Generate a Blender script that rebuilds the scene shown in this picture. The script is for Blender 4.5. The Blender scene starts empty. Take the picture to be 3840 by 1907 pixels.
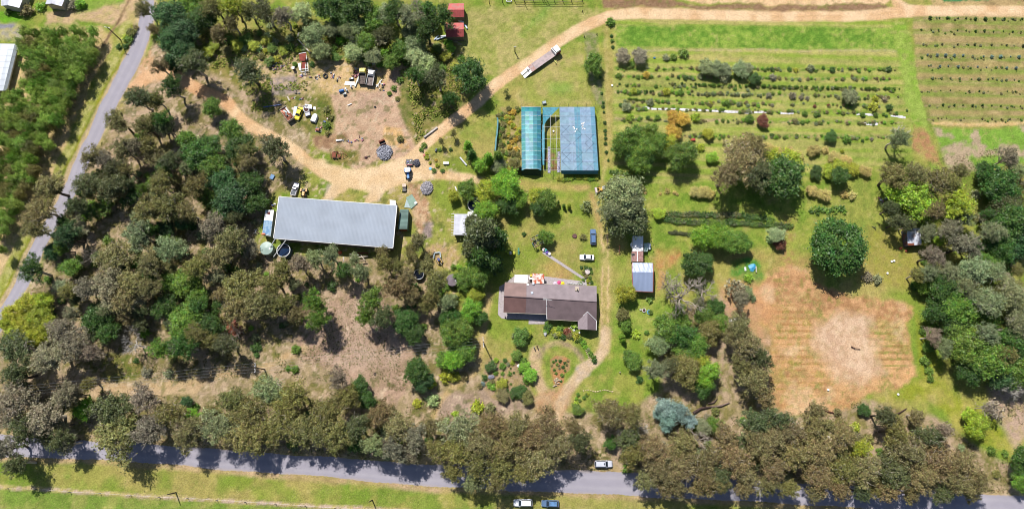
import bpy, math, random
import numpy as np
from mathutils import Vector, Matrix, Quaternion
random.seed(7); R=math.radians
S=bpy.context.scene
# ---------------------------------------------------------------- camera, sky, sun, exposure
TH=R(13.2); D0=210.0; F=2560.0
CAM=Vector((0,-D0*math.sin(TH),D0*math.cos(TH)))
cd=bpy.data.cameras.new('camera'); co=bpy.data.objects.new('camera',cd); S.collection.objects.link(co)
co.location=CAM; co.rotation_euler=(TH,0,0); cd.sensor_width=36; cd.lens=24; cd.clip_end=6000; S.camera=co
SD=Vector((0.44,-0.90,0)).normalized(); EL=R(53)
W=bpy.data.worlds.new('World'); S.world=W; W.use_nodes=True
nt=W.node_tree; bg=nt.nodes['Background']; sk=nt.nodes.new('ShaderNodeTexSky'); sk.sky_type='NISHITA'; sk.sun_disc=False
sk.sun_elevation=EL; sk.sun_rotation=math.atan2(-SD.x,-SD.y); sk.altitude=50
nt.links.new(sk.outputs[0],bg.inputs[0]); bg.inputs[1].default_value=0.075
sl=bpy.data.lights.new('sun','SUN'); sl.energy=5.0; sl.angle=R(0.5); sl.color=(1,.95,.87)
so=bpy.data.objects.new('sun',sl); S.collection.objects.link(so)
so.rotation_euler=Vector((SD.x*math.cos(EL),SD.y*math.cos(EL),-math.sin(EL))).to_track_quat('-Z','Y').to_euler()
S.view_settings.view_transform='Standard'; S.view_settings.look='None'; S.view_settings.gamma=1; S.view_settings.exposure=0.36
S.render.engine='CYCLES'; S.cycles.filter_width=1.05; S.cycles.max_bounces=5; S.cycles.transparent_max_bounces=6
# ---------------------------------------------------------------- helpers
def P(px,py,z=0.0):
    "survey point of the photograph -> world, at height z"
    dx=(px-1920)/F; dy=(953.5-py)/F
    d=Vector((dx,math.sin(TH)+dy*math.cos(TH),-math.cos(TH)+dy*math.sin(TH)))
    t=(z-CAM.z)/d.z
    return CAM+d*t
def to_px(X,Y,Z=0):
    vx=X-CAM.x; vy=Y-CAM.y; vz=Z-CAM.z
    dep=vy*math.sin(TH)-vz*math.cos(TH); up=vy*math.cos(TH)+vz*math.sin(TH)
    return 1920+F*vx/dep, 953.5-F*up/dep
def mpp(px,py): return (P(px+1,py)-P(px,py)).x
def head(a,b):
    p=P(*a); q=P(*b); return math.atan2(q.y-p.y,q.x-p.x)
def lin(c):
    c=c/255.0
    return c/12.92 if c<=.04045 else ((c+.055)/1.055)**2.4
K=1.55
def ap(r,g,b,k=None):
    "albedo that looks like this sRGB colour when sunlit"
    k=k or K
    return tuple(min(.85,lin(v)/k) for v in (r,g,b))
MATS={}
def mat(name,rgb,rough=.7,metal=0,var=.18,sc=1.2,bump=0,kind=None,rgb2=None,k=None):
    if name in MATS: return MATS[name]
    m=bpy.data.materials.new(name); m.use_nodes=True; N=m.node_tree.nodes; L=m.node_tree.links; b=N['Principled BSDF']
    b.inputs['Roughness'].default_value=rough; b.inputs['Metallic'].default_value=metal
    c=ap(*rgb,k=k); tc=N.new('ShaderNodeTexCoord')
    nz=N.new('ShaderNodeTexNoise'); nz.inputs['Scale'].default_value=sc; nz.inputs['Detail'].default_value=6; L.new(tc.outputs['Object'],nz.inputs['Vector'])
    mx=N.new('ShaderNodeMix'); mx.data_type='RGBA'
    c2=ap(*rgb2,k=k) if rgb2 else tuple(v*(1-var*1.6) for v in c); c1=c if rgb2 else tuple(min(.88,v*(1+var)) for v in c)
    mx.inputs[6].default_value=(*c1,1); mx.inputs[7].default_value=(*c2,1)
    rp=N.new('ShaderNodeValToRGB'); lo,hi=(.46,.56) if rgb2 else (.3,.7)
    rp.color_ramp.elements[0].position=lo; rp.color_ramp.elements[1].position=hi
    L.new(nz.outputs['Fac'],rp.inputs[0]); L.new(rp.outputs[0],mx.inputs[0]); L.new(mx.outputs[2],b.inputs['Base Color'])
    if bump:
        n2=N.new('ShaderNodeTexNoise'); n2.inputs['Scale'].default_value=sc*6; n2.inputs['Detail'].default_value=4; L.new(tc.outputs['Object'],n2.inputs['Vector'])
        bp=N.new('ShaderNodeBump'); bp.inputs['Strength'].default_value=bump; bp.inputs['Distance'].default_value=.1
        L.new(n2.outputs['Fac'],bp.inputs['Height']); L.new(bp.outputs[0],b.inputs['Normal'])
    MATS[name]=m; return m
class MB:
    def __init__(s): s.v=[]; s.f=[]
    def add(s,vs,fs):
        n=len(s.v); s.v+= [tuple(v) for v in vs]; s.f+=[tuple(i+n for i in f) for f in fs]; return s
    def box(s,x,y,z,sx,sy,sz,rz=0,top=1.0,topy=None,rx=0):
        "box standing on z, centre x,y ; top = taper of the upper face"
        ty=top if topy is None else topy; vs=[]
        for kz,tx_,ty_ in ((0,1,1),(1,top,ty)):
            for ax,ay in ((-1,-1),(1,-1),(1,1),(-1,1)):
                a,b=ax*sx/2*tx_,ay*sy/2*ty_; c=kz*sz
                if rx: b,c=b*math.cos(rx)-c*math.sin(rx), b*math.sin(rx)+c*math.cos(rx)
                vs.append((x+a*math.cos(rz)-b*math.sin(rz), y+a*math.sin(rz)+b*math.cos(rz), z+c))
        return s.add(vs,[(3,2,1,0),(4,5,6,7),(0,1,5,4),(1,2,6,5),(2,3,7,6),(3,0,4,7)])
    def beam(s,a,b,w,h=None):
        return s.tube([a,b],[w/2,w/2],4)
    def tube(s,pts,rs,n=8,cap=True):
        pts=[Vector(p) for p in pts]; base=len(s.v); up=Vector((0,0,1)); prev=None
        for i,p in enumerate(pts):
            t=(pts[min(i+1,len(pts)-1)]-pts[max(i-1,0)])
            if t.length<1e-9: t=Vector((0,0,1))
            t.normalize()
            if prev is None: a=t.cross(Vector((0,0,1)) if abs(t.z)<.9 else Vector((1,0,0))).normalized()
            else:
                a=prev-t*prev.dot(t); a=a.normalized() if a.length>1e-6 else t.orthogonal().normalized()
            prev=a; b=t.cross(a)
            for k in range(n):
                an=2*math.pi*(k+.5)/n; s.v.append(tuple(p+(a*math.cos(an)+b*math.sin(an))*rs[i]))
        for i in range(len(pts)-1):
            for k in range(n):
                k2=(k+1)%n; s.f.append((base+i*n+k,base+i*n+k2,base+(i+1)*n+k2,base+(i+1)*n+k))
        if cap:
            s.f.append(tuple(base+k for k in reversed(range(n)))); e=base+(len(pts)-1)*n; s.f.append(tuple(e+k for k in range(n)))
        return s
    def loft(s,secs,cap=True):
        "secs: list of equal-length closed rings"
        n=len(secs[0]); base=len(s.v)
        for r in secs: s.v+=[tuple(p) for p in r]
        for i in range(len(secs)-1):
            for k in range(n):
                k2=(k+1)%n; s.f.append((base+i*n+k,base+i*n+k2,base+(i+1)*n+k2,base+(i+1)*n+k))
        if cap:
            s.f.append(tuple(base+k for k in reversed(range(n)))); e=base+(len(secs)-1)*n; s.f.append(tuple(e+k for k in range(n)))
        return s
    def sheet(s,a,b,c,d,ribs=0,amp=.03,th=.03,nv=1):
        "corrugated sheet a-b (ribs counted along ab) to d-c ; thin solid"
        a,b,c,d=[Vector(q) for q in (a,b,c,d)]; nu=max(1,ribs*4); nrm=(b-a).cross(d-a).normalized()
        base=len(s.v)
        for j in range(nv+1):
            for i in range(nu+1):
                u=i/nu; v=j/nv; p=(a*(1-u)+b*u)*(1-v)+(d*(1-u)+c*u)*v
                s.v.append(tuple(p+nrm*(amp*(1 if (i%4) in (1,2) else 0) if ribs else 0)))
        m=len(s.v)-base
        for q in range(m): s.v.append(tuple(Vector(s.v[base+q])-nrm*th))
        w=nu+1
        for j in range(nv):
            for i in range(nu):
                q=base+j*w+i; s.f.append((q,q+1,q+1+w,q+w)); s.f.append((q+m,q+w+m,q+1+w+m,q+1+m))
        for i in range(nu):
            q=base+i; s.f.append((q,q+m,q+1+m,q+1)); q=base+nv*w+i; s.f.append((q,q+1,q+1+m,q+m))
        for j in range(nv):
            q=base+j*w; s.f.append((q,q+w,q+w+m,q+m)); q=base+j*w+nu; s.f.append((q,q+m,q+w+m,q+w))
        return s
    def disc(s,x,y,z,r,h,n=20,r2=None,dome=0):
        r2=r if r2 is None else r2; base=len(s.v)
        for rr,zz in ((r,z),(r2,z+h)):
            for k in range(n): s.v.append((x+rr*math.cos(2*math.pi*k/n),y+rr*math.sin(2*math.pi*k/n),zz))
        for k in range(n): s.f.append((base+k,base+(k+1)%n,base+n+(k+1)%n,base+n+k))
        s.f.append(tuple(base+k for k in reversed(range(n))))
        if dome:
            c=len(s.v); s.v.append((x,y,z+h+dome))
            for k in range(n): s.f.append((base+n+k,base+n+(k+1)%n,c))
        else: s.f.append(tuple(base+n+k for k in range(n)))
        return s
    def ring(s,x,y,z,ro,ri,h,n=24):
        base=len(s.v)
        for rr,zz in ((ro,z),(ro,z+h),(ri,z+h),(ri,z)):
            for k in range(n): s.v.append((x+rr*math.cos(2*math.pi*k/n),y+rr*math.sin(2*math.pi*k/n),zz))
        for a in range(4):
            for k in range(n): s.f.append((base+a*n+k,base+a*n+(k+1)%n,base+((a+1)%4)*n+(k+1)%n,base+((a+1)%4)*n+k))
        return s
    def ball(s,x,y,z,rx,ry,rz,n=8,m=6,jit=0):
        base=len(s.v)
        for j in range(m+1):
            ph=math.pi*j/m
            for k in range(n):
                q=1+random.uniform(-jit,jit)
                s.v.append((x+rx*q*math.sin(ph)*math.cos(2*math.pi*k/n),y+ry*q*math.sin(ph)*math.sin(2*math.pi*k/n),z+rz*q*math.cos(ph)))
        for j in range(m):
            for k in range(n): s.f.append((base+j*n+k,base+(j+1)*n+k,base+(j+1)*n+(k+1)%n,base+j*n+(k+1)%n))
        return s
    def build(s,name,m,parent=None,smooth=False):
        me=bpy.data.meshes.new(name); me.from_pydata(s.v,[],s.f); me.materials.append(m); me.validate(); me.update()
        if smooth: me.polygons.foreach_set('use_smooth',[True]*len(me.polygons))
        o=bpy.data.objects.new(name,me); S.collection.objects.link(o)
        if parent: o.parent=parent
        return o
LABELS={}
def tag(o,label=None,cat=None,group=None,kind=None):
    if label: o['label']=label
    if cat: o['category']=cat
    if group: o['group']=group
    if kind: o['kind']=kind
    return o
def thing(name,label,cat,loc=(0,0,0),rz=0,group=None):
    o=bpy.data.objects.new(name,None); S.collection.objects.link(o); o.empty_display_size=.5
    o.location=loc; o.rotation_euler=(0,0,rz); tag(o,label,cat,group); return o
def kids(o): return [c for c in o.children]
def copy_tree(o,parent=None):
    c=o.copy(); S.collection.objects.link(c); c.parent=parent
    for ch in list(o.children): copy_tree(ch,c)
    return c
# ---------------------------------------------------------------- noise for the ground
def vnoise(X,Y,sc,seed=0):
    x=X/sc+seed*17.31; y=Y/sc-seed*9.7; xi=np.floor(x).astype(np.int64); yi=np.floor(y).astype(np.int64); fx=x-xi; fy=y-yi
    def h(a,b):
        n=(a*374761393+b*668265263+seed*1442695)&0x7fffffff; n=((n^(n>>13))*1274126177)&0x7fffffff; return ((n^(n>>16))&0xffff)/65535.0
    u=fx*fx*(3-2*fx); v=fy*fy*(3-2*fy)
    return (h(xi,yi)*(1-u)+h(xi+1,yi)*u)*(1-v)+(h(xi,yi+1)*(1-u)+h(xi+1,yi+1)*u)*v
def fbm(X,Y,sc,seed=0,o=4):
    t=0;a=1;n=0
    for i in range(o): t=t+a*vnoise(X,Y,sc/2**i,seed+i*3); n+=a; a*=.55
    return t/n
def seg_dist(X,Y,a,b):
    ax,ay=a; bx,by=b; dx,dy=bx-ax,by-ay; L=dx*dx+dy*dy+1e-9
    t=np.clip(((X-ax)*dx+(Y-ay)*dy)/L,0,1); return np.hypot(X-ax-t*dx,Y-ay-t*dy)
def poly_sd(X,Y,pts):
    d=np.full(X.shape,1e9); ins=np.zeros(X.shape,bool)
    for i in range(len(pts)):
        a=pts[i]; b=pts[(i+1)%len(pts)]; d=np.minimum(d,seg_dist(X,Y,a,b))
        if a[1]!=b[1]:
            c=((a[1]>Y)!=(b[1]>Y))&(X<(b[0]-a[0])*(Y-a[1])/(b[1]-a[1])+a[0]); ins^=c
    return np.where(ins,-d,d)
def smooth(pts,n=6):
    out=[]
    for i in range(len(pts)-1):
        p0=pts[max(i-1,0)];p1=pts[i];p2=pts[i+1];p3=pts[min(i+2,len(pts)-1)]
        for k in range(n):
            t=k/n; out.append(tuple(.5*((2*p1[j])+(-p0[j]+p2[j])*t+(2*p0[j]-5*p1[j]+4*p2[j]-p3[j])*t*t+(-p0[j]+3*p1[j]-3*p2[j]+p3[j])*t**3) for j in (0,1)))
    out.append(tuple(pts[-1])); return out
def grid_mesh(name,xs,ys):
    pass
def painted(name,rough=.95,bump=.5,nsc=2.2,nv=.30):
    m=bpy.data.materials.new(name); m.use_nodes=True; N=m.node_tree.nodes; L=m.node_tree.links; b=N['Principled BSDF']
    b.inputs['Roughness'].default_value=rough; b.inputs['Specular IOR Level'].default_value=.15
    at=N.new('ShaderNodeAttribute'); at.attribute_name='Col'; tc=N.new('ShaderNodeTexCoord')
    nz=N.new('ShaderNodeTexNoise'); nz.inputs['Scale'].default_value=nsc; nz.inputs['Detail'].default_value=8; nz.inputs['Roughness'].default_value=.7
    L.new(tc.outputs['Object'],nz.inputs['Vector'])
    mr=N.new('ShaderNodeMapRange'); mr.inputs['From Min'].default_value=.3; mr.inputs['From Max'].default_value=.7; mr.inputs['To Min'].default_value=1-nv; mr.inputs['To Max'].default_value=1+nv
    L.new(nz.outputs['Fac'],mr.inputs['Value'])
    vm=N.new('ShaderNodeVectorMath'); vm.operation='SCALE'; L.new(at.outputs['Color'],vm.inputs[0]); L.new(mr.outputs[0],vm.inputs['Scale'])
    L.new(vm.outputs[0],b.inputs['Base Color'])
    bp=N.new('ShaderNodeBump'); bp.inputs['Strength'].default_value=bump; bp.inputs['Distance'].default_value=.25; L.new(nz.outputs['Fac'],bp.inputs['Height']); L.new(bp.outputs[0],b.inputs['Normal'])
    return m
# ---------------------------------------------------------------- ground
ROAD_TOP=[(-60,1622),(0,1628),(270,1650),(550,1662),(800,1682),(1100,1703),(1340,1720),(1600,1738),(2200,1765),(2350,1768),(2900,1803),(3440,1836),(3900,1860)]
ROAD_BOT=[(-60,1706),(0,1712),(130,1717),(300,1718),(650,1742),(850,1760),(1100,1778),(1340,1797),(1610,1822),(2200,1850),(2350,1857),(2920,1885),(3440,1915),(3900,1942)]
LROAD=[(556,-60),(552,0),(549,50),(541,100),(508,200),(458,300),(406,400),(352,505),(300,610),(255,720),(185,840),(130,945),(72,1075),(15,1170),(-50,1275)]
TR_MAIN=smooth([(500,330),(560,285),(640,275),(720,325),(840,380),(900,440),(960,485),(1060,535),(1150,600),(1230,655),(1330,665),(1450,650),(1550,590),(1600,535),(1680,470),(1780,392),(1850,325),(1920,272),(1990,225),(2080,165),(2150,122),(2230,82),(2300,58),(2400,50),(2600,55),(2900,62),(3200,62),(3400,44),(3600,42),(3900,44)],4)
TR_EAST=smooth([(1540,640),(1620,652),(1700,660),(1780,672),(1850,682),(1960,692),(2100,700),(2200,702)],4)
FINE=.45
def axis(lo,hi,step,far):
    a=list(np.arange(lo,hi+step/2,step)); g=step; x=lo
    left=[]; 
    while x>-far: g*=1.35; x-=g; left.append(x)
    g=step; x=a[-1]; right=[]
    while x<far: g*=1.35; x+=g; right.append(x)
    return np.array(left[::-1]+a+right)
xs=axis(-182,182,FINE,2500); ys=axis(-86,106,FINE,2500)
GX,GY=np.meshgrid(xs,ys); PX,PY=to_px(GX,np.clip(GY,-110,600)); 
X0,Y0=PX.copy(),PY.copy()
wx=(fbm(GX,GY,6,1)-.5)*26+(fbm(GX,GY,1.6,2)-.5)*12; wy=(fbm(GX,GY,6,5)-.5)*26+(fbm(GX,GY,1.6,6)-.5)*12
PXw,PYw=PX+wx,PY+wy
COL=np.zeros(GX.shape+(3,))
n1=fbm(GX,GY,14,11); n2=fbm(GX,GY,4,12); n3=fbm(GX,GY,1.2,13,3); n4=fbm(GX,GY,30,14)
GYr=GY+.035*GX; nst=fbm(GX*.05,GYr,.9,81,3); nst2=fbm(GX*.03,GYr,2.6,82,3)
def ramp(n,lo=.35,hi=.65): return np.clip((n-lo)/(hi-lo),0,1)
def col(c): return np.array([lin(v)/K for v in c])
def two(c1,c2,n,lo=.35,hi=.65):
    t=ramp(n,lo,hi)[...,None]; return col(c1)*(1-t)+col(c2)*t
def lay(m,C): 
    global COL
    m=np.clip(m,0,1)[...,None]; COL=COL*(1-m)+C*m
def poly(pts,feather=8,warp=1):
    sd=poly_sd(X0+wx*warp,Y0+wy*warp,pts); return np.clip(.5-sd/feather,0,1)
def line(pts,w,feather=4,warp=.25):
    X,Y=X0+wx*warp,Y0+wy*warp; xa=[p[0] for p in pts]; ya=[p[1] for p in pts]; mg=w+feather+5
    sel=(X>min(xa)-mg)&(X<max(xa)+mg)&(Y>min(ya)-mg)&(Y<max(ya)+mg); out=np.zeros(X.shape)
    Xs,Ys=X[sel],Y[sel]; d=np.full(Xs.shape,1e9)
    for a,b in zip(pts[:-1],pts[1:]): d=np.minimum(d,seg_dist(Xs,Ys,a,b))
    out[sel]=np.clip((w/2+feather/2-d)/feather,0,1); return out
GRASS=two((138,154,62),(174,162,94),n1*.6+n2*.4,.38,.6)
g2=two((112,146,48),(158,162,76),n2,.4,.6); t=ramp(n4,.45,.6)[...,None]*.6
COL=GRASS*(1-t)+g2*t
LITTER=two((192,166,138),(136,124,80),n2,.42,.58); LIT2=two((204,180,152),(120,118,62),n3,.4,.6); LITTER=LITTER*.55+LIT2*.45
SCRUB=two((150,140,72),(96,112,44),n2,.4,.6)*.6+two((180,160,110),(90,105,40),n3,.4,.6)*.4
# woodland floor
lay(poly([(580,150),(700,240),(1000,190),(1180,480),(1130,690),(1000,740),(950,900),(1100,960),(1500,965),(1600,1000),(1640,1120),(1760,1230),(1800,1400),(1850,1500),(2000,1530),(2300,1560),(2480,1470),(2460,1200),(2560,1160),(2700,1100),(2780,1180),(2900,1250),(2900,1500),(3000,1560),(3250,1500),(3500,1560),(3700,1700),(3900,1800),(3900,1870),(3400,1835),(2900,1803),(2200,1765),(1340,1720),(800,1682),(270,1650),(-60,1620),(-60,1290),(60,1180),(180,940),(330,640),(430,440),(520,330)],20),LITTER)
lay(poly([(1130,1140),(1330,1090),(1450,1090),(1500,1200),(1560,1330),(1540,1440),(1480,1520),(1350,1480),(1200,1370),(1120,1340)],18),two((190,160,138),(166,142,116),n2))
lay(poly([(1330,1120),(1400,1100),(1440,1200),(1500,1300),(1460,1390),(1250,1370),(1180,1340),(1330,1250)],14),two((196,168,148),(182,156,132),n3))
lay(poly([(560,1440),(380,1440),(320,1470),(340,1490),(740,1475),(760,1440)],14),two((196,166,130),(206,178,142),n2))
lay(line([(380,1450),(700,1440),(1000,1370),(1150,1300)],24,14,1),two((206,180,140),(190,160,120),n3))
lay(poly([(700,520),(760,480),(720,560),(640,640),(560,690),(560,640)],14),two((176,158,140),(160,142,122),n3))
lay(poly([(390,1320),(500,1330),(560,1380),(520,1420),(400,1430),(380,1380)],18),SCRUB)
lay(poly([(1650,1480),(1850,1460),(1990,1480),(2000,1530),(1850,1560),(1640,1570)],18),two((182,158,140),(165,142,122),n2))
# scrub top middle
lay(poly([(620,150),(900,120),(1150,60),(1300,120),(1600,180),(1720,160),(1760,300),(1740,480),(1650,500),(1560,560),(1480,480),(1280,470),(1150,500),(1080,420),(1000,330),(900,330),(820,280),(700,260)],24),SCRUB)
lay(poly([(790,200),(960,160),(1080,200),(1180,230),(1300,235),(1330,330),(1240,350),(1150,360),(1060,340),(960,320),(860,240)],20),two((216,188,150),(168,154,100),n3,.36,.6))
lay(poly([(1000,290),(1100,280),(1120,350),(1020,360)],14),two((176,158,150),(160,145,135),n3))
lay(poly([(1190,240),(1330,225),(1450,240),(1520,240),(1500,330),(1440,360),(1280,360),(1200,340)],18),two((228,194,148),(196,168,114),n3,.4,.62))
lay(poly([(1240,360),(1290,330),(1400,338),(1440,330),(1480,250),(1530,250),(1500,330),(1490,400),(1520,470),(1570,560),(1500,610),(1420,600),(1350,640),(1280,600),(1200,560),(1180,530),(1260,490),(1250,420)],14),two((214,178,150),(192,160,136),n2)*.6+two((228,196,166),(176,142,116),n3)*.4)
lay(poly([(1440,470),(1500,480),(1540,560),(1500,560),(1430,530)],12),two((226,186,134),(214,172,120),n2))
lay(poly([(1180,505),(1300,500),(1310,520),(1240,560),(1180,545)],12),two((160,125,98),(178,144,112),n3))
lay(poly([(1255,555),(1340,560),(1350,600),(1290,620),(1240,600)],14),two((128,125,62),(160,140,90),n3))
lay(poly([(1350,340),(1440,335),(1470,400),(1440,450),(1360,440),(1330,400)],24)*.5,two((180,150,132),(196,164,144),n3))
# yard of sand
lay(poly([(1130,580),(1200,600),(1300,630),(1420,625),(1520,590),(1580,560),(1600,600),(1640,630),(1620,670),(1500,690),(1440,720),(1420,755),(1370,760),(1390,720),(1310,700),(1260,740),(1210,745),(1240,690),(1190,640),(1120,600)],12),two((238,208,168),(222,190,146),n2))
lay(poly([(1225,690),(1275,690),(1250,750),(1215,750)],14),two((190,176,160),(204,186,160),n3)); lay(poly([(1395,690),(1440,690),(1430,760),(1385,760)],14)*.8,two((186,174,160),(204,186,160),n3))
lay(poly([(1530,690),(1580,690),(1600,760),(1620,840),(1580,900),(1560,830),(1545,740)],12),two((186,146,112),(206,176,140),n3))
lay(poly([(1590,830),(1625,830),(1620,890),(1590,900)],12),two((150,135,130),(165,148,140),n3))
# tracks
SAND=two((238,206,166),(222,182,138),n2)
lay(line(TR_MAIN,42,10,.3),SAND); lay(line(TR_MAIN[:18],44,10,.3),two((228,178,132),(210,160,116),n2))
lay(line(TR_MAIN[20:],5,6,.5)*ramp(n2,.4,.6)*.4,two((190,160,112),(180,160,100),n3))
lay(line([(x,y-9) for x,y in TR_MAIN[60:]],9,6,.1)*.6,two((240,212,172),(236,206,165),n2)); lay(line([(x,y+9) for x,y in TR_MAIN[60:]],9,6,.1)*.6,two((240,212,172),(236,206,165),n2))
lay(line([(x,y-1) for x,y in TR_MAIN[96:]],6,6,.5)*ramp(n2,.4,.6)*.5,two((180,160,100),(160,150,80),n3))
lay(poly([(500,300),(540,230),(570,180),(580,240),(640,260),(640,295),(560,310),(500,340)],14),two((216,178,140),(204,166,126),n2))
lay(line(TR_EAST[:12],34,12,.4),SAND); lay(line(TR_EAST,26,16,.6)*.7,two((206,172,120),(180,165,95),n2))
lay(line([(3350,-30),(3365,10),(3400,34),(3450,42)],34,10),SAND)
lay(poly([(2490,-30),(3350,-30),(3330,8),(3290,14),(2900,16),(2700,10),(2500,2)],8),two((234,200,158),(226,190,146),n2))
lay(poly([(2260,-30),(2500,-10),(2540,16),(2900,18),(3320,14),(3330,28),(3240,42),(2900,40),(2500,28),(2260,30)],10),two((160,128,100),(140,112,84),n3))
lay(poly([(3480,-30),(3900,-30),(3900,26),(3500,22)],8),two((196,170,120),(150,128,90),n2)); lay(poly([(3500,-30),(3720,-30),(3710,8),(3540,6)],6),two((80,140,90),(60,120,60),n3))
# left road verge, dirt in front of house
lay(poly([(420,-20),(560,-30),(530,60),(520,110),(440,100),(300,60),(200,70),(170,95),(290,90),(240,60),(420,14)],16),two((206,176,140),(186,170,110),n2))
lay(poly([(170,50),(420,20),(470,40),(460,60),(260,80),(180,90)],14),two((208,178,142),(190,168,120),n3))
lay(poly([(-40,90),(60,92),(130,120),(100,160),(-40,150)],14),two((172,165,150),(178,170,120),n3)); lay(poly([(-40,94),(40,96),(60,108),(-40,116)],6),two((150,150,160),(140,140,150),n3))
lay(poly([(-40,40),(100,40),(90,60),(60,90),(-40,85)],12),two((110,165,40),(130,170,60),n2)); lay(poly([(280,0),(480,-30),(470,10),(400,20),(290,50)],14),two((130,165,60),(150,165,80),n2))
# plantation floor: dry straw between the crowns
lay(poly([(100,110),(380,95),(425,170),(330,330),(290,420),(230,560),(180,700),(120,820),(60,940),(-60,1120),(-60,340),(90,200)],16),two((226,196,150),(186,166,112),n3,.35,.65))
LR=np.array(LROAD)
def shift(pts,dx): return [(x+dx,y) for x,y in pts]
lay(line(shift(LROAD[3:],-62),46,10,.6),two((160,165,78),(182,178,112),n3)); lay(line(shift(LROAD[3:],-44),14,8,.6),two((150,150,30),(112,128,40),n2))
lay(line(smooth([(500,-30),(488,0),(460,45),(440,90),(405,140),(390,170)],4),10,6,.5),two((130,105,80),(160,135,100),n3))
lay(line(LROAD,72,10,.5),two((205,182,145),(190,170,130),n2))
# bottom road shoulders, verge, bare fence strip, green paddock
lay(poly(ROAD_TOP+ROAD_BOT[::-1],14,.3)*0+line([(x,y+6) for x,y in ROAD_BOT],26,16,.6),two((200,172,134),(180,160,108),n2))
lay(line([(x,y-8) for x,y in ROAD_TOP],22,16,.9)*.8,two((204,180,140),(190,165,120),n2))
lay(poly([(1850,1862),(2200,1868),(2560,1880),(2560,1960),(1850,1960)],20)*.7,two((190,168,112),(160,155,85),n2))
FEN=[(-60,1818),(0,1822),(130,1832),(300,1843),(500,1856),(700,1868),(900,1880),(1050,1889),(1300,1903),(1600,1918)]
lay(poly(FEN+[(1600,1990),(-60,1990)],10,.3),two((124,150,62),(156,162,84),n2)); lay(line(FEN,15,8,.5),two((214,188,166),(196,178,120),n3,.4,.6))
# mown paddock left of the track
lay(poly([(1760,30),(2100,15),(2260,35),(2150,110),(2050,170),(1960,235),(1860,300),(1800,270),(1730,200),(1720,150),(1760,110),(1755,60)],10),two((160,165,82),(178,168,106),n2)*.6+two((150,162,78),(184,172,112),n3)*.4)
lay(poly([(1950,130),(2040,10),(2080,15),(2050,60),(2000,90)],30)*.5,col((110,165,60)))
lay(poly([(1930,350),(2000,280),(2080,210),(2150,150),(2180,160),(2200,300),(2215,390),(2180,400),(1960,385)],10),two((158,164,80),(180,168,106),n2))
lay(poly([(2060,310),(2140,310),(2140,350),(2060,350)],24)*.5,col((115,165,65)))
# strip beside the shade houses and track down to the house
lay(poly([(2190,120),(2240,130),(2250,280),(2270,390),(2240,390),(2200,250)],12),two((160,155,112),(120,135,70),n3,.35,.6))
lay(line([(2270,100),(2275,300),(2285,500),(2262,660),(2250,720)],14,14,1)*.6,two((190,170,105),(200,180,125),n3))
lay(line([(2222,740),(2245,800),(2262,900),(2270,1000),(2272,1100),(2275,1230),(2262,1290)],36,26,.6)*.75,two((186,170,104),(196,176,120),n3))
for dx in (-10,12): lay(line([(2262+dx,880),(2268+dx,1000),(2268+dx,1100),(2272+dx,1230),(2264+dx,1290)],5,5,.7)*ramp(n2,.28,.45),two((226,190,150),(216,192,146),n3))
lay(line([(2215,730),(2235,770),(2245,850)],12,14,.6)*.6,two((190,148,105),(190,160,110),n3))
# driveway loop
LOOP=smooth([(2272,1240),(2265,1300),(2230,1350),(2190,1385),(2150,1430),(2110,1490),(2090,1560)],4)
lay(line(LOOP,40,14,.5),two((222,196,162),(202,176,136),n3)); 
lay(line(smooth([(2012,1320),(2008,1380),(2020,1430),(2050,1480),(2085,1530),(2100,1590),(2130,1680),(2180,1760)],4),42,16,.5),two((216,186,150),(198,170,132),n3))
lay(line(smooth([(2030,1330),(2050,1300),(2090,1286),(2130,1292),(2165,1320),(2185,1360),(2180,1400)],4),20,14,.6)*.85,two((164,142,120),(188,166,124),n3))
lay(poly([(2000,1480),(2150,1440),(2140,1500),(2110,1560),(2050,1560),(1990,1520)],20),two((200,168,132),(190,150,112),n3))
lay(poly([(2160,1365),(2230,1350),(2210,1400),(2150,1430)],14),two((190,176,166),(205,180,150),n3))
lay(poly([(2065,1345),(2085,1333),(2115,1335),(2137,1350),(2135,1385),(2115,1400),(2110,1450),(2080,1450),(2068,1400)],5,.4),two((196,142,98),(170,140,100),n3))
lay(poly([(1825,1350),(1860,1345),(1950,1350),(1985,1440),(2000,1490),(1850,1500),(1800,1450),(1810,1390)],14),two((186,158,132),(164,144,100),n3))
lay(line(smooth([(1838,1110),(1822,1180),(1812,1240),(1800,1330),(1790,1380),(1740,1420),(1680,1470),(1640,1520),(1610,1600),(1590,1730)],4),24,16,.6)*.85,two((214,186,138),(206,176,124),n3))
lay(poly([(2035,995),(2080,975),(2130,1000),(2140,1040),(2100,1060),(2050,1058)],22),two((190,152,108),(180,160,92),n2))
lay(poly([(1600,915),(1700,920),(1730,970),(1690,1010),(1620,1000),(1580,970)],20),two((198,168,130),(176,160,96),n3))
lay(poly([(1940,1490),(2010,1500),(1950,1520)],14),two((180,160,140),(170,145,120),n3))
# house block lawns greener
lay(poly([(2300,1110),(2480,1120),(2560,1150),(2450,1260),(2300,1250)],30)*.6,two((130,165,60),(150,165,75),n3))
lay(poly([(2455,930),(2540,925),(2560,960),(2520,1000),(2470,1010),(2455,990)],20),two((192,140,88),(178,150,90),n3))
lay(poly([(2465,1010),(2490,1020),(2480,1080),(2460,1090)],10)*.8,two((204,160,110),(190,150,100),n3))
lay(poly([(1880,400),(1952,400),(1952,650),(1890,640),(1875,520)],10),two((150,150,60),(175,155,110),n3))
lay(poly([(2032,560),(2100,560),(2100,640),(2032,640)],6,.2),two((150,115,85),(120,150,60),n3))
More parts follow.
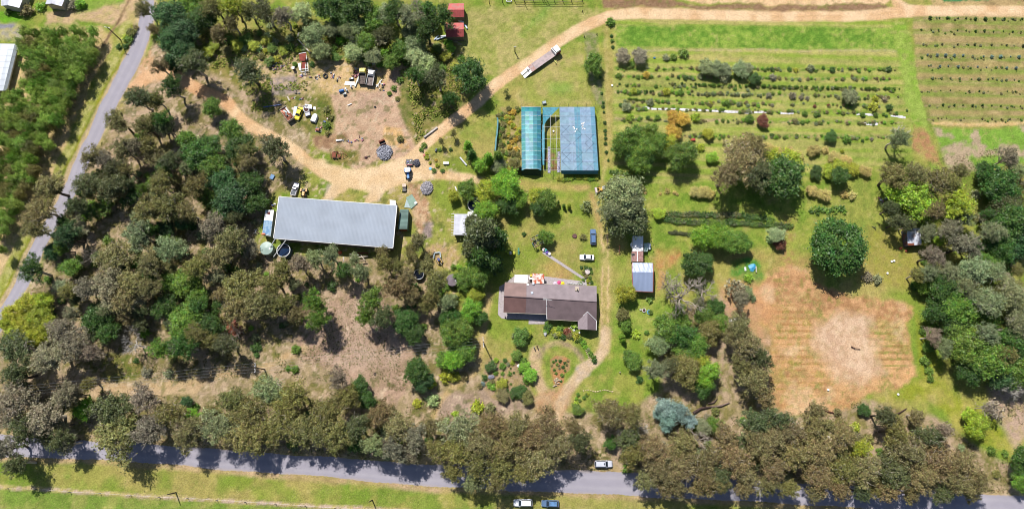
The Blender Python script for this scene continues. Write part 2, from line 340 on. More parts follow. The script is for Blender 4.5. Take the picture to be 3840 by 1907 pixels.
# orchard field
lay(poly([(2290,660),(3330,600),(3400,700),(3300,900),(3000,960),(2560,930),(2480,960),(2440,860),(2440,700)],40)*.6,two((112,148,48),(150,164,70),n2*.5+n3*.5,.4,.6))
VR=Y0-.035*(X0-2300)
F1=poly([(2300,72),(2600,76),(3330,78),(3375,95),(3420,300),(3460,470),(3440,560),(3330,620),(2900,680),(2300,690),(2300,300)],10,.4)
st=.5+.5*np.sin(VR*2*math.pi/34+fbm(GX,GY,25,31)*2.5); st2=.5+.5*np.sin(VR*2*math.pi/9)
lay(F1,two((144,166,66),(182,176,104),st*.22+nst2*.35+nst*.2+n2*.23,.38,.6)); lay(F1*ramp(nst,.5,.72)*.5,two((192,180,116),(176,170,98),n3)); lay(F1*ramp(nst2,.55,.75)*.45,two((110,140,52),(126,150,60),n3))
lay(poly([(2310,96),(2860,96),(3350,106),(3365,186),(2860,186),(2310,176)],12,.5),two((104,146,50),(142,168,70),n2*.5+n3*.5,.38,.62))
lay(F1*line([(2310,188),(2860,190),(3370,192)],6,8,.6)*.7,two((206,188,150),(190,180,120),n3))
for y0,sl_,w,c1,c2 in ((257,.004,9,(96,140,46),(150,150,80)),(285,.012,10,(90,150,40),(165,150,90)),(320,.018,7,(120,130,60),(150,150,80)),(345,.018,9,(120,150,60),(180,165,120)),(378,.02,7,(130,155,66),(170,165,100)),(404,.022,9,(150,140,90),(120,150,55)),(450,.01,9,(190,165,135),(120,140,60)),(508,.006,14,(96,145,44),(165,150,100)),(640,.03,8,(110,140,40),(150,150,80)),(692,.0,8,(110,150,50),(150,160,70))):
    lay(F1*line([(2310,y0),(3380,y0+sl_*1070)],w,8,.7)*ramp(n2,.3,.5),two(c1,c2,n3,.35,.65))
lay(poly([(3345,90),(3400,85),(3450,300),(3480,460),(3530,660),(3500,640),(3420,480),(3385,300)],14),two((158,178,84),(136,168,62),n2))
lay(poly([(3425,472),(3470,480),(3510,560),(3530,620),(3480,600),(3420,560)],14),two((190,142,104),(170,150,92),n3))
F2=poly([(3420,58),(3900,50),(3900,470),(3560,472),(3480,460),(3440,300)],10,.4); V2=Y0-.015*(X0-3420)
s3=.5+.5*np.sin(V2*2*math.pi/46+.6); s4=.5+.5*np.sin(V2*2*math.pi/11)
lay(F2,two((138,152,72),(172,154,102),s3*.35+nst2*.4+n2*.25,.38,.62)); lay(F2*ramp(nst,.5,.7)*.5,two((124,118,66),(190,164,124),n2))
for y0 in (68,116,166,214,250,294,342,396,446): lay(F2*line([(3430,y0),(3900,y0+8)],7,6,.4)*.7,two((180,152,122),(130,130,66),n3))
lay(line([(3500,462),(3900,466)],12,8,.6),two((226,198,144),(210,176,120),n3))
lay(poly([(3500,480),(3900,478),(3900,600),(3700,640),(3560,640),(3530,560)],14),two((186,165,138),(130,168,66),n2,.4,.55))
# lower right ploughed field and approach
ORF=[(2790,1060),(2840,1080),(2870,1030),(2950,990),(3030,1010),(3060,1060),(3160,1100),(3300,1115),(3420,1150),(3430,1180),(3395,1200),(3420,1330),(3440,1410),(3380,1460),(3270,1470),(3200,1520),(3100,1550),(2990,1555),(2905,1520),(2890,1400),(2895,1250),(2840,1180)]
OR=poly(ORF,16,1.5); VO=Y0-.02*X0; s5=np.clip(.5+.5*np.sin(VO*2*math.pi/24+fbm(GX,GY,16,41)*7)*ramp(n1,.4,.6)+(nst-.5)*1.2,0,1)
lay(poly([(2680,940),(2900,930),(3030,950),(3060,1030),(2800,1080),(2600,990)],30)*.6,two((190,150,104),(165,160,84),n2))
lay(OR,two((208,162,112),(184,138,92),n1*.4+n2*.35+n3*.25,.4,.58)*.5+two((226,186,136),(186,142,94),s5*.22+n3*.4+n2*.38,.36,.62)*.5)
lay(OR*poly([(2980,1220),(2900,1250),(2900,1450),(3120,1460),(3160,1400),(3080,1300),(3060,1120),(2900,1100)],30)*ramp(s5*.3+n2*.7,.5,.64)*.6,two((232,196,140),(150,150,70),n3,.45,.62))
lay(OR*poly([(3260,1190),(3400,1200),(3420,1360),(3290,1360)],20)*ramp(s5*.5+n2*.5,.45,.6)*.7,two((150,150,70),(210,180,120),n3,.4,.6))
lay(poly([(3060,1230),(3150,1180),(3250,1190),(3260,1330),(3300,1380),(3220,1400),(3150,1360),(3080,1300)],26),two((206,172,146),(190,158,132),n2)*.5+two((226,192,158),(168,140,118),n3)*.5)
lay(poly([(2740,975),(2800,965),(2850,985),(2858,1040),(2830,1075),(2790,1070),(2740,1030)],14,.7),two((90,150,60),(120,140,60),n3))
lay(poly([(3440,1180),(3500,1300),(3560,1450),(3720,1560),(3800,1700),(3640,1650),(3500,1500),(3300,1500),(3450,1420)],24),two((150,158,52),(176,168,86),n2))
lay(poly([(3260,840),(3420,900),(3440,1000),(3420,1100),(3300,1060),(3240,980)],24)*.7,two((165,155,80),(150,150,60),n3))
lay(poly([(3700,1450),(3840,1440),(3900,1600),(3800,1680),(3730,1560)],30),two((200,172,150),(180,160,120),n3))
lay(poly([(2920,810),(2990,820),(2975,960),(2990,1010),(2940,1010),(2930,900)],24)*.7,two((186,140,100),(165,165,80),n3))
lay(poly([(2700,1080),(2780,1060),(2850,1150),(2850,1240),(2760,1250),(2700,1200)],24),two((190,156,130),(170,150,100),n3))
fur=.5+.5*np.sin((VO+wy*.25)*2*math.pi/24); lay(OR*poly([(2890,1120),(3070,1120),(3110,1280),(3160,1420),(3090,1500),(2910,1510)],40,1)*ramp(fur,.62,.9)*ramp(n2,.36,.5)*.75,two((176,126,78),(150,140,70),n3))
lay(OR*poly([(3230,1190),(3400,1200),(3420,1380),(3280,1380)],24,1)*ramp(fur,.6,.9)*.8,two((160,124,76),(128,140,62),n3,.42,.58))
lay(OR*poly([(2800,1070),(2960,1000),(3060,1060),(3300,1120),(3430,1160),(3400,1200),(3250,1180),(3060,1170),(2900,1130)],30,1)*.9,two((182,138,96),(204,160,116),n3))
lay(OR*ramp(fbm(GX,GY,3,91,5),.56,.66)*.7,two((170,128,86),(166,142,92),n3))
lay(OR*ramp(fbm(GX,GY,1.6,93,3),.66,.74)*.5,two((132,140,60),(110,125,55),n3))
lay(OR*ramp(fbm(GX,GY,8,95,4),.58,.7)*.55,two((240,212,172),(222,186,146),n3))
for cx_,cy_,r_ in ((3120,1250,150),(3040,1100,90),(1480,720,70),(1330,430,80),(2100,1020,40),(1700,1350,90),(1480,1350,60)):
    for q in range(3):
        rr_=r_*(1-.12*q); d_=np.abs(np.hypot((X0-cx_+wx*.9),(Y0-cy_+wy*.4)*1.2)-rr_); lay(np.clip(1-d_/2.6,0,1)*ramp(n1,.4,.6)*.35,col((150,118,86)))
# scattered leaf litter, weeds and bald spots in all open ground
YARD=[(1130,580),(1200,600),(1300,630),(1420,625),(1520,590),(1580,560),(1600,600),(1640,630),(1620,670),(1500,690),(1440,720),(1420,755),(1370,760),(1390,720),(1310,700),(1260,740),(1210,745),(1240,690),(1190,640),(1120,600)]
BARE=np.maximum.reduce([line(TR_MAIN,44,10,.3),line(TR_EAST,26,14,.4),line(LOOP,38,12,.4),poly(YARD,10)])
# the made tracks again, crisp on top of everything
lay(line(TR_MAIN,38,8,.25)*.75,SAND); lay(line(TR_EAST[:14],28,8,.3)*.7,SAND); lay(poly(YARD,10)*.8,two((240,210,170),(224,192,148),n2)); lay(line(TR_MAIN[:18],40,8,.25)*.6,two((230,184,140),(214,166,122),n2))
lay(line(LOOP,30,10,.4)*.6,two((226,200,168),(206,180,142),n3)); 
wd=poly([(560,140),(1750,140),(1700,700),(1800,1500),(2900,1560),(3700,1700),(3840,1860),(0,1640),(0,1200),(420,450)],40)
wd=wd*(1-BARE)
lay(wd*ramp(fbm(GX,GY,1.5,101,3),.6,.7)*.6,two((84,98,44),(112,118,56),n2)); lay(wd*ramp(fbm(GX,GY,1.1,103,2),.68,.76)*.7,two((220,198,170),(206,180,150),n2))
lay((1-wd)*(1-BARE)*ramp(fbm(GX,GY,1.4,105,3),.62,.72)*.35,two((110,140,48),(196,180,120),n2,.45,.55))
# fine mottling everywhere
n6=fbm(GX,GY,.9,15,2); calm=1-.6*np.maximum(line(TR_MAIN,42,12,.35),poly([(1130,580),(1300,630),(1520,590),(1620,650),(1430,755),(1210,745),(1240,690)],12)); COL*=(1+((n3-.5)*.36*calm)[...,None]+((n6-.5)*.36*calm)[...,None])
lay(OR*poly([(3050,1220),(3150,1170),(3260,1180),(3280,1330),(3320,1390),(3220,1440),(3120,1400),(3040,1310)],50,2)*.75,two((230,200,168),(206,172,140),n3))
lay(poly([(2700,1060),(2790,1030),(2860,1060),(2900,1180),(2880,1300),(2830,1260),(2760,1200)],40,2)*.6,two((214,160,110),(196,150,110),n3))
lay(poly([(1200,1150),(1420,1090),(1500,1250),(1520,1400),(1300,1400),(1180,1330)],50,1.5)*.55,two((208,182,160),(184,156,134),n2))
COL*=(1+(fbm(GX,GY,55,71)-.5)[...,None]*np.array([.16,.10,.2]))
FCX=(X0[:-1,:-1]+X0[1:,1:])/2; 
trk=np.maximum(line(TR_MAIN,38,12,.35),poly([(1130,580),(1300,630),(1520,590),(1620,650),(1430,755),(1210,745),(1240,690)],12))
lab=np.zeros(GX.shape,int); lab[F1>.5]=2; lab[F2>.5]=2; lab[OR>.5]=3; lab[trk>.5]=1
lab=lab[:-1,:-1]
Z=(fbm(GX,GY,9,51)-.5)*.25*np.clip(1-np.maximum(np.abs(GX)-190,0)/10,0,1)*0
ny,nx=GX.shape; idx=np.arange(ny*nx).reshape(ny,nx)
V=np.stack([GX,GY,Z],-1).reshape(-1,3); C=COL.reshape(-1,3)
FQ=np.stack([idx[:-1,:-1],idx[:-1,1:],idx[1:,1:],idx[1:,:-1]],-1).reshape(-1,4); LQ=lab.reshape(-1)
M_GROUND=painted('ground_earth_and_grass',nv=.36)
def fast_mesh(name,V,Fq,C,m,tint=None):
    me=bpy.data.meshes.new(name); k=Fq.shape[1]
    me.vertices.add(len(V)); me.vertices.foreach_set('co',np.ascontiguousarray(V,dtype=np.float32).ravel())
    me.loops.add(Fq.size); me.loops.foreach_set('vertex_index',Fq.ravel().astype(np.int32))
    me.polygons.add(len(Fq)); me.polygons.foreach_set('loop_start',np.arange(0,Fq.size,k,dtype=np.int32)); me.polygons.foreach_set('loop_total',np.full(len(Fq),k,dtype=np.int32))
    me.update(calc_edges=True)
    if C is not None:
        a=me.color_attributes.new('Col','FLOAT_COLOR','POINT'); a.data.foreach_set('color',np.concatenate([C,np.ones((len(C),1))],1).astype(np.float32).ravel())
    if tint is not None:
        a=me.attributes.new('tint','FLOAT','FACE'); a.data.foreach_set('value',tint.astype(np.float32))
    me.materials.append(m); return me
for k,nm in ((0,'ground'),(1,'dirt_track'),(2,'field'),(3,'ploughed_field')):
    fq=FQ[LQ==k]; u,inv=np.unique(fq,return_inverse=True)
    me=fast_mesh(nm,V[u],inv.reshape(fq.shape),C[u],M_GROUND); o=bpy.data.objects.new(nm,me); S.collection.objects.link(o); tag(o,kind='structure')
# ---- asphalt roads as their own sheets
def road(name,L,Rr,n=14):
    L=smooth(L,14); Rr=smooth(Rr,14); m=min(len(L),len(Rr)); vs=[];cs=[]
    # resample both edges by fraction
    def res(pts,k):
        d=[0]
        for a,b in zip(pts[:-1],pts[1:]): d.append(d[-1]+math.hypot(b[0]-a[0],b[1]-a[1]))
        out=[]
        for i in range(k):
            t=d[-1]*i/(k-1); j=min(np.searchsorted(d,t,side='right')-1,len(pts)-2); f=(t-d[j])/max(1e-6,d[j+1]-d[j]); out.append((pts[j][0]*(1-f)+pts[j+1][0]*f,pts[j][1]*(1-f)+pts[j+1][1]*f))
        return out
    k=620; A=[P(*p) for p in res(L,k)]; B=[P(*p) for p in res(Rr,k)]
    for i in range(k):
        e1=random.uniform(-.12,.12)+.25*math.sin(i*.13)*math.sin(i*.041); e2=random.uniform(-.12,.12)+.25*math.sin(i*.11+2)*math.sin(i*.037)
        for j in range(n+1):
            u=j/n; q=A[i]*(1-u)+B[i]*u; d=(B[i]-A[i]).normalized()
            if j==0: q=q-d*e1
            if j==n: q=q+d*e2
            vs.append((q.x,q.y,.012))
    V=np.array(vs); X,Y=V[:,0],V[:,1]; u=np.tile(np.arange(n+1)/n,k)
    a=np.array([lin(v)/K for v in (170,166,180)]); b=np.array([lin(v)/K for v in (186,182,192)]); e=np.array([lin(v)/K for v in (196,178,156)])
    w=np.clip(np.exp(-((u-.27)/.09)**2)+np.exp(-((u-.73)/.09)**2),0,1)*.5+fbm(X,Y,7,61)*.6-.1; w=np.clip(w,0,1)[:,None]
    Cc=a*(1-w)+b*w; ed=np.clip(1-np.minimum(u,1-u)/.09,0,1)*ramp(fbm(X,Y,3,62),.3,.6); Cc=Cc*(1-ed[:,None]*.7)+e*ed[:,None]*.7
    Cc*=(1+(fbm(X,Y,1.5,63)-.5)*.14)[:,None]
    ii=np.arange(k*(n+1)).reshape(k,n+1); Fq=np.stack([ii[:-1,:-1],ii[:-1,1:],ii[1:,1:],ii[1:,:-1]],-1).reshape(-1,4)
    me=fast_mesh(name,V,Fq,Cc,M_ROAD); o=bpy.data.objects.new(name,me); S.collection.objects.link(o); tag(o,kind='structure')
M_ROAD=painted('asphalt',.85,.25,5,.10)
road('road',ROAD_TOP,ROAD_BOT); 
road('side_road',[(x-33+(9 if y>500 or y<110 else 0),y) for x,y in LROAD],[(x+33-(4 if y<110 else 0),y) for x,y in LROAD],10)
# concrete slabs and paths
M_CONC=mat('concrete',(196,186,190),.9,var=.12,sc=2,bump=.2)
def slab(name,pts,h=.06,m=None):
    b=MB(); q=[P(*p) for p in pts]; n=len(q)
    b.add([(v.x,v.y,0.0) for v in q]+[(v.x,v.y,h) for v in q],[tuple(range(n,2*n))]+[(i,(i+1)%n,n+(i+1)%n,n+i) for i in range(n)])
    return tag(b.build(name,m or M_CONC),kind='structure')
slab('concrete_path',[(2033,948),(2041,941),(2222,1060),(2214,1066)])
slab('side_path',[(1872,1075),(1893,1062),(1893,1180),(1900,1196),(1880,1192),(1867,1178)])
slab('patio',[(1893,1165),(2056,1165),(2053,1214),(1982,1214),(1983,1197),(1893,1195)])
slab('rear_patio',[(1893,1062),(1934,1030),(2000,1030),(2200,1056),(2200,1080),(1893,1076)],.05)
# ---------------------------------------------------------------- foliage meshes
def leafmat(name,trans=.3):
    m=bpy.data.materials.new(name); m.use_nodes=True; N=m.node_tree.nodes; L=m.node_tree.links
    for n in list(N): N.remove(n)
    out=N.new('ShaderNodeOutputMaterial'); oi=N.new('ShaderNodeObjectInfo'); at=N.new('ShaderNodeAttribute'); at.attribute_name='tint'
    hs=N.new('ShaderNodeHueSaturation'); mh=N.new('ShaderNodeMath'); mh.operation='MULTIPLY_ADD'; mh.inputs[1].default_value=.07; mh.inputs[2].default_value=.43
    tc=N.new('ShaderNodeTexCoord'); nz=N.new('ShaderNodeTexNoise'); nz.inputs['Scale'].default_value=5; nz.inputs['Detail'].default_value=3; L.new(tc.outputs['Object'],nz.inputs['Vector']); mh.inputs[1].default_value=.17; mh.inputs[2].default_value=.425
    L.new(nz.outputs['Fac'],mh.inputs[0]); L.new(mh.outputs[0],hs.inputs['Hue']); L.new(at.outputs['Fac'],hs.inputs['Value']); L.new(oi.outputs['Color'],hs.inputs['Color'])
    d=N.new('ShaderNodeBsdfDiffuse'); t=N.new('ShaderNodeBsdfTranslucent'); g=N.new('ShaderNodeBsdfGlossy'); g.inputs['Roughness'].default_value=.45
    mx=N.new('ShaderNodeMixShader'); mx.inputs[0].default_value=trans; m2=N.new('ShaderNodeMixShader'); m2.inputs[0].default_value=.035
    L.new(hs.outputs[0],d.inputs[0]); L.new(hs.outputs[0],t.inputs[0]); L.new(d.outputs[0],mx.inputs[1]); L.new(t.outputs[0],mx.inputs[2]); L.new(mx.outputs[0],m2.inputs[1]); L.new(g.outputs[0],m2.inputs[2]); L.new(m2.outputs[0],out.inputs[0])
    return m
M_LEAF=leafmat('foliage')
def barkmat(name):
    m=bpy.data.materials.new(name); m.use_nodes=True; N=m.node_tree.nodes; L=m.node_tree.links; b=N['Principled BSDF']; b.inputs['Roughness'].default_value=.85
    oi=N.new('ShaderNodeObjectInfo'); nz=N.new('ShaderNodeTexNoise'); nz.inputs['Scale'].default_value=5; tc=N.new('ShaderNodeTexCoord'); L.new(tc.outputs['Object'],nz.inputs['Vector'])
    mr=N.new('ShaderNodeMapRange'); mr.inputs['To Min'].default_value=.6; mr.inputs['To Max'].default_value=1.4; L.new(nz.outputs['Fac'],mr.inputs['Value'])
    vm=N.new('ShaderNodeVectorMath'); vm.operation='SCALE'; L.new(oi.outputs['Color'],vm.inputs[0]); L.new(mr.outputs[0],vm.inputs['Scale']); L.new(vm.outputs[0],b.inputs['Base Color']); return m
M_BARK=barkmat('bark')
M_LEAF2=leafmat('small_foliage'); _n=M_LEAF2.node_tree; _hs=[n for n in _n.nodes if n.type=='HUE_SAT'][0]; _a=_n.nodes.new('ShaderNodeAttribute'); _a.attribute_name='Col'; _n.links.new(_a.outputs['Color'],_hs.inputs['Color'])
def quads(c,size,rng,up=.35,elong=1.6,yaw=None):
    n=len(c); nrm=rng.normal(size=(n,3)); nrm[:,2]=np.abs(nrm[:,2])+up; nrm/=np.linalg.norm(nrm,axis=1,keepdims=True)
    a=np.cross(nrm,rng.normal(size=(n,3))); a/=np.linalg.norm(a,axis=1,keepdims=True)+1e-9; b=np.cross(nrm,a)
    s=size*rng.uniform(.65,1.35,(n,1)); a=a*s*elong*.5; b=b*s*.5
    return np.stack([c-a,c-b*.9+a*.1,c+a,c+b*.9+a*.1],1).reshape(-1,3)
def crown_clumps(kind,rng):
    if kind=='gum':
        n=230; d=rng.normal(size=(n,3)); d/=np.linalg.norm(d,axis=1,keepdims=True); r=rng.uniform(.05,1.0,(n,1))**.5; c=d*r*[1,1,.5]
        an=np.arctan2(c[:,1],c[:,0]); ph=rng.uniform(0,6.28,4); lob=.84+.17*np.sin(2*an+ph[0])+.13*np.sin(3*an+ph[1])+.12*np.sin(5*an+ph[2])+.08*np.sin(9*an+ph[3]); c[:,:2]*=lob[:,None]; c[:,2]+=.14*(1-np.hypot(c[:,0],c[:,1]))
        hole=rng.normal(size=(12,3))*[.55,.55,.2]; k=np.min(np.linalg.norm((c[:,None,:]-hole[None])*[1,1,.4],axis=2),1)>.15; c=c[k]; n=len(c); rc=rng.uniform(.04,.125,n); m=(rc/.085)**1.5*36
    elif kind=='dense':
        n=150; d=rng.normal(size=(n,3)); d[:,2]=np.abs(d[:,2])*.9-.15; d/=np.linalg.norm(d,axis=1,keepdims=True); r=rng.uniform(.35,1.0,(n,1))**.7; c=d*r*[1,1,.75]
        an=np.arctan2(c[:,1],c[:,0]); ph=rng.uniform(0,6.28,4); lob=.84+.13*np.sin(2*an+ph[0])+.12*np.sin(3*an+ph[1])+.10*np.sin(6*an+ph[2])+.07*np.sin(11*an+ph[3]); c[:,:2]*=lob[:,None]; c[:,2]*=(.8+.2*np.sin(4*an+ph[1]))
        hole=rng.normal(size=(6,3))*[.6,.6,.3]; k=np.min(np.linalg.norm((c[:,None,:]-hole[None])*[1,1,.5],axis=2),1)>.15; c=c[k]; n=len(c); rc=rng.uniform(.06,.20,n); m=(rc/.15)**1.7*110
    elif kind=='dome':
        n=300; d=rng.normal(size=(n,3)); d[:,2]=np.abs(d[:,2])-.1; d/=np.linalg.norm(d,axis=1,keepdims=True); lob=.93+.05*np.sin(3*np.arctan2(d[:,1],d[:,0]))+.04*np.sin(7*np.arctan2(d[:,1],d[:,0])+1); c=d*rng.uniform(.68,1.0,(n,1))*[1,1,.85]*lob[:,None]; rc=rng.uniform(.05,.13,n); m=(rc/.09)**1.6*80
    elif kind=='feather':
        n=60; d=rng.normal(size=(n,3)); d/=np.linalg.norm(d,axis=1,keepdims=True); c=d*rng.uniform(.1,1.0,(n,1))*[1,1,.6]; rc=rng.uniform(.12,.24,n); m=(rc/.18)**1.5*75
    elif kind=='pine':
        n=90; h=rng.uniform(0,1,n)**.8; an=rng.uniform(0,6.28,n); rr=(1-h*.75)*rng.uniform(.35,1,n); c=np.stack([np.cos(an)*rr,np.sin(an)*rr,h*1.9-.6],1); rc=rng.uniform(.12,.2,n); m=np.full(n,85.)
    elif kind=='cone':
        n=70; h=rng.uniform(0,1,n)**.7; an=rng.uniform(0,6.28,n); rr=(1-h)**.7*rng.uniform(.6,1,n)*.85; c=np.stack([np.cos(an)*rr,np.sin(an)*rr,h*3.2-1.2],1); rc=rng.uniform(.16,.24,n); m=np.full(n,60.)
    elif kind=='bush':
        n=26; d=rng.normal(size=(n,3)); d[:,2]=np.abs(d[:,2]); d/=np.linalg.norm(d,axis=1,keepdims=True); c=d*rng.uniform(.35,.85,(n,1))*[1,1,.8]; c[:,:2]*=rng.uniform(.8,1.1,(n,1)); c[:,2]-=.2; rc=rng.uniform(.18,.3,n); m=np.full(n,42.)
    elif kind=='twig':
        n=24; d=rng.normal(size=(n,3)); d/=np.linalg.norm(d,axis=1,keepdims=True); c=d*rng.uniform(.2,.95,(n,1))*[1,1,.6]; rc=rng.uniform(.14,.24,n); m=np.full(n,16.)
    return c,rc,m
LS={'gum':.040,'dense':.056,'dome':.042,'feather':.055,'pine':.07,'cone':.11,'bush':.15,'twig':.13}
EL_={'gum':2.0,'dense':1.4,'dome':1.6,'feather':2.6,'pine':3.0,'cone':1.8,'bush':1.4,'twig':2.2}
BASEH={'gum':1.75,'dense':1.15,'dome':1.0,'feather':1.4,'pine':1.2,'cone':1.35,'bush':.45,'twig':.9}
CROWN={}; TRUNK={}
def limb(b,p,q,r0,r1,sag,rng,n=5,k=4):
    p=np.array(p,float); q=np.array(q,float); pts=[];rs=[]
    j=rng.normal(size=3)*np.linalg.norm(q-p)*.08
    for i in range(k+1):
        t=i/k; w=p*(1-t)+q*t+j*math.sin(math.pi*t); w[2]+=sag*math.sin(math.pi*t); pts.append(w); rs.append(r0*(1-t)+r1*t)
    b.tube(pts,rs,n,cap=False)
def make_variant(kind,seed):
    rng=np.random.default_rng(seed); c,rc,m=crown_clumps(kind,rng); C=[];T=[]; h=BASEH[kind]
    for i in range(len(c)):
        k=int(m[i]); d=rng.normal(size=(k,3)); d*= (rng.uniform(0,1,(k,1))**.4*rng.choice([1,1,1,1.6,2.2],(k,1)))/np.linalg.norm(d,axis=1,keepdims=True)
        if kind=='gum': d*=[1.15,1.15,.6]
        p=c[i]+d*rc[i]*1.15; C.append(p); T.append(np.full(k,rng.uniform(.75,1.28))*rng.uniform(.45,1.6,k))
    C=np.concatenate(C); C[:,2]+=h; T=np.concatenate(T)
    keep=C[:,2]>.05; C=C[keep];T=T[keep]
    v=quads(C,LS[kind],rng,up=.9 if kind in('dense','dome','bush') else .5,elong=EL_[kind]); f=np.arange(len(v)).reshape(-1,4)
    cm=fast_mesh(kind+'_crown_mesh',v,f,None,M_LEAF,T)
    b=MB(); tr={'gum':.062,'dense':.06,'dome':.06,'feather':.03,'pine':.05,'cone':.06,'bush':.06,'twig':.04}[kind]
    lean=rng.normal(size=2)*.10; fork=np.array([lean[0],lean[1],h*(.55 if kind in('gum','feather','twig') else .4)])
    limb(b,(0,0,-.02),fork,tr*1.5,tr,0,rng,7,5)
    if kind in('pine','cone'): limb(b,fork,(0,0,h+ (1.1 if kind=='pine' else 1.5)),tr,tr*.15,0,rng,5)
    order=rng.permutation(len(c))[:{'gum':22,'dense':16,'dome':14,'feather':14,'pine':16,'cone':4,'bush':7,'twig':14}[kind]]
    for i in order:
        e=c[i]+[0,0,h]; s=fork*(1-.15)+np.array([0,0,.0])
        if kind in('pine','cone'): s=np.array([0,0,max(.2,e[2]-.15)])
        mid=s*.5+e*.5+rng.normal(size=3)*.06
        limb(b,s,mid,tr*.6,tr*.36,.05,rng,5,3); limb(b,mid,e,tr*.36,tr*.1,.04,rng,4,3)
        if kind=='gum':
            for q in range(3):
                e2=e+rng.normal(size=3)*.16; limb(b,mid*.4+e*.6,e2,tr*.2,tr*.06,.02,rng,3,2)
    tm=bpy.data.meshes.new(kind+'_trunk_mesh'); tm.from_pydata(b.v,[],b.f); tm.materials.append(M_BARK)
    return cm,tm
VAR={}
for kd,nv in (('gum',6),('dense',4),('dome',1),('feather',4),('pine',3),('cone',2),('bush',4),('twig',3)):
    VAR[kd]=[make_variant(kd,100*i+len(kd)*7+5) for i in range(nv)]
def dead_mesh(seed,depth=5):
    rng=np.random.default_rng(seed); b=MB()
    def rec(p,d,L,r,dep):
        q=p+d*L; mid=(p+q)/2+rng.normal(size=3)*L*.09; b.tube([p,mid,q],[r,r*.8,r*.6],5 if dep>3 else 3,cap=False)
        if dep==0: return
        for k in range(3 if dep>1 else 4):
            nd=d+rng.normal(size=3)*.62; nd[2]*=.8; nd[2]+=.05; nd/=np.linalg.norm(nd); rec(q if k<2 else mid,nd,L*rng.uniform(.6,.85),r*.62,dep-1)
    b.tube([(0,0,-.02),(0.02,0,.3),(0,0.02,.6)],[.05,.045,.04],7,cap=False)
    for k in range(5):
        a=k*1.26+rng.uniform(-.3,.3); d=np.array([math.cos(a),math.sin(a),.55]); d/=np.linalg.norm(d); rec(np.array([0,.02,.55]),d,.36,.036,depth-1)
    me=bpy.data.meshes.new('bare_branches_mesh'); me.from_pydata(b.v,[],b.f); me.materials.append(M_BARK); return me
DEAD=[dead_mesh(3),dead_mesh(8)]
def strap_mesh(seed,n=26,w=.16):
    rng=np.random.default_rng(seed); vs=[];T=[]
    for i in range(n):
        a=rng.uniform(0,6.28); L=rng.uniform(.6,1.1); up=rng.uniform(.5,1.5); d=np.array([math.cos(a),math.sin(a),0]); s=np.array([-d[1],d[0],0]); o=rng.normal(size=3)*[.12,.12,0]
        pr=None; t_=rng.uniform(.7,1.35)
        for k in range(5):
            t=k/4; c=o+d*L*t; c[2]=up*t*1.2-1.1*up*t*t*.8+.05; ww=w*math.sin(math.pi*(.12+.8*t))*.5; l=c-s*ww; r=c+s*ww
            if pr is not None: vs+= [pr[0],pr[1],r,l]; T.append(t_)
            pr=(l,r)
    v=np.array(vs); f=np.arange(len(v)).reshape(-1,4); return fast_mesh('strap_leaves_mesh',v,f,None,M_LEAF,np.array(T))
STRAP=[strap_mesh(1),strap_mesh(2),strap_mesh(3,14,.34)]
CK={'brown':((130,122,80),'olive-brown'),'rust':((132,118,82),'russet-brown'),'olive':((126,122,70),'olive'),'dgreen':((74,102,42),'dark green'),'green':((104,130,48),'mid-green'),'bright':((124,160,48),'bright green'),'lime':((150,172,52),'lime green'),
 'yg':((160,164,52),'yellow-green'),'gg':((134,142,100),'grey-green'),'teal':((70,100,56),'bluish dark green'),'silver':((128,152,142),'silvery blue'),'mauve':((138,130,108),'mauve-grey'),'tan':((184,164,104),'tan-tipped'),'red':((126,72,58),'dark reddish'),
 'orange':((190,156,66),'orange-leaved'),'pale':((170,184,128),'pale green'),'grey':((186,174,160),'bare grey'),'white':((226,218,208),'bare whitish'),'plant':((140,160,74),'soft green'),'darkol':((96,102,64),'dark olive')}
rt=random.Random(11)
LM=[((1260,830),'the long grey shed'),((2060,1130),'the brown-roofed house'),((2090,300),'the flatbed truck with ramps'),((1985,520),'the turquoise tunnel shade house'),((2165,530),'the flat blue shade house'),((2410,1040),'the small blue-grey shed'),
 ((1700,1050),'the round concrete tank'),((2262,1737),'the silver car by the road'),((1961,1881),'the white wagon on the verge'),((3425,890),'the rusty tin shed'),((1120,430),'the yellow car'),((1375,290),'the yellow-cab tipper'),((1136,235),'the red roofing sheets'),
 ((1707,104),'the lower red-roofed shed'),((1443,572),'the upper rubble pile'),((1600,705),'the lower rubble pile'),((1533,655),'the blue tractor'),((2100,1390),'the stone garden island'),((1815,1285),'the middle power pole'),((82,1462),'the leftmost power pole'),((955,1377),'the left power pole'),
 ((440,130),'the roadside pole at top left'),((40,250),'the white plastic tunnel'),((540,70),'the top of the side road'),((360,500),'the middle of the side road'),((40,1120),'the lower side road'),((600,1700),'the main road left part'),((1500,1760),'the main road left of the cars'),((2900,1840),'the main road right part'),((3600,1870),'the main road right end'),
 ((3150,1330),'the ploughed orange field'),((2820,1003),'the blue tarp'),((3140,940),'the big dome tree'),((3115,80),'the top right track bend'),((2600,410),'the white mulch strip'),((3600,250),'the right paddock rows'),((1180,450),'the white canopy'),((1765,290),'the round tree by the track'),((1005,835),'the blue-tarped caravan'),((2200,965),'the white sedan'),((3640,1620),'the lime green tree')]
DIRN=['right','upper right','above','upper left','left','lower left','below','lower right']
PEND=[]
def auto_label(pre,x,y,skip=None): return ('@',pre,x,y)
ORD=['','second ','third ','fourth ','fifth ','sixth ','seventh ','eighth ','ninth ','tenth ','eleventh ','twelfth ']
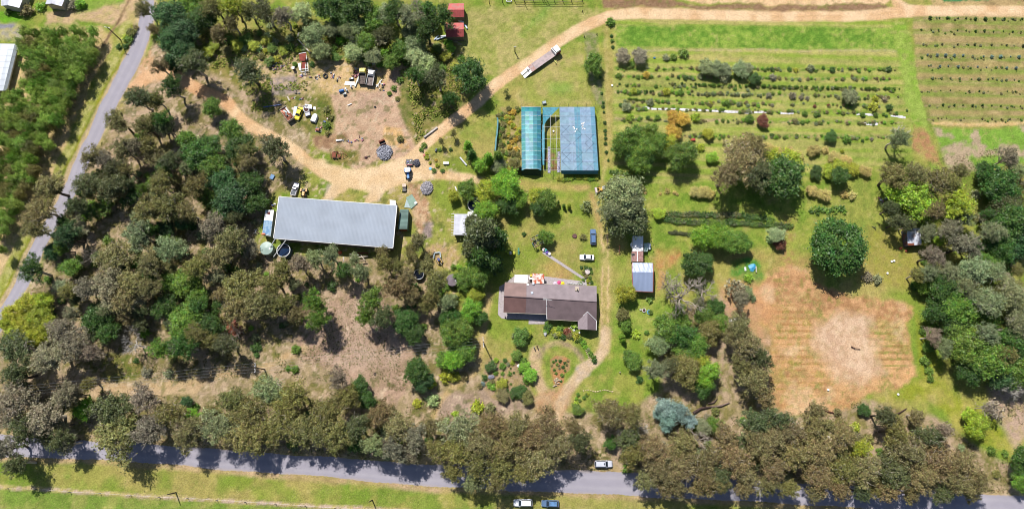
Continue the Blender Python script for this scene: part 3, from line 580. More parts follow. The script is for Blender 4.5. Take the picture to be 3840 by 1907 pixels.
def resolve_labels():
    cnt={}; rest=list(PEND)
    for rnd in range(len(LM)):
        props={}
        for it in rest:
            o,(_,pre,x,y)=it; c=sorted(((math.hypot(x-a,y-b),a,b,n) for (a,b),n in LM if math.hypot(x-a,y-b)>12))
            if rnd>=len(c): continue
            d,a,b,n=c[rnd]; w=DIRN[int(((math.degrees(math.atan2(b-y,x-a))+382.5)%360)//45)]; props.setdefault((pre,w,n),[]).append((d,it))
        done=set()
        for k,l in props.items():
            if k in cnt and rnd>0: continue
            l.sort(key=lambda q:q[0]); pre,w,n=k; ph={'right':'right of','left':'left of','above':'above','below':'below'}.get(w,w+' of')
            cnt[k]=1
            for r,(d,it) in enumerate(l[:9]):
                lb=(f'{ORD[r]}nearest {pre} {ph} {n}' if r else f'{pre} nearest {ph} {n}')
                if len(lb.split())>16: continue
                it[0]['label']=lb; done.add(id(it))
        rest=[i for i in rest if id(i) not in done]
        if not rest: break
    for o,(_,pre,x,y) in rest: o['label']=pre+' in the crowded undergrowth'
def bake(name,items,label,cat,group=None,kind=None):
    vs=[];cs=[];ts=[]
    for me,loc,rz,sc,colr in items:
        n=len(me.vertices); v=np.empty(n*3,np.float32); me.vertices.foreach_get('co',v); v=v.reshape(-1,3)*np.array(sc); c,s_=math.cos(rz),math.sin(rz); v=np.stack([v[:,0]*c-v[:,1]*s_,v[:,0]*s_+v[:,1]*c,v[:,2]],1)+np.array(loc)
        tt=np.empty(n//4,np.float32); me.attributes['tint'].data.foreach_get('value',tt); vs.append(v); cs.append(np.tile(np.array(colr),(n,1))); ts.append(tt)
    V=np.concatenate(vs); me=fast_mesh(name,V,np.arange(len(V)).reshape(-1,4),np.concatenate(cs),M_LEAF2,np.concatenate(ts)); o=bpy.data.objects.new(name,me); S.collection.objects.link(o); return tag(o,label,cat,group,kind)
def leafcol(ck):
    f=rt.uniform(.86,1.16); return tuple(min(.8,v*f*rt.uniform(.93,1.07)) for v in ap(*CK[ck][0],k=1.15))
def hedge(label,pts_,w,kind,cks,step=9,name='hedge',h=1.2,grp='hedges'):
    it=[]; q=smooth(pts_,8); d=0
    for a,b in zip(q[:-1],q[1:]):
        L=math.hypot(b[0]-a[0],b[1]-a[1])
        while d<L:
            t=d/L; x=a[0]+(b[0]-a[0])*t+rt.uniform(-3,3); y=a[1]+(b[1]-a[1])*t+rt.uniform(-3,3); r=w*rt.uniform(.8,1.15)*mpp(x,y); me=rt.choice(STRAP[:2]) if kind=='strap' else rt.choice(VAR['bush'])[0]
            it.append((me,P(x,y,0),rt.uniform(0,6.28),(r,r,r*h),leafcol(rt.choice(cks)))); d+=step*rt.uniform(.8,1.2)
        d-=L
    return bake(name,it,label,'hedge',grp)
def tag2(o,label,cat,group):
    if isinstance(label,tuple): PEND.append((o,label)); label=None
    return tag(o,label,cat,group)
KN={'gum':('gum_tree','tree','airy gum tree'),'dense':('leafy_tree','tree','round leafy tree'),'dome':('dome_tree','tree','huge tree'),'feather':('wattle_tree','tree','feathery tree'),'pine':('pine_tree','tree','pine-like tree'),'cone':('cypress','tree','narrow conifer'),'bush':('shrub','shrub','shrub'),'twig':('sparse_tree','tree','sparse tree'),'dead':('dead_tree','tree','leafless tree'),'strap':('strap_plant','plant','strap-leaved plant'),'banana':('banana_plant','plant','broad-leaved clump')}
GRP={'gum':'gum trees','dense':'round leafy trees','feather':'feathery wattle trees','pine':'pine-like trees','bush':'shrubs','twig':'sparse trees','dead':'leafless trees','cone':'narrow conifers','strap':'strap-leaved plants','banana':'banana clumps'}
FOLK=1.0; BQ=[]; BUSH_ON=True
def tree(kind,x,y,r,ck,H=None,label=None,group=None,zs=None):
    if r<1: return
    rm=r*mpp(x,y)*(.97 if kind=='gum' else 1.04); nm,cat,words=KN[kind]; c,cw=CK[ck]
    f=rt.uniform(.86,1.16); colr=tuple(min(.8,v*f*rt.uniform(.93,1.07)*FOLK) for v in ap(*c,k=.97 if kind=='gum' else .85 if kind=='feather' else .95))
    if kind in('strap','banana'):
        me=STRAP[2] if kind=='banana' else rt.choice(STRAP[:2]); o=bpy.data.objects.new(nm,me); S.collection.objects.link(o); o.location=P(x,y,0); o.rotation_euler=(0,0,rt.uniform(0,6.28)); o.scale=(rm,rm,rm*1.2); o.color=(*colr,1)
        return tag2(o,label or auto_label(f'{cw} {words}',x,y),cat,group or GRP[kind])
    if kind=='dead':
        base=H or max(6.5,min(9.5,rm*1.3)); me=rt.choice(DEAD); o=bpy.data.objects.new(nm,me); S.collection.objects.link(o); o.location=P(x,y,base*.8); o.location.z=0; o.rotation_euler=(0,0,rt.uniform(0,6.28)); o.scale=(rm,rm,base); o.color=(*ap(*c),1)
        return tag2(o,label or auto_label(f'{cw} {words}',x,y),cat,group or GRP[kind])
    h0=BASEH[kind]
    lo,hi={'gum':(2.5,8.8),'dense':(1.2,6.5),'dome':(1,7),'feather':(2,5.2),'pine':(2,7.5),'cone':(1,5),'bush':(.2,3),'twig':(1.5,6)}[kind]
    Hc=H or max(lo,min(hi,rm*h0*(1.25 if kind=='gum' else 1)))
    sz=Hc/h0; loc=P(x,y,Hc); loc.z=0; i=rt.randrange(len(VAR[kind])); cm,tm=VAR[kind][i]
    if kind in('gum','dense','dome','feather','pine'): sz=max(sz,rm*.55) ; 
    rz=rt.uniform(0,6.28)
    pre=('large ' if rm>6.2 else 'small ' if (rm<2.6 and kind!='bush') or rm<.7 else '')+cw+' '+words
    if kind=='bush':
        if group!='orchard bushes' and BUSH_ON:
            h=dict(r=r,mesh=cm,loc=loc,rz=rz,sc=(rm,rm,zs or rm*.9),col=colr,label=label or auto_label(pre,x,y),group=group); BQ.append(h); return h
        o=bpy.data.objects.new(nm,cm); S.collection.objects.link(o); o.location=loc; o.rotation_euler=(0,0,rz); o.scale=(rm,rm,zs or rm*.9); o.color=(*colr,1)
        return tag2(o,label or auto_label(pre,x,y),cat,group or GRP[kind])
    t=thing(nm,None,None,loc,rz); tag2(t,label or auto_label(pre,x,y),cat,group or GRP.get(kind)); t.scale=(rm,rm,sz)
    o=bpy.data.objects.new('crown',cm); S.collection.objects.link(o); o.parent=t; o.color=(*colr,1)
    o2=bpy.data.objects.new('trunk',tm); S.collection.objects.link(o2); o2.parent=t
    bk=(214,202,186) if kind=='gum' and rt.random()<.6 else (95,84,74); o2.color=(*ap(*bk),1)
    return t
T=tree
def many(kind,ck,s):
    for q in s.split():
        a=q.split(','); T(kind,float(a[0]),float(a[1]),float(a[2]),a[3] if len(a)>3 else ck)
# ---- woodland, left part
many('gum','brown','540,30,38 575,110,26,rust 820,125,40 870,85,36,rust 728,235,60,darkol 600,245,38,rust 645,320,46,dgreen 935,270,66,darkol 520,365,55,darkol 585,375,40,olive 440,455,50 540,470,48,olive 605,450,42,dgreen 345,590,48 400,600,44,mauve 460,560,46 505,545,42,mauve 560,540,42,olive 430,630,44,darkol 640,600,44,darkol 930,610,38 1030,560,62,darkol')
many('gum','brown','190,700,62 150,790,66 130,860,50 330,690,58,darkol 420,700,58,darkol 470,640,40 290,770,46,darkol 250,880,56,teal 120,1010,58,dgreen 440,960,80 520,880,62,gg 560,780,66,olive 640,770,60,olive 600,690,50,olive 730,700,52,olive 700,790,46 800,850,58,mauve 870,900,66 820,960,60 640,930,60,gg 560,990,54 740,1000,54,olive 410,1070,78,mauve 500,1060,60 330,1080,56,mauve 460,1130,56 560,1080,50 900,1070,76,olive 960,1140,60 880,1160,60')
many('gum','mauve','240,1240,66 190,1330,76 60,1300,72,darkol 270,1300,60 340,1320,46,mauve 60,1400,62,darkol 60,1500,84 170,1560,78 250,1480,52 90,1610,60,darkol 330,1440,34,olive 430,1540,84,darkol 440,1630,96,olive 540,1500,60 560,1610,70 640,1550,60,olive 700,1620,70,brown 820,1590,78,gg 870,1500,60,olive 940,1540,76,olive 930,1640,84,olive 1010,1460,66,gg 1090,1490,70,olive 1050,1590,80,olive 1150,1610,84,olive 1230,1540,72,olive 1260,1630,76,olive 1270,1420,48 1310,1480,46,olive 1340,1600,56,darkol 1400,1670,50,gg 1430,1550,56,rust 1490,1600,72,rust 1480,1680,56 1560,1640,56 1610,1600,44,brown 1640,1690,50,olive 1530,1710,40')
many('gum','olive','1720,1600,78,gg 1710,1690,66,olive 1790,1740,66 1850,1590,62,rust 1800,1660,66,brown 1900,1680,68,brown 1940,1600,62,brown 1880,1760,56 1990,1640,70,rust 2050,1590,66,rust 2090,1670,66,rust 2010,1730,76,brown 2150,1600,40,rust 2170,1650,48,darkol 1960,1770,50')
many('gum','rust','2290,1545,66,brown 2370,1560,52,brown 2350,1650,52,darkol 2370,1700,56,olive 2450,1680,66 2480,1770,60 2560,1660,60,brown 2560,1750,66 2540,1820,48 2640,1720,66 2650,1800,54 2720,1640,52 2750,1720,70 2700,1810,50,brown 2830,1580,62,darkol 2850,1670,72 2800,1790,50 2920,1570,54,darkol 2900,1640,66 2900,1760,60 2960,1620,62 2990,1700,72,brown 3060,1540,44 3050,1610,60,brown 3070,1690,76,brown 3070,1790,66 3160,1640,56 3160,1760,70,olive 3230,1680,46,yg 3250,1760,66,brown 3320,1560,48,darkol 3360,1620,60,olive 3400,1690,76,brown 3350,1780,66,darkol 3480,1640,56,darkol 3520,1720,74,rust 3460,1790,62 3600,1740,66,rust 3590,1810,56 3670,1800,54 3540,1610,38,mauve 3280,1840,36,olive 3440,1560,34')
many('gum','brown','2780,590,100,rust 2720,660,60,rust 2820,540,55,brown 2840,650,70,darkol 2800,1290,62 2770,1220,56 2850,1340,50,darkol 2830,1420,66 2870,1490,48 2780,1370,46 2740,1260,40 2460,1385,48,gg 2510,1370,40,darkol')
many('gum','olive','1020,1060,54 990,1130,58,brown 1060,1140,52 1110,1180,44,brown 1180,1130,52,green 1190,1200,50,green 1390,1130,56,green 1430,1190,50,darkol 1370,1190,40,green 1490,1080,54,rust 1530,1040,40,rust 1600,1000,38,brown 1640,1055,50 1620,1110,44 1680,1130,40,gg 1540,1110,40,rust 1350,1020,40,gg 1290,1010,40,dgreen 1240,960,44,gg 1180,965,40,gg 1120,985,44,mauve 1440,985,42 1490,1000,36 1540,960,34,brown 1570,900,36,brown 1545,930,30,olive 1435,942,28,brown 1060,1010,46 1100,1060,30,gg 1330,975,30,gg 600,1310,48,green 690,1300,60,dgreen 740,1250,50,olive 850,1290,50,darkol 790,1280,40,olive 1600,1150,32')
many('gum','olive','3350,660,62 3430,650,50,brown 3510,680,70,brown 3590,760,70,yg 3560,690,50 3500,790,46,brown 3600,640,36,brown 3340,780,36,darkol 3370,830,40,darkol 3410,840,34,darkol 3560,860,46,mauve 3500,960,46,mauve 3620,920,62,mauve 3650,1010,70,gg 3560,1020,46,gg 3480,1020,40,gg 3720,870,50,gg 3780,590,44,mauve 3810,640,40,gg 3830,700,30 3480,870,38,gg 3700,1130,70,gg 3620,1080,52,gg 3790,1100,60,gg 3500,1260,38,mauve 3540,1300,40,gg 3700,1250,50,gg 3440,1030,34 3720,1020,50,gg 3820,1220,56,gg 3770,1330,50')
many('gum','olive','990,40,56,darkol 1060,60,44,mauve 1440,130,40,darkol 1300,120,34,gg 1530,60,56,gg 1600,110,54,dgreen 1660,60,52,dgreen 1560,280,40,dgreen 1640,290,48,darkol 1690,370,36,dgreen 1700,500,16,olive 1655,530,15,olive 1480,40,50,dgreen 800,30,50,olive 870,25,48,yg 930,40,40,olive 2780,1120,38,mauve')  # dark green entry after the last dark olive stands in mostly for shadow
many('dense','dgreen','640,60,58,teal 690,120,54,teal 640,150,46,teal 760,70,52 720,15,48,green 690,190,44,teal 1235,25,58 1330,30,60 1290,75,40 1400,70,44,green 1765,285,60,dgreen 870,490,44,green 905,555,50,dgreen 740,580,58,dgreen 700,520,34,green 800,620,50,green 790,550,44,dgreen 795,405,36,green 865,750,62,teal 830,680,48,teal 780,740,40,green 940,690,50,dgreen 960,760,40,dgreen 690,830,36,teal 620,860,36,teal 270,1000,38,green 370,1190,54,dgreen 400,1240,44,dgreen 620,1150,46,dgreen 700,1060,50,green 640,1060,40,green 700,1210,64,green 780,1220,50,dgreen 310,1530,36,bright 722,1555,26,bright 700,1505,22,teal 740,1120,44,green 460,1010,30,dgreen 200,940,34,teal 1350,1450,36,dgreen 1375,1500,32,dgreen 1320,1650,40,dgreen 1500,1640,22,bright 1560,1390,48,dgreen 1590,1430,36,teal 1520,1200,48,dgreen 1550,1250,40,dgreen')
many('dense','bright','1750,710,36,green 1828,715,44,yg 1900,690,58,bright 1950,745,34,bright 1905,765,38,dgreen 1820,790,44,bright 1700,735,22,yg 1825,845,26,lime 1835,960,34,lime 1790,1030,46,green 1740,1050,34,green 1780,1108,28,yg 1762,1165,40,bright 1800,1190,28,dgreen 1700,1345,42,bright 1740,1320,42,green 1660,1350,30,green 2010,735,32,yg 2050,748,40,green 2020,780,30,dgreen 2345,1100,34,yg 2048,888,27,green 2225,240,36,green 2365,520,50,green 2400,560,50,green 2430,500,40,green 2330,550,38,green 2460,540,44,green 2500,540,36,yg 2390,610,40,green 2425,590,36,dgreen 2555,580,52,green 2370,570,40,dgreen 2690,880,46,bright 2640,890,46,bright 2740,905,44,green 2780,905,36,green 2910,880,30,pale 3150,660,36,dgreen 3425,740,80,lime 3470,700,46,bright 3385,690,40,bright 3660,1590,46,lime 3630,1560,26,lime 3520,900,22,lime 3740,690,72,dgreen 3770,770,56,darkol 3690,640,36,dgreen 3800,830,72,dgreen 3740,850,50,dgreen 3820,920,52,teal 3740,930,52,dgreen 3700,990,44,green 3540,1080,60,dgreen 3590,1150,64,green 3520,1170,50,dgreen 3580,1230,48,dgreen 3700,1190,44,green 3620,1290,66,green 3700,1340,76,green 3790,1290,66,dgreen 3640,1380,52,dgreen 3810,1390,60,green 3760,1410,52,teal 3830,1180,44,gg 3460,1070,30,green 3840,1720,50,dgreen 3830,1800,40,green 3500,1450,0.1,green')
many('dense','green','2500,1230,50,green 2560,1260,50,dgreen 2550,1210,40 2470,1290,40,gg 2640,1180,38 2680,1150,34,dgreen 2660,1240,44,olive 2610,1290,46,green 2565,1385,58,olive 2620,1360,40,yg 2650,1400,46,bright 2640,1450,36,dgreen 2600,990,48,dgreen 2640,980,36,dgreen 2335,1180,26,olive 2345,1220,22,green 2570,1330,40 2700,1210,36,green  2290,1660,24,dgreen 2920,660,84,dgreen 2960,600,44,yg 2880,600,44,yg 2640,1600,30,gg 2680,1590,30,green 3120,1540,0.1')
many('dense','green','1175,135,46,gg 1200,190,36,gg 1240,110,32,gg 1330,100,36,pale 1330,195,38,pale 1370,160,40,green 1560,170,42,gg 1570,220,42,pale 1600,250,36,pale 1590,280,32,gg 1500,190,38,green 1470,230,32,green 1400,210,34,gg 1540,120,36,gg 1130,50,40,pale 1440,60,40,gg 1580,40,36,green 1540,350,0.1')
T('dome',3140,925,102,'dgreen',H=6.5,label='huge dark green dome-shaped tree standing alone above the ploughed field',group='dome trees')
del KN['dome']; KN['dome']=('dome_tree','tree','dome-shaped tree')
T('dome',1712,1245,60,'green',H=5,group='dome trees'); T('dome',1690,1200,42,'dgreen',H=4.5,group='dome trees')
T('dense',2330,740,80,'gg',H=8,label='large grey-green spreading tree over the yellow loader right of the lawn',group='round leafy trees')
T('dense',2350,830,64,'darkol',H=6,label='dark olive lower half of the big spreading tree clump above the white-roofed shed',group='round leafy trees')
many('gum','gg','2300,700,40,gg 2380,760,50,gg 2290,790,50,gg')
many('pine','dgreen','1812,885,72,darkol 1775,840,38,darkol 1805,965,52,dgreen 1858,900,50,dgreen 1772,940,44,darkol 1850,990,40,dgreen 650,240,34,teal 1610,50,34')
many('cone','bright','1755,550,20,bright 1770,585,22,dgreen 1832,600,24,bright 1868,592,24,green 2093,760,7,dgreen 2114,773,8,green 2133,773,9,yg 2332,1262,13,bright 2640,1300,10,bright 2335,1275,11,bright')
many('dense','gg','1872,622,28,gg 1800,620,28,bright 1930,615,24,olive')
many('dead','grey','2560,1110,88,grey 2510,1060,50,grey 2640,1090,60,grey 1545,45,60,grey 3372,510,44,white 2935,650,50,white 2400,1600,40,white 2330,1640,34,white 2360,1700,40,white 2620,1650,50,grey 500,1235,26,white 500,1290,48,white 590,1600,30,white 1100,1620,30,white 1180,1630,34,white 340,960,40,grey 620,690,36,grey 3440,670,46,white 3420,1700,30,white 2700,1700,40,white 1000,75,24,grey 1062,66,22,grey 890,1240,30,grey 3790,1460,44,white 3070,1760,34,white 2960,1740,34,white 1340,150,26,grey 1080,1570,26,white 3700,1530,36,grey 1800,700,16,grey 3840,690,36,white 3600,930,30,grey')
many('gum','gg','3372,520,44,gg 2545,1160,30,green 2620,1130,26,gg')
many('twig','mauve','2760,1080,38,mauve 2200,770,24,gg 1900,345,14,olive 880,1235,34,red 3720,1540,44,mauve 2600,710,0.1,tan 1880,700,20,gg 1640,1395,0.1,yg 1430,140,30,mauve')
many('bush','yg','1615,1435,22,yg 1670,1410,26,yg 1710,1410,22,yg 1565,1510,18,yg 1622,1500,26,pale 1740,1410,18,brown 1790,1525,26,yg 1705,1555,14,lime 1675,1575,12,bright 1840,1530,22,brown 1650,1120,20,green 1480,1150,14,green')
many('feather','silver','2485,1525,34 2525,1535,34 2550,1555,36 2505,1565,32 2590,1580,28 2500,1600,22 2465,1550,20')
many('gum','brown','2420,1800,46 2500,1830,44,rust 2620,1830,40 2700,1790,50,darkol 2790,1830,44,rust 2880,1815,50 2960,1830,44,olive 3060,1840,44 3150,1830,50,rust 3230,1840,40,darkol 3330,1840,46,rust 3420,1850,40 3540,1850,44,darkol 3640,1850,40 1700,1770,44,olive 1860,1800,50 1770,1810,40,gg 60,1740,50,darkol 20,1680,56,mauve 230,1650,50,darkol')  # leftmost dark olive gum stands in for shadow on the lower verge
# yellow-tipped wattle at the lower left
for a,b,r in ((60,1170,40),(110,1140,44),(160,1130,40),(90,1220,42),(150,1190,46),(60,1250,36),(130,1260,36),(180,1230,36),(30,1210,30)): T('dense',a,b,r,'yg',H=4)
# filler gums where the woodland closes up
FZ=[([(470,480),(560,430),(640,470),(900,440),(940,640),(930,900),(960,1000),(900,1130),(700,1250),(420,1250),(260,1180),(160,1060),(150,980),(330,650)],72,['darkol','brown','olive','mauve','dgreen','dgreen','green','gg']),
 ([(0,1660),(0,1340),(300,1260),(420,1440),(300,1560),(260,1680)],12,['mauve','brown','darkol']),([(700,1560),(900,1470),(1060,1440),(1300,1460),(1580,1560),(1560,1690),(1000,1680),(700,1650)],14,['olive','brown','gg']),
 ([(3560,860),(3840,560),(3840,1360),(3700,1300),(3600,1150)],14,['gg','dgreen','mauve','olive']),([(2460,1640),(2900,1600),(3600,1650),(3640,1800),(2560,1780)],14,['brown','rust','darkol'])]
for pl,n,cs_ in FZ:
    k=0
    while k<n:
        x=rt.uniform(min(p[0] for p in pl),max(p[0] for p in pl)); y=rt.uniform(min(p[1] for p in pl),max(p[1] for p in pl)); c=False
        for i in range(len(pl)):
            a=pl[i];b=pl[(i+1)%len(pl)]
            if (a[1]>y)!=(b[1]>y) and x<(b[0]-a[0])*(y-a[1])/(b[1]-a[1])+a[0]: c=not c
        if c and min(math.hypot(x-p[0],y-p[1]) for p in TR_MAIN)<62: c=False
        if c: T('gum',x,y,rt.uniform(26,48),rt.choice(cs_),H=rt.uniform(3.5,7)); k+=1
# plantation of feathery trees beside the side road
PLN=[(70,170),(100,110),(345,110),(380,170),(306,310),(250,400),(200,500),(158,600),(116,690),(72,790),(22,900),(-20,980),(-30,900),(-30,360),(70,330),(95,230)]
def inside(x,y,pl):
    c=False
    for i in range(len(pl)):
        a=pl[i];b=pl[(i+1)%len(pl)]
        if (a[1]>y)!=(b[1]>y) and x<(b[0]-a[0])*(y-a[1])/(b[1]-a[1])+a[0]: c=not c
    return c
yy=60
while yy<990:
    xx=-30+(18 if (yy//32)%2 else 0)
    while xx<430:
        a,b=xx+rt.uniform(-9,9),yy+rt.uniform(-9,9)
        if inside(a,b,PLN): T('feather',a,b,rt.uniform(17,27),rt.choice(['plant','plant','plant','olive','green']),H=rt.uniform(3.8,5.2),group='feathery trees of the dense plantation')
        xx+=36
    yy+=32
many('bush','green','490,120,20,olive 480,150,18,green 470,140,14,yg 505,105,12,brown 300,15,22,bright 100,38,26,brown 150,20,20,bright 30,45,14,green 270,20,22,mauve 470,170,12,dgreen 445,175,12,dgreen')
# ---------------------------------------------------------------- orchard rows, garden plants
ROWN=['top','second','third','fourth','fifth','sixth','seventh','eighth','ninth','tenth','eleventh']
def bush(x,y,r,ck,kind='bush',lab=None,grp='orchard bushes',H=None):
    if lab is None: lab=None
    return T(kind,x,y,r,ck,H=H,label=lab,group=grp)
ORCH='''2335,210,28,mauve 2400,210,30,mauve 2564,200,20,green 2500,213,14,gg 2526,213,14,green 2370,240,13,green 2225,0,0.1,x
2290,82,18,green 2293,133,7,dgreen 2297,153,8,green 2298,175,7,dgreen 2650,250,32,gg 2690,258,30,gg 2720,262,26,gg 2775,260,30,gg 2800,255,24,gg 2716,292,20,gg 2830,295,22,dgreen 2630,285,12,gg 2895,258,9,dgreen 2880,258,7,green
2985,262,10,yg 2960,258,8,dgreen 3040,255,15,gg 3060,262,7,green 3122,260,12,dgreen 3305,258,6,green 3334,258,12,dgreen 3018,255,0.1,x 2899,288,14,mauve 2848,290,8,mauve 2424,280,15,orange 2320,286,12,green 2395,287,9,green 2545,288,7,dgreen 2570,290,11,dgreen 2592,290,8,dgreen
2500,343,16,yg 2552,345,14,green 2375,342,14,yg 2347,340,7,green 2395,345,10,green 2324,313,5,dgreen 2884,360,12,mauve 2973,358,15,mauve 3005,365,10,mauve 3028,367,9,mauve 3188,362,30,gg 3145,365,8,gg 3282,368,13,yg 3318,370,12,mauve 3245,368,6,dgreen 3258,364,5,dgreen
2436,380,15,gg 2350,400,20,gg 2330,393,9,dgreen 2395,408,8,gg 2666,385,9,yg 2725,390,14,green 2770,390,9,gg 2897,393,7,mauve 3056,397,7,red 3109,394,7,red 3155,400,5,dgreen 3276,398,20,yg 3335,402,14,dgreen 3403,413,5,dgreen
3018,425,12,green 3060,430,10,green 3072,428,8,dgreen 3236,430,11,green 3285,430,10,green 3325,433,6,dgreen 2775,420,7,green 2885,418,7,dgreen 2895,422,6,green
2364,440,16,lime 2402,440,8,green 2430,440,9,dgreen 2466,440,12,green 2525,440,26,orange 2560,445,28,orange 2608,440,19,lime 2810,445,18,green 2860,452,24,red 2982,453,12,brown 3010,458,9,green 2524,495,30,orange 2540,510,20,brown 2655,502,22,yg 2630,502,8,green
2895,506,9,dgreen 2942,515,7,green 3116,512,23,dgreen 3175,520,18,green 3236,526,7,dgreen 3270,520,8,mauve 2628,553,16,yg 2670,590,22,lime 2840,540,14,red
2885,555,22,tan 2915,575,24,tan 2960,572,22,tan 2995,585,20,tan 2905,600,28,tan 3050,563,22,tan 3070,563,16,tan 3095,562,15,tan 3160,565,9,yg 3130,590,24,tan 3170,600,22,tan 3145,632,34,yg 3195,635,26,yg 3245,640,22,tan 3060,645,24,dgreen 3110,642,28,yg
3045,715,22,tan 3090,730,24,tan 3165,728,16,tan 3195,732,18,tan 2610,720,22,tan 2640,718,24,tan 2665,725,20,tan 2500,715,11,tan 2530,720,8,tan 2477,725,6,tan 2540,727,6,tan
2405,708,14,olive 2420,722,6,tan 2470,800,23,lime 2188,888,14,olive 1965,876,9,dgreen 2810,1042,18,bright 2750,1045,0.1,x 2890,895,18,pale 2922,912,24,red 2800,1095,24,gg 2780,1110,16,gg 3250,1035,20,mauve 3290,1045,20,gg 2820,1120,14,gg
3240,1535,24,dgreen 3205,1600,20,yg 2440,1170,10,green 2425,1245,10,green 2395,1422,15,dgreen 2375,1350,34,green 2355,1335,22,green 3485,1390,18,green 3490,1420,14,green 3482,1300,24,green 3470,1350,20,green 3490,1250,26,green 3510,1230,20,green 3460,1240,16,green 3720,1690,18,green 3770,1700,14,green'''
for q in ORCH.split():
    a=q.split(',')
    if float(a[2])<1: continue
    x,y,r=map(float,a[:3]); big=r>20; bush(x,y,r,a[3],'dense' if big else 'bush',H=max(1.1,r*mpp(x,y)*.8) if big else max(.5,r*mpp(x,y)*.5))
# small seedlings in straight lines (rows 3 and the right paddock)
def row(x0,x1,y0,y1,step,r,ck,jit,p,grp,word):
    x=x0;k=0
    while x<x1:
        if rt.random()<p:
            t=(x-x0)/(x1-x0); rr=r*rt.uniform(.5,1.2)*(.82 if x0>3420 else 1); xx=x+rt.uniform(-jit,jit); yy_=y0+(y1-y0)*t+rt.uniform(-1.2,1.2)
            o=T('bush',xx,yy_,rr,ck,H=rr*mpp(xx,yy_)*.6,zs=rr*mpp(xx,yy_)*1.5,group=grp); o['label']=word
        x+=step
row(2500,2640,313,318,11,5.5,'dgreen',4,.6,'seedling hedge row','dark seedling in the long dense seedling line crossing the orchard')
row(2640,3390,318,334,8.5,6,'green',4,.86,'seedling hedge row','dark seedling in the long dense seedling line crossing the orchard')
row(2560,2860,350,358,14,6,'gg',3,.8,'seedlings in the white-flecked row','small grey-green seedling in the white-flecked row below the seedling line')
row(2405,2460,342,344,11,5,'dgreen',2,.8,'seedlings in the white-flecked row','small grey-green seedling in the white-flecked row below the seedling line')
row(2355,2420,371,376,6,5,'green',1,.9,'low dark hedge seedlings','tiny green seedling of the short low row above the white mulch')
for (x0,x1,y0,y1,st,r,ck,lb) in ((3450,3840,66,72,35,7.5,'dgreen','small dark tree in the topmost row of the right paddock'),(3455,3840,112,120,34,5.5,'dgreen','small dark tree in the second row of the right paddock'),(3535,3840,166,170,60,7,'darkol','low dark bush in the third row of the right paddock'),(3475,3840,206,214,35,7,'silver','pale bluish sapling in the fourth row of the right paddock'),(3485,3840,246,256,36,6,'silver','pale bluish sapling in the fifth row of the right paddock'),(3500,3840,292,300,34,6,'gg','grey-green sapling in the sixth row of the right paddock'),(3495,3840,338,344,35,4,'dgreen','tiny dark sapling in the seventh row of the right paddock'),(3540,3840,392,398,36,5.5,'dgreen','small dark sapling in the eighth row of the right paddock'),(3515,3840,442,446,34,4.5,'brown','small brown sapling in the ninth row above the sandy strip')):
    row(x0,x1,y0,y1,st,r,ck,4,.93,'saplings in the rows of the right paddock',lb)
for y0,sl_ in ((257,.004),(285,.012),(318,.018),(345,.018),(378,.02),(404,.022),(450,.01),(508,.006)):
    for k in range(85):
        x=rt.uniform(2315,3370); y=y0+(x-2310)*sl_+rt.gauss(0,3.5); T('bush',x,y,rt.uniform(3,8),rt.choice(['green','olive','gg','brown','bright']),group='weeds along the orchard rows')
for y0 in (68,116,166,214,250,294,342,396,446):
    for k in range(12):
        x=rt.uniform(3450,3840); T('bush',x,y0+(x-3430)*.02+rt.gauss(0,4),rt.uniform(2.5,5.5),rt.choice(['olive','gg','green','brown']),group='weeds along the paddock rows')
# fence-line weeds beside the shade house
row(2248,2262,0,1,99,1,'green',0,0,'x','x')
for i,(a,b) in enumerate([(2262,400),(2265,420),(2268,460),(2270,490),(2270,505),(2272,520),(2271,538),(2274,570),(2280,600),(2250,290),(2256,350),(2262,385)]): T('bush',a,b,rt.uniform(5,8),'dgreen',group='dark tussocks along the shade house track')
# dark strappy double hedge, low hedge and shrub mounds below the orchard
hedge('upper dark strap-leaved hedge row below the brown gum',[(2500,802),(2650,806),(2790,808)],14,'strap',['darkol','dgreen','olive'],7); hedge('upper dark strap-leaved hedge row, bushier right half beside the gum shadow',[(2796,812),(2860,820),(2900,826)],14,'strap',['dgreen','green'],8)
hedge('lower dark strap-leaved hedge row just above the short low hedge',[(2496,826),(2650,834),(2790,838),(2960,850)],14,'strap',['darkol','dgreen','green'],7)
hedge('low strap-leaved border below the leafy tree clump',[(2292,646),(2350,650),(2416,652)],12,'strap',['dgreen','green','yg'],8)
hedge('short low clipped dark hedge left of the bright shrub mounds',[(2512,872),(2550,874),(2588,880)],8,'bush',['darkol'],7,h=.9)
for k in range(16):
    x=3038+k*8.5; o=T('banana',x,788+rt.uniform(-8,8),rt.uniform(10,14),rt.choice(['dgreen','green']),group='broad-leaved plants of the short row'); o['label']='broad-leaved plant in the short row right of the brown gum shadow'
for x,y in ((2382,1245),(2375,1252),(2390,1255),(2440,1120),(2435,1125),(2155,1222),(2150,1215)): T('banana',x,y,15,'lime' if x<2430 else 'green')
hedge('bright low hedge along the lower end of the flat blue shade house',[(2098,672),(2120,674),(2150,668),(2190,668),(2236,672)],9,'bush',['lime','bright','yg'],7,h=.8)
# yellow-flowering weeds left of the tunnel
for k in range(95):
    x,y=rt.uniform(1868,1950),rt.uniform(405,640); c='orange' if (1895<x<1945 and y<560 and rt.random()<.55) else rt.choice(['olive','yg','green','olive'])
    o=T('bush',x,y,rt.uniform(6,12),c,H=.5,group='weeds and flowers left of the tunnel shade house'); o['label']=('orange-yellow flowering bush' if c=='orange' else 'low green weed clump')+' between the torn windbreak and the turquoise tunnel'
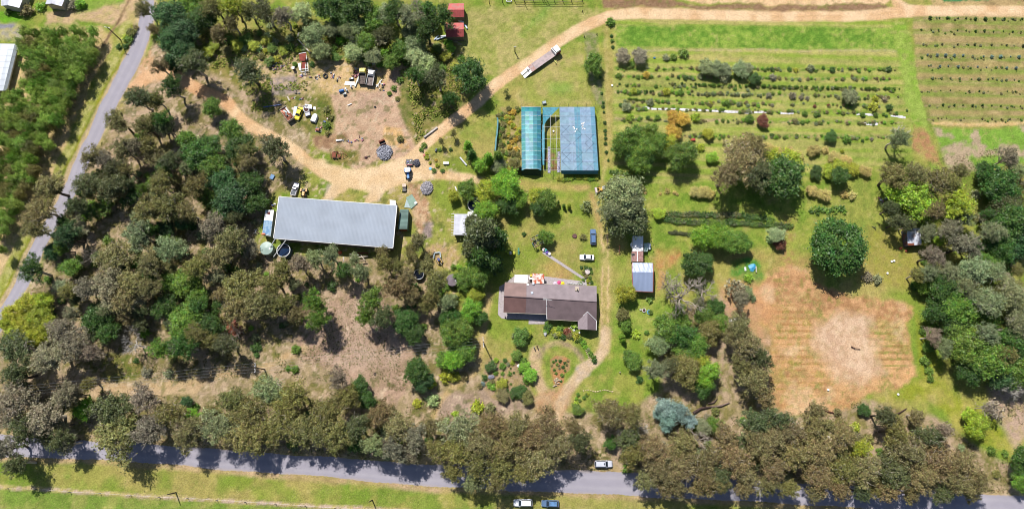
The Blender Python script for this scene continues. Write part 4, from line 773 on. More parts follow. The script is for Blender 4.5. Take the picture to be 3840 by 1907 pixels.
# garden beds round the house
GB='''2055,1225,17,dgreen 2048,1240,12,bright 2075,1240,12,yg 2083,1255,12,gg 2100,1232,14,green 2095,1250,14,yg 2112,1262,12,dgreen 2128,1243,16,red 2135,1256,13,brown 2145,1262,10,dgreen 2160,1262,16,yg 2172,1275,14,green 2188,1285,12,bright 2195,1300,10,bright 2205,1310,9,gg 2215,1325,11,green 2225,1335,10,green 2229,1352,11,dgreen 2050,1210,9,green
1952,1262,32,green 1972,1250,20,yg 1930,1258,12,gg 1935,1330,20,green 1948,1342,13,dgreen 1860,1350,11,lime 1840,1373,20,dgreen 1885,1372,14,green 1894,1350,9,dgreen 1920,1358,10,lime 1905,1365,8,gg 1963,1352,13,green 1968,1375,20,bright 1955,1385,14,green 1988,1405,27,bright 1978,1425,16,green 1950,1465,26,dgreen 1930,1470,20,dgreen 1940,1480,16,green 1975,1488,26,olive 1885,1482,26,brown
1815,1416,12,dgreen 1858,1395,10,green 1885,1400,8,green 1910,1400,9,green 1927,1396,5,dgreen 1915,1380,4,dgreen 1845,1430,12,brown 1835,1443,13,green 1850,1448,14,bright 1880,1440,20,yg 1890,1425,14,yg 1895,1445,10,green 1800,1445,12,brown 1810,1438,10,silver 1900,1465,10,dgreen 1915,1440,5,green 1870,1420,7,olive
2075,1355,6,green 2085,1350,5,dgreen 2100,1352,7,dgreen 2118,1358,6,dgreen 2125,1365,6,olive 2112,1375,7,dgreen 2090,1365,6,green 2078,1385,6,green 2098,1380,5,gg 2108,1405,8,green 2085,1400,6,green 2095,1368,5,brown 2130,1350,5,brown 2070,1370,5,brown 2118,1388,5,green 2090,1420,5,gg 2104,1428,5,dgreen
2195,1005,10,dgreen 2213,1010,9,dgreen 2218,1020,8,green 2190,1022,8,olive 2200,1035,9,brown 2212,1040,8,green 2205,1052,8,yg 2190,1048,7,green 2180,1002,7,dgreen 2218,1055,6,dgreen 2220,1062,6,dgreen 2178,1062,8,green
2168,1478,8,green 2162,1495,7,bright 2190,1490,8,green 2200,1480,7,green 2175,1500,7,green 2160,1510,9,lime 2205,1476,6,yg 2165,1535,22,green
1580,965,7,olive 1640,1030,14,brown 1600,960,9,brown 1720,1000,12,bright 1740,1010,12,green 1735,1035,14,bright 1675,1075,14,green 1655,1090,14,bright 1730,1080,16,green 1700,1000,12,green 1760,990,14,bright 1560,1215,12,green 1590,1225,14,green
1590,545,12,green 1580,560,10,green 1600,590,10,yg 1650,560,8,green 1612,610,7,yg 1640,620,9,yg 1625,640,10,green 1660,640,9,green 1600,575,7,yg 1635,600,6,orange 1690,560,8,dgreen 1720,620,0.1,x
1480,330,12,green 1460,350,10,green 1500,300,14,green 1490,370,10,olive 1440,240,16,green 1420,240,14,bright 1380,225,22,green 1350,215,18,gg 1310,220,16,yg 1260,215,18,green 1250,180,16,green 1225,410,14,olive 1240,440,12,olive 1225,470,16,green 1230,500,12,olive 1010,230,18,green 1040,220,16,yg 1170,240,12,dgreen 1105,240,11,green 1060,190,18,yg 1090,175,16,green 1020,180,20,green 980,210,14,olive 1000,150,20,yg 950,170,22,yg 890,170,24,yg 920,150,24,green 860,150,20,green 780,195,22,yg 800,170,24,yg 850,190,20,olive 640,180,22,pale 670,200,22,green 660,170,16,bright 690,205,14,pale 600,130,12,green 1640,180,20,green 1670,210,20,yg 1690,180,18,bright 1650,250,18,green 1710,250,20,yg 1730,220,16,green 1680,160,16,bright 1500,520,14,olive'''
for q in GB.split():
    a=q.split(',')
    if float(a[2])<1: continue
    x,y,r=map(float,a[:3]); bush(x,y,r,a[3],'dense' if r>17 else 'bush',grp='garden and scrub bushes',H=max(.35,r*mpp(x,y)*(.75 if r>17 else .5)))
# woodland shrubs (under and between the trees)
ZS=[([(560,480),(900,470),(960,700),(960,930),(1000,1040),(1560,1040),(1600,1200),(1500,1500),(1000,1380),(760,1420),(560,1440),(380,1300),(60,1200),(180,950),(350,640)],170,['dgreen','dgreen','green','gg','olive','brown','bright','mauve']),
    ([(0,1620),(0,1450),(400,1480),(800,1450),(1300,1490),(1560,1560),(1620,1600),(1600,1730),(1100,1690),(600,1650)],46,['green','olive','brown','dgreen','gg']),
    ([(2240,1560),(2460,1520),(2900,1560),(3250,1520),(3600,1640),(3760,1760),(3700,1840),(2900,1790),(2240,1755)],70,['brown','olive','green','mauve','gg']),
    ([(3440,900),(3840,560),(3840,1400),(3700,1440),(3480,1220),(3420,1050)],60,['gg','green','mauve','olive','dgreen']),
    ([(880,60),(1240,80),(1640,180),(1700,300),(1600,330),(1500,220),(1300,190),(960,190),(860,170)],50,['gg','green','yg','pale','bright'])]
for pl,n,cs in ZS:
    k=0
    while k<n:
        x=rt.uniform(min(p[0] for p in pl),max(p[0] for p in pl)); y=rt.uniform(min(p[1] for p in pl),max(p[1] for p in pl))
        if inside(x,y,pl) and not (1130<x<1550 and 1120<y<1480) and not (300<x<760 and 1430<y<1500) and min(math.hypot(x-p[0],y-p[1]) for p in TR_MAIN)>42: T('bush',x,y,rt.uniform(9,21),rt.choice(cs),group='woodland undergrowth shrubs'); k+=1
# ---------------------------------------------------------------- ground cover nobody could count
def scatter(name,label,pl_list,size,n,cols,hz=.25,upb=.2,elong=2.2,warpmask=.5,nsc=5):
    rng=np.random.default_rng(len(name)+n); pts=[]
    for pl,w in pl_list:
        m=int(n*w); xa=[p[0] for p in pl]; ya=[p[1] for p in pl]; X=rng.uniform(min(xa),max(xa),m*3); Y=rng.uniform(min(ya),max(ya),m*3)
        k=poly_sd(X,Y,pl)<0; X,Y=X[k][:m],Y[k][:m]; pts.append(np.stack([X,Y],1))
    Q=np.concatenate(pts); dx=(Q[:,0]-1920)/F; dy=(953.5-Q[:,1])/F; dz=-math.cos(TH)+dy*math.sin(TH); dyy=math.sin(TH)+dy*math.cos(TH); t=-CAM.z/dz
    W_=np.stack([CAM.x+dx*t,CAM.y+dyy*t,rng.uniform(.02,hz,len(t))],1)
    k=fbm(W_[:,0],W_[:,1],nsc,77,3)>warpmask
    for pl_,w_ in ((TR_MAIN,24),(TR_EAST,16),(LOOP,20)):
        d=np.full(len(k),1e9)
        for a_,b_ in zip(pl_[:-1],pl_[1:]): d=np.minimum(d,seg_dist(Q[:,0],Q[:,1],a_,b_))
        k&=d>w_
    k&=poly_sd(Q[:,0],Q[:,1],YARD)>0
    W_=W_[k]
    v=quads(W_,size,rng,up=upb,elong=elong); v[:,2]=np.maximum(v[:,2],.015); f=np.arange(len(v)).reshape(-1,4)
    C=np.array([ap(*cols[i],k=1.3) for i in rng.integers(0,len(cols),len(W_))])*rng.uniform(.7,1.3,(len(W_),1)); C=np.repeat(C,4,0)
    me=fast_mesh(name,v,f,C,M_COVER); o=bpy.data.objects.new(name,me); S.collection.objects.link(o); tag(o,label,'ground cover',kind='stuff')
M_COVER=painted('ground_cover',.9,0,3,.1)
GRN=[(96,120,48),(120,140,60),(80,105,50),(140,150,80),(150,130,80)]
scatter('undergrowth','low ferns, dry grass and leaf litter on the woodland floor',[([(560,440),(960,470),(1000,960),(1600,1010),(1600,1480),(1000,1400),(700,1440),(380,1400),(60,1200),(180,940),(330,640),(430,440)],.45),([(0,1630),(0,1440),(600,1480),(1500,1500),(2200,1560),(2900,1560),(3250,1500),(3780,1700),(3780,1850),(2900,1800),(1340,1715)],.4),([(3440,900),(3480,600),(3840,540),(3840,1600),(3700,1500),(3480,1260)],.15)],.19,95000,[(110,116,60),(96,105,52),(150,130,96),(84,96,46),(130,100,72),(110,130,56)])
scatter('scrub_grass','rank green scrub and tussocks round the junk yard',[([(620,150),(1000,60),(1600,180),(1740,300),(1700,480),(1560,540),(1540,380),(1480,230),(1300,200),(1100,215),(900,230),(820,260),(700,230)],.7),([(1215,420),(1240,420),(1250,480),(1240,510),(1215,500)],.02),([(1000,210),(1160,220),(1150,340),(1040,340),(930,300)],.06),([(900,250),(1010,290),(1030,420),(900,420)],.08)],.36,26000,[(140,156,62),(120,140,52),(160,164,86),(110,130,52),(184,168,104)],.4,.3,1.8,.46,4)
scatter('grass','short rough grass of lawns and verges',[([(1700,30),(2260,30),(2180,150),(2240,400),(2250,700),(1900,700),(1700,650),(1600,640),(1700,470),(1850,340),(1730,200)],.25),([(1900,700),(2500,690),(3400,690),(3420,900),(3100,1080),(2800,900),(2500,900),(2300,1300),(1830,1300),(1880,900)],.35),([(0,1720),(1600,1830),(2560,1880),(2560,1907),(0,1907)],.2),([(3450,1180),(3800,1700),(3500,1500)],.06),([(430,170),(380,300),(200,640),(20,1000),(30,1060),(250,640),(480,200)],.14)],.11,60000,[(140,155,70),(165,165,95),(120,145,60),(175,168,110)],.1,.9,2.0,.42,8)

# small bushes: the largest become things, the rest one mass
BQ.sort(key=lambda h:-h['r']); NB=170
IT=[]
for i,h in enumerate(BQ):
    if i<NB:
        o=bpy.data.objects.new('shrub',h['mesh']); S.collection.objects.link(o); o.location=h['loc']; o.rotation_euler=(0,0,h['rz']); o.scale=h['sc']; o.color=(*h['col'],1); tag2(o,h['label'],'shrub',h['group'])
    else: IT.append((h['mesh'],h['loc'],h['rz'],h['sc'],h['col']))
if IT: bake('small_plants',IT,'many small weeds, seedlings and low bushes scattered over the property','plants',None,'stuff')
resolve_labels()
# ---------------------------------------------------------------- buildings and objects
def bandmat(name,rgb,axis='X',scale=3,depth=.25,rough=.5,metal=0,rgb2=None,k=None,nsc=.6,bump=.4,var=.12):
    m=mat(name,rgb,rough,metal,var=var,sc=nsc,rgb2=rgb2,k=k); N=m.node_tree.nodes; L=m.node_tree.links; b=N['Principled BSDF']
    tc=N.new('ShaderNodeTexCoord'); w=N.new('ShaderNodeTexWave'); w.bands_direction=axis; w.inputs['Scale'].default_value=scale; w.inputs['Distortion'].default_value=.15; w.inputs['Detail'].default_value=1; L.new(tc.outputs['Object'],w.inputs['Vector'])
    src=b.inputs['Base Color'].links[0].from_socket; mr=N.new('ShaderNodeMapRange'); mr.inputs['To Min'].default_value=1-depth; mr.inputs['To Max'].default_value=1.05; L.new(w.outputs['Fac'],mr.inputs['Value'])  # bands darken the base colour in the grooves, standing in for their shade
    vm=N.new('ShaderNodeVectorMath'); vm.operation='SCALE'; L.new(src,vm.inputs[0]); L.new(mr.outputs[0],vm.inputs['Scale']); L.new(vm.outputs[0],b.inputs['Base Color'])
    bp=N.new('ShaderNodeBump'); bp.inputs['Strength'].default_value=bump; bp.inputs['Distance'].default_value=.05; L.new(w.outputs['Fac'],bp.inputs['Height']); L.new(bp.outputs[0],b.inputs['Normal']); return m
WHITE=mat('white_paint',(250,250,252),.45,var=.04,k=1.3); GALV=mat('galvanised_steel',(196,206,222),.5,.2,var=.08,sc=.5,k=1.3); DARK=mat('dark_rubber',(40,40,44),.8,var=.1)
BLACK=mat('black_metal',(52,52,56),.5,var=.15); RUST=mat('rust',(150,84,60),.85,var=.3,sc=3,bump=.3); WOOD=mat('weathered_wood',(150,134,112),.9,var=.2,sc=3,bump=.3)
PLANK=mat('pale_timber',(224,212,196),.8,var=.15,sc=3); STEEL=mat('grey_steel',(150,155,160),.45,.4,var=.12); GLASS=mat('dark_glass',(46,58,72),.06,var=.05); PIPE=mat('white_pipe',(230,232,235),.5,var=.05)
RED=mat('red_lens',(190,40,40),.3,var=.05); LAMPG=mat('clear_lens',(225,228,232),.15,var=.03); BRICK=mat('wall_render',(176,150,128),.85,var=.15,sc=2); CREAM=mat('cream_wall',(214,204,186),.8,var=.1)
def pts(*q): return [P(x,y,z) for x,y,z in q]
def part(b,name,m,parent,smooth=False): return b.build(name,m,parent,smooth)
def solo(b,name,m,label,cat,group=None,smooth=False): return tag(b.build(name,m,None,smooth),label,cat,group)
def wallring(corners,ztops,inset=.0,z0=0,th=.15):
    "vertical walls below given roof corners (world)"
    c=sum((Vector((p.x,p.y,0)) for p in corners),Vector())/len(corners); b=MB(); n=len(corners); q=[]
    for p in corners:
        d=Vector((p.x,p.y,0))-c; d=d*(1-inset/max(d.length,.01)); q.append(c+d)
    vs=[(p.x,p.y,z0) for p in q]+[(p.x,p.y,z) for p,z in zip(q,ztops)]
    b.add(vs,[(i,(i+1)%n,n+(i+1)%n,n+i) for i in range(n)]+[tuple(range(n,2*n))]); return b
def obj_at(label,name,cat,a,b=None,group=None):
    "thing whose +x axis points from survey point b to a; origin midway"
    if b is None: return thing(name,label,cat,P(*a,0),0,group),0
    pa,pb=P(*a,0),P(*b,0); t=thing(name,label,cat,(pa+pb)/2,math.atan2(pa.y-pb.y,pa.x-pb.x),group); return t,(pa-pb).length
# long shed
t=thing('long_shed','very long pale grey metal shed with corrugated roof below the sandy yard','shed')
A=pts((1047,738,5.2),(1488,771,5.2),(1473,928,4.4),(1027,892,4.4))
MROOF=bandmat('pale_roof_sheeting',(166,178,196),'X',.8,.05,.55,0,nsc=.22,var=.07,bump=.15)
b=MB(); b.sheet(A[3],A[2],A[1],A[0],ribs=90,amp=.015,th=.06,nv=6); part(b,'roof',MROOF,t)
SW=bandmat('shed_wall_sheeting',(150,140,138),'X',.8,.2,.6,.2)
wallring(A,[5.1,5.1,4.3,4.3],.45).build('wall',SW,t)
b=MB(); b.tube([A[3]+Vector((0,-.12,-.1)),A[2]+Vector((0,-.12,-.1))],[.1,.1],6); b.tube([A[0]+Vector((0,.1,-.1)),A[1]+Vector((0,.1,-.1))],[.1,.1],6); part(b,'gutter',WHITE,t)
b=MB(); b.tube([A[0]+Vector((-.06,0,.03)),A[3]+Vector((-.06,0,.03))],[.13,.13],4); b.tube([A[1]+Vector((.06,0,.03)),A[2]+Vector((.06,0,.03))],[.13,.13],4); part(b,'barge_flashing',WHITE,t)
d=(A[2]-A[3]).normalized(); o3=Vector((A[3].x,A[3].y,0))
for k in (6,15,24,31):
    p=o3+d*k+Vector((0,.35,0)); b=MB(); b.box(p.x,p.y,.9,1.6,.12,1.1,math.atan2(d.y,d.x)); w=part(b,'window',GLASS,t)
d2=(A[1]-A[0]).normalized()
for k in (5,12,19):
    p=Vector((A[0].x,A[0].y,0))+d2*k+Vector((0,-.32,0)); b=MB(); b.box(p.x,p.y,.02,4.2,.14,3.9,math.atan2(d2.y,d2.x)); part(b,'roller_door',GALV,t)
# white tank box behind shed corner, green container, green sheets
t=thing('site_cabin','small white square-roofed cabin at the upper right corner of the long shed','cabin'); A=pts((1462,749,2.6),(1483,751,2.6),(1484,771,2.6),(1462,769,2.6)); wallring(A,[2.5]*4,.08).build('wall',CREAM,t); b=MB(); b.sheet(A[3],A[2],A[1],A[0],th=.08); part(b,'roof',WHITE,t)
t=thing('shipping_container','green corrugated shipping container at the right end of the long shed','container'); A=pts((1500,785,2.6),(1532,785,2.6),(1527,858,2.6),(1493,858,2.6))
GRC=bandmat('green_container_paint',(116,152,144),'Y',.9,.45,.6,.1); b=MB(); b.sheet(A[0],A[3],A[2],A[1],ribs=16,amp=-.06,th=-.08); part(b,'roof',GRC,t); wallring(A,[2.5]*4,.03).build('wall',GRC,t)
b=MB(); q=(A[2]+A[3])/2; b.box(q.x,q.y-.02,.15,2.2,.08,2.3); part(b,'door',RUST,t)
b=MB(); b.add(pts((1527,680+100,.25),(1550,730,.3),(1565,762,.3),(1543,782,.3)),[(0,1,2,3)])
GS=mat('faded_green_sheeting',(140,172,154),.6,var=.12,sc=1)
b=MB(); b.sheet(*pts((1541,783,.25),(1566,762,.25),(1545,728,.25),(1522,740,.25)),ribs=6,amp=.03,th=.06); solo(b,'roof_sheet',GS,'faded green sheet metal lying on a pile beside the green container','sheeting')
b=MB(); b.sheet(*pts((1516,777,.12),(1540,779,.12),(1543,757,.12),(1524,748,.12)),ribs=5,amp=.03,th=.05); solo(b,'roof_sheet',mat('pale_sheeting',(176,200,204),.5,var=.1),'pale blue-grey sheet half under the faded green sheet','sheeting')
b=MB(); b.sheet(*pts((1556,765,.4),(1565,761,.4),(1560,755,.4),(1552,759,.4)),th=.03); solo(b,'white_board',WHITE,'small white panel lying on the green sheet metal','panel')
# downpipes and round tanks
def tank(label,x,y,r,h,m,lid=None,open_=False,group='round water tanks'):
    t=thing('water_tank',label,'water tank',P(x,y,h)*1,0,group); t.location.z=0; rm=r*mpp(x,y); b=MB(); 
    if open_: b.ring(0,0,0,rm,rm-.12,h,28); part(b,'wall',m,t); b=MB(); b.disc(0,0,0,rm-.13,h*.55,28); part(b,'water',mat('dark_water',(30,52,84),.05,var=.1),t); b=MB(); b.ring(0,0,h,rm+.05,rm-.15,.08,28); part(b,'rim',PIPE,t)
    else:
        b.disc(0,0,0,rm,h,28); part(b,'wall',m,t); b=MB(); b.disc(0,0,h,rm*1.03,.06,28,dome=.35); part(b,'lid',lid or m,t,False)
        b=MB(); b.disc(rm*.55,-rm*.1,h+.12,.28,.14,10); part(b,'hatch',WHITE,t)
    return t
tank('pale green round water tank at the lower left corner of the long shed',999,930,24,2.4,mat('pale_green_poly',(170,196,188),.5,var=.06))
tank('open dark round tank with white rim under the long shed eave',1063,938,25,2.2,mat('blue_steel_tank',(70,100,130),.5,var=.1),open_=True)
CT=mat('grey_concrete_tank',(138,126,136),.9,var=.12,sc=2,bump=.2)
tank('grey concrete tank standing clear among bright green weeds',1696,1049,22,2.3,CT); tank('grey concrete tank half hidden by a gum left of the clear one',1640,1046,21,2.3,CT); tank('dark round tank under trees leftmost of the grey tanks',1570,1028,19,1.4,mat('dark_tank_steel',(90,96,116),.6,var=.15),open_=True)
for (a,c,l) in (((1033,893),(1013,927),'white downpipe running from the shed corner to the pale green tank'),((1072,900),(1026,962),'thin pale pipe crossing the open dark tank')):
    b=MB(); b.tube([P(*a,4.2),P(*c,2.6)],[.14,.14],6); solo(b,'downpipe',PIPE,l,'pipe')
# long orange-white boom pile behind shed
for k,(a,c,w,m,l) in enumerate((((1328,949),(1379,948),.5,RUST,'red-orange steel frame beam below the long shed'),((1379,948),(1379,962),.2,RUST,'short red steel end bar below the long shed'),((1312,966),(1380,960),.35,PLANK,'long white beam lying below the long shed'),((1352,954),(1367,974),.3,PLANK,'white beam crossing the pile below the long shed'),((1310,951),(1332,957),.3,PLANK,'short bent white beam left on the pile below the shed'),((1318,958),(1345,955),.25,PIPE,'thin white bar in the middle of the pile'),((1320,980),(1372,976),.4,WOOD,'brown timber lowest in the pile below the long shed'),((1289,962),(1289,980),.2,PIPE,'upright white bar left of the beam pile'))):
    b=MB(); b.beam(P(*a,.5+.12*k),P(*c,.4+.12*k),w); solo(b,'beam',m,l,'beam')
b=MB(); q=P(1276,947); b.box(q.x,q.y,0,1.1,.8,.9,.2,.85); solo(b,'fuel_drum_box',mat('orange_paint',(236,110,60),.5,var=.15),'small orange and white box under the shed eave','box')
# caravan with blue tarp
t=thing('caravan','long white caravan whose lower half is covered by a blue tarp','caravan'); A=pts((995,787,2.7),(1027,787,2.7),(1015,884,2.7),(983,880,2.7))
wallring(A,[2.62]*4,.1,.5).build('body',mat('caravan_wall',(196,200,204),.5,var=.1),t)
b=MB(); b.sheet(A[3],A[2],A[1],A[0],ribs=0,th=.08,nv=4); part(b,'roof',WHITE,t)
A2=pts((990,825,2.78),(1021,828,2.78),(1014,882,2.78),(984,876,2.78)); b=MB(); b.sheet(A2[3],A2[2],A2[1],A2[0],ribs=3,amp=.05,th=.06,nv=5); b.sheet(A2[1],A2[2],A2[2]+Vector((.15,0,-.9)),A2[1]+Vector((.15,0,-.9)),th=.03); tp=part(b,'tarp',mat('blue_tarp',(96,150,200),.5,rgb2=(150,186,216),sc=1.2),t)
b=MB(); q=P(1008,799,2.75); b.box(q.x,q.y,q.z,.8,.7,.15); part(b,'roof_hatch',mat('dark_red_paint',(150,60,50),.6),t)
b=MB(); 
for q in (P(1000,855),P(1008,810)):
    for s in (-1.25,1.25): b.tube([(q.x+s,q.y,.34),(q.x+s*.82,q.y,.34)],[.34,.34],12)
part(b,'wheel',DARK,t)
b=MB(); q=P(988,877,2.8); b.ball(q.x,q.y,2.85,.75,.35,.18,10,5,.08); solo(b,'folded_canvas',mat('orange_canvas',(238,140,104),.8,var=.15),'crumpled orange canvas on the lower end of the blue tarp','canvas',smooth=True)
# ------------- vehicles
def car(label,front,rear,W,H,rgb,style='sedan',group='parked cars',wreck=False,name='car',cat='car',sunroof=False):
    t,L=obj_at(label,name,cat,front,rear,group); L=max(L,3.9)
    pm=mat('paint_%d_%d_%d'%rgb,rgb,.32 if not wreck else .6,.1,var=.05 if not wreck else .2,sc=.8,k=1.3)
    h=W/2; belt=H*.60; b=MB(); secs=[]
    prof={'sedan':[(-.5,.80,.42,.50),(-.485,.93,.30,.60),(-.40,.99,.24,.62),(-.2,1,.22,.62),(.15,1,.22,.62),(.28,.99,.24,.58),(.42,.96,.26,.54),(.485,.88,.30,.46),(.5,.74,.36,.42)],
          'suv':[(-.5,.86,.34,.60),(-.49,.96,.26,.63),(-.40,1,.22,.64),(0,1,.22,.64),(.2,1,.22,.63),(.3,.99,.24,.60),(.43,.95,.26,.56),(.485,.88,.30,.48),(.5,.76,.36,.44)]}['suv' if style in('suv','wagon') else 'sedan']
    for fx,fw,z0,z1 in prof:
        x=fx*L; w=h*fw; zb=z0*H*.9; zt=z1*H; secs.append([(x,-w*.94,zb),(x,w*.94,zb),(x,w,zb+.12),(x,w,zt-.14),(x,w*.86,zt),(x,-w*.86,zt),(x,-w,zt-.14),(x,-w,zb+.12)])
    b.loft(secs)
    xr,xf={'sedan':(-.36,.22),'suv':(-.485,.24),'wagon':(-.47,.22),'ute':(-.08,.2)}[style]; tr,tf={'sedan':(-.24,.07),'suv':(-.43,.09),'wagon':(-.40,.07),'ute':(-.04,.08)}[style]
    wb,wt=h*.90,h*.72; zb=prof[4][3]*H-.01; zt=H
    def ring(x0,x1,w,z): return [(x0*L,-w,z),(x1*L,-w,z),(x1*L,w,z),(x0*L,w,z)]
    b.loft([ring(xr,xf,wb,zb),ring(tr,tf,wt,zt-.04),ring(tr+.012,tf-.012,wt*.93,zt)])
    part(b,'body',pm,t)
    def quadpart(nm,q,inset=.1,off=.012,m=GLASS):
        q=[Vector(v) for v in q]; c=sum(q,Vector())/4; q=[c+(v-c)*(1-inset) for v in q]; n=(q[1]-q[0]).cross(q[3]-q[0]).normalized()
        if n.dot(c-Vector((0,0,zb*.7)))<0: n=-n
        bb=MB(); bb.add([v+n*off for v in q]+[v-n*.01 for v in q],[(0,1,2,3),(7,6,5,4),(0,4,5,1),(1,5,6,2),(2,6,7,3),(3,7,4,0)]); return part(bb,nm,m,t)
    lo,hi=ring(xr,xf,wb,zb),ring(tr,tf,wt,zt-.04)
    quadpart('windscreen',(lo[1],lo[2],hi[2],hi[1]),.08); quadpart('rear_window',(lo[3],lo[0],hi[0],hi[3]),.12)
    for i,j in ((0,1),(2,3)):
        quadpart('side_window',(lo[i],lo[j],hi[j],hi[i]),.14)
    if sunroof: quadpart('sunroof',((.0*L,-.3,zt),(.055*L,-.3,zt),(.055*L,.3,zt),(.0*L,.3,zt)),0,.01)
    if style=='ute':
        bb=MB(); bb.box(-.29*L,0,zb-.05,.36*L,W*.84,.1); part(bb,'tray_floor',mat('tray_liner',(110,116,126),.7),t)
        bb=MB(); 
        for s in (-1,1): bb.box(-.29*L,s*W*.43,zb,.38*L,.07,.22)
        bb.box(-.48*L,0,zb,.07,W*.86,.22); part(bb,'tray_side',pm,t)
    for sx in (-.31,.30):
        for s in (-1,1):
            w=thing_part_wheel(t,sx*L,s*(h-.12),.33,.22)
    for s in (-1,1):
        bb=MB(); bb.box(.492*L,s*h*.66,prof[-2][3]*H-.16,.08,.34,.13); part(bb,'headlight',LAMPG,t)
        bb=MB(); bb.box(-.497*L,s*h*.76,.5*H,.07,.22,.2); part(bb,'tail_light',RED,t)
        bb=MB(); bb.box(.17*L,s*(h+.08),zb-.02,.14,.2,.12,0,.8); part(bb,'mirror',pm,t)
    return t
def thing_part_wheel(t,x,y,r,w):
    bb=MB(); bb.tube([(x,y-w/2,r),(x,y+w/2,r)],[r,r],14); o=part(bb,'wheel',DARK,t); bb=MB(); bb.tube([(x,y-w/2-.01,r),(x,y+w/2+.01,r)],[r*.6,r*.6],10); part(bb,'rim',STEEL,o); return o
car('silver car with small dark sunroof parked beside the main road',(2295,1737),(2229,1737),1.85,1.62,(218,222,236),'suv',sunroof=True)
car('white wagon with long roof under the gum shadow on the verge',(1926,1882),(1996,1882),1.95,1.8,(238,242,250),'suv')
t=car('dark blue-grey wagon right of the white one on the verge',(2030,1884),(2095,1886),1.85,1.55,(96,124,160),'wagon')
b=MB(); b.box(-.9,0,1.551,1.7,1.1,.02); part(b,'glass_roof',mat('glass_sky_reflection',(120,165,215),.08,var=.25,sc=1.5),t)  # sunroof glass with the sky's reflection painted in as blue
car('white sedan parked crosswise on the lawn',(2173,965),(2227,967),1.75,1.42,(245,243,246))
car('steel-blue hatchback parked upright on the lawn',(2223,861),(2224,919),1.8,1.5,(92,124,168),'wagon')
car('bright yellow wreck of a car among the junk',(1113,452),(1132,406),1.75,1.4,(236,214,40),'sedan',wreck=True)
car('white pickup parked above the left end of the long shed',(1116,688),(1101,736),1.75,1.55,(244,240,250),'ute',name='pickup',cat='pickup')
# dark open boat-like wreck
t,L=obj_at('stripped dark blue car body without roof in the junk row','car_wreck','car wreck',(1158,438),(1147,398),'wrecks in the junk row')
b=MB(); b.box(0,0,.25,4.0,1.8,.6,0,.92); part(b,'body',mat('dark_blue_paint',(70,70,96),.5,var=.2),t); b=MB(); b.ring(-.4,0,.85,1.0,.85,.12,16); part(b,'frame',PIPE,t); b=MB(); b.box(-.4,0,.8,2.0,1.3,.08); part(b,'interior',mat('rusty_interior',(92,56,52),.9,var=.4,sc=4),t); b=MB(); b.box(1.45,0,.84,.9,1.3,.06); part(b,'hood',mat('pale_blue_metal',(170,180,214),.4),t)
for sx in (-1.3,1.3):
    for s in (-1,1): thing_part_wheel(t,sx,s*.8,.3,.2)
b=MB(); b.sheet(*pts((1143,405,.9),(1170,408,.9),(1168,393,.7),(1144,390,.7)),ribs=4,th=.03); solo(b,'steel_sheet',GALV,'bluish grey sheet lying over the top end of the stripped car','sheeting')
b=MB(); b.sheet(*pts((1097,434,.4),(1108,435,.4),(1115,400,.4),(1103,399,.4)),th=.35); solo(b,'white_box',mat('pale_blue_panel',(200,216,228),.5,var=.06),'long pale blue panel box left of the yellow wreck','panel')
b=MB(); b.sheet(*pts((1093,410,.1),(1103,414,.1),(1104,402,.1),(1094,403,.1)),th=.05); solo(b,'cardboard_sheet',PLANK,'small pinkish sheet left of the pale blue panel box','sheeting')
# white canopy
t,L=obj_at('white rounded pickup canopy standing on the ground right of the wrecks','canopy_shell','canopy',(1187,430),(1175,460))
b=MB(); r1=[];
for zz,sc in ((0,1),(.8,.97),(1.05,.85)): r1.append([(x*sc,y*sc,zz) for x,y in [(-1.5,-.9),(.5,-.9),(1.1,-.72),(1.45,-.3),(1.45,.3),(1.1,.72),(.5,.9),(-1.5,.9)]])
b.loft(r1); part(b,'shell',WHITE,t); b=MB(); b.box(-1.51,0,.2,.03,1.5,.6); part(b,'rear_window',GLASS,t)
b=MB(); b.sheet(*pts((1175,408,.1),(1183,412,.1),(1184,401,.1),(1176,400,.1)),th=.04); solo(b,'pale_sheet',GALV,'small grey sheet above the white canopy','sheeting')
# rusty tipper tray with junk
t,L=obj_at('old open trailer tray full of rusty and white scrap','scrap_trailer','trailer',(1099,458),(1062,407)); 
b=MB(); b.box(0,0,.7,5.2,2.3,.12); part(b,'tray_floor',RUST,t)
b=MB(); 
for s in (-1,1): b.box(0,s*1.15,.8,5.2,.08,.45)
b.box(-2.6,0,.8,.08,2.3,.45); b.box(2.6,0,.8,.08,2.3,.9); part(b,'side_board',PLANK,t)
for sx in (-1,.4): 
    for s in (-1,1): thing_part_wheel(t,sx,s*1.0,.4,.25)
rr=random.Random(3)
for k,(nm,m,l) in enumerate((('scrap_sheet',WHITE,'long white panel along the upper side of the scrap trailer'),('scrap_sheet',mat('salmon_panel',(240,160,130),.7),'salmon panel in the upper left of the scrap trailer'),('scrap_sheet',mat('pale_cyan',(200,226,230),.6),'pale cyan sheet in the middle of the scrap trailer'),('scrap_bar',PIPE,'white bent bar on the scrap trailer'),('scrap_lump',BLACK,'black scrap lump near the middle of the scrap trailer'),('scrap_lump',RUST,'rusty scrap lump low in the scrap trailer'))):
    loc=t.matrix_world if False else Matrix.Translation(t.location)@Matrix.Rotation(t.rotation_euler.z,4,'Z')
    x,y=((-1.0,.8),(-1.6,-.7),(-1.2,0),(.9,.2),(.2,-.3),(1.4,.4))[k]; q=loc@Vector((x,y,.84)); b=MB(); b.box(q.x,q.y,q.z,(2.4,1.6,1.5,1.3,.9,1.2)[k],(.4,.6,.5,.15,.6,.6)[k],(.15,.12,.1,.12,.5,.4)[k],t.rotation_euler.z+(.0,.5,.3,.7,.2,-.3)[k],.9); solo(b,nm,m,l,'scrap')
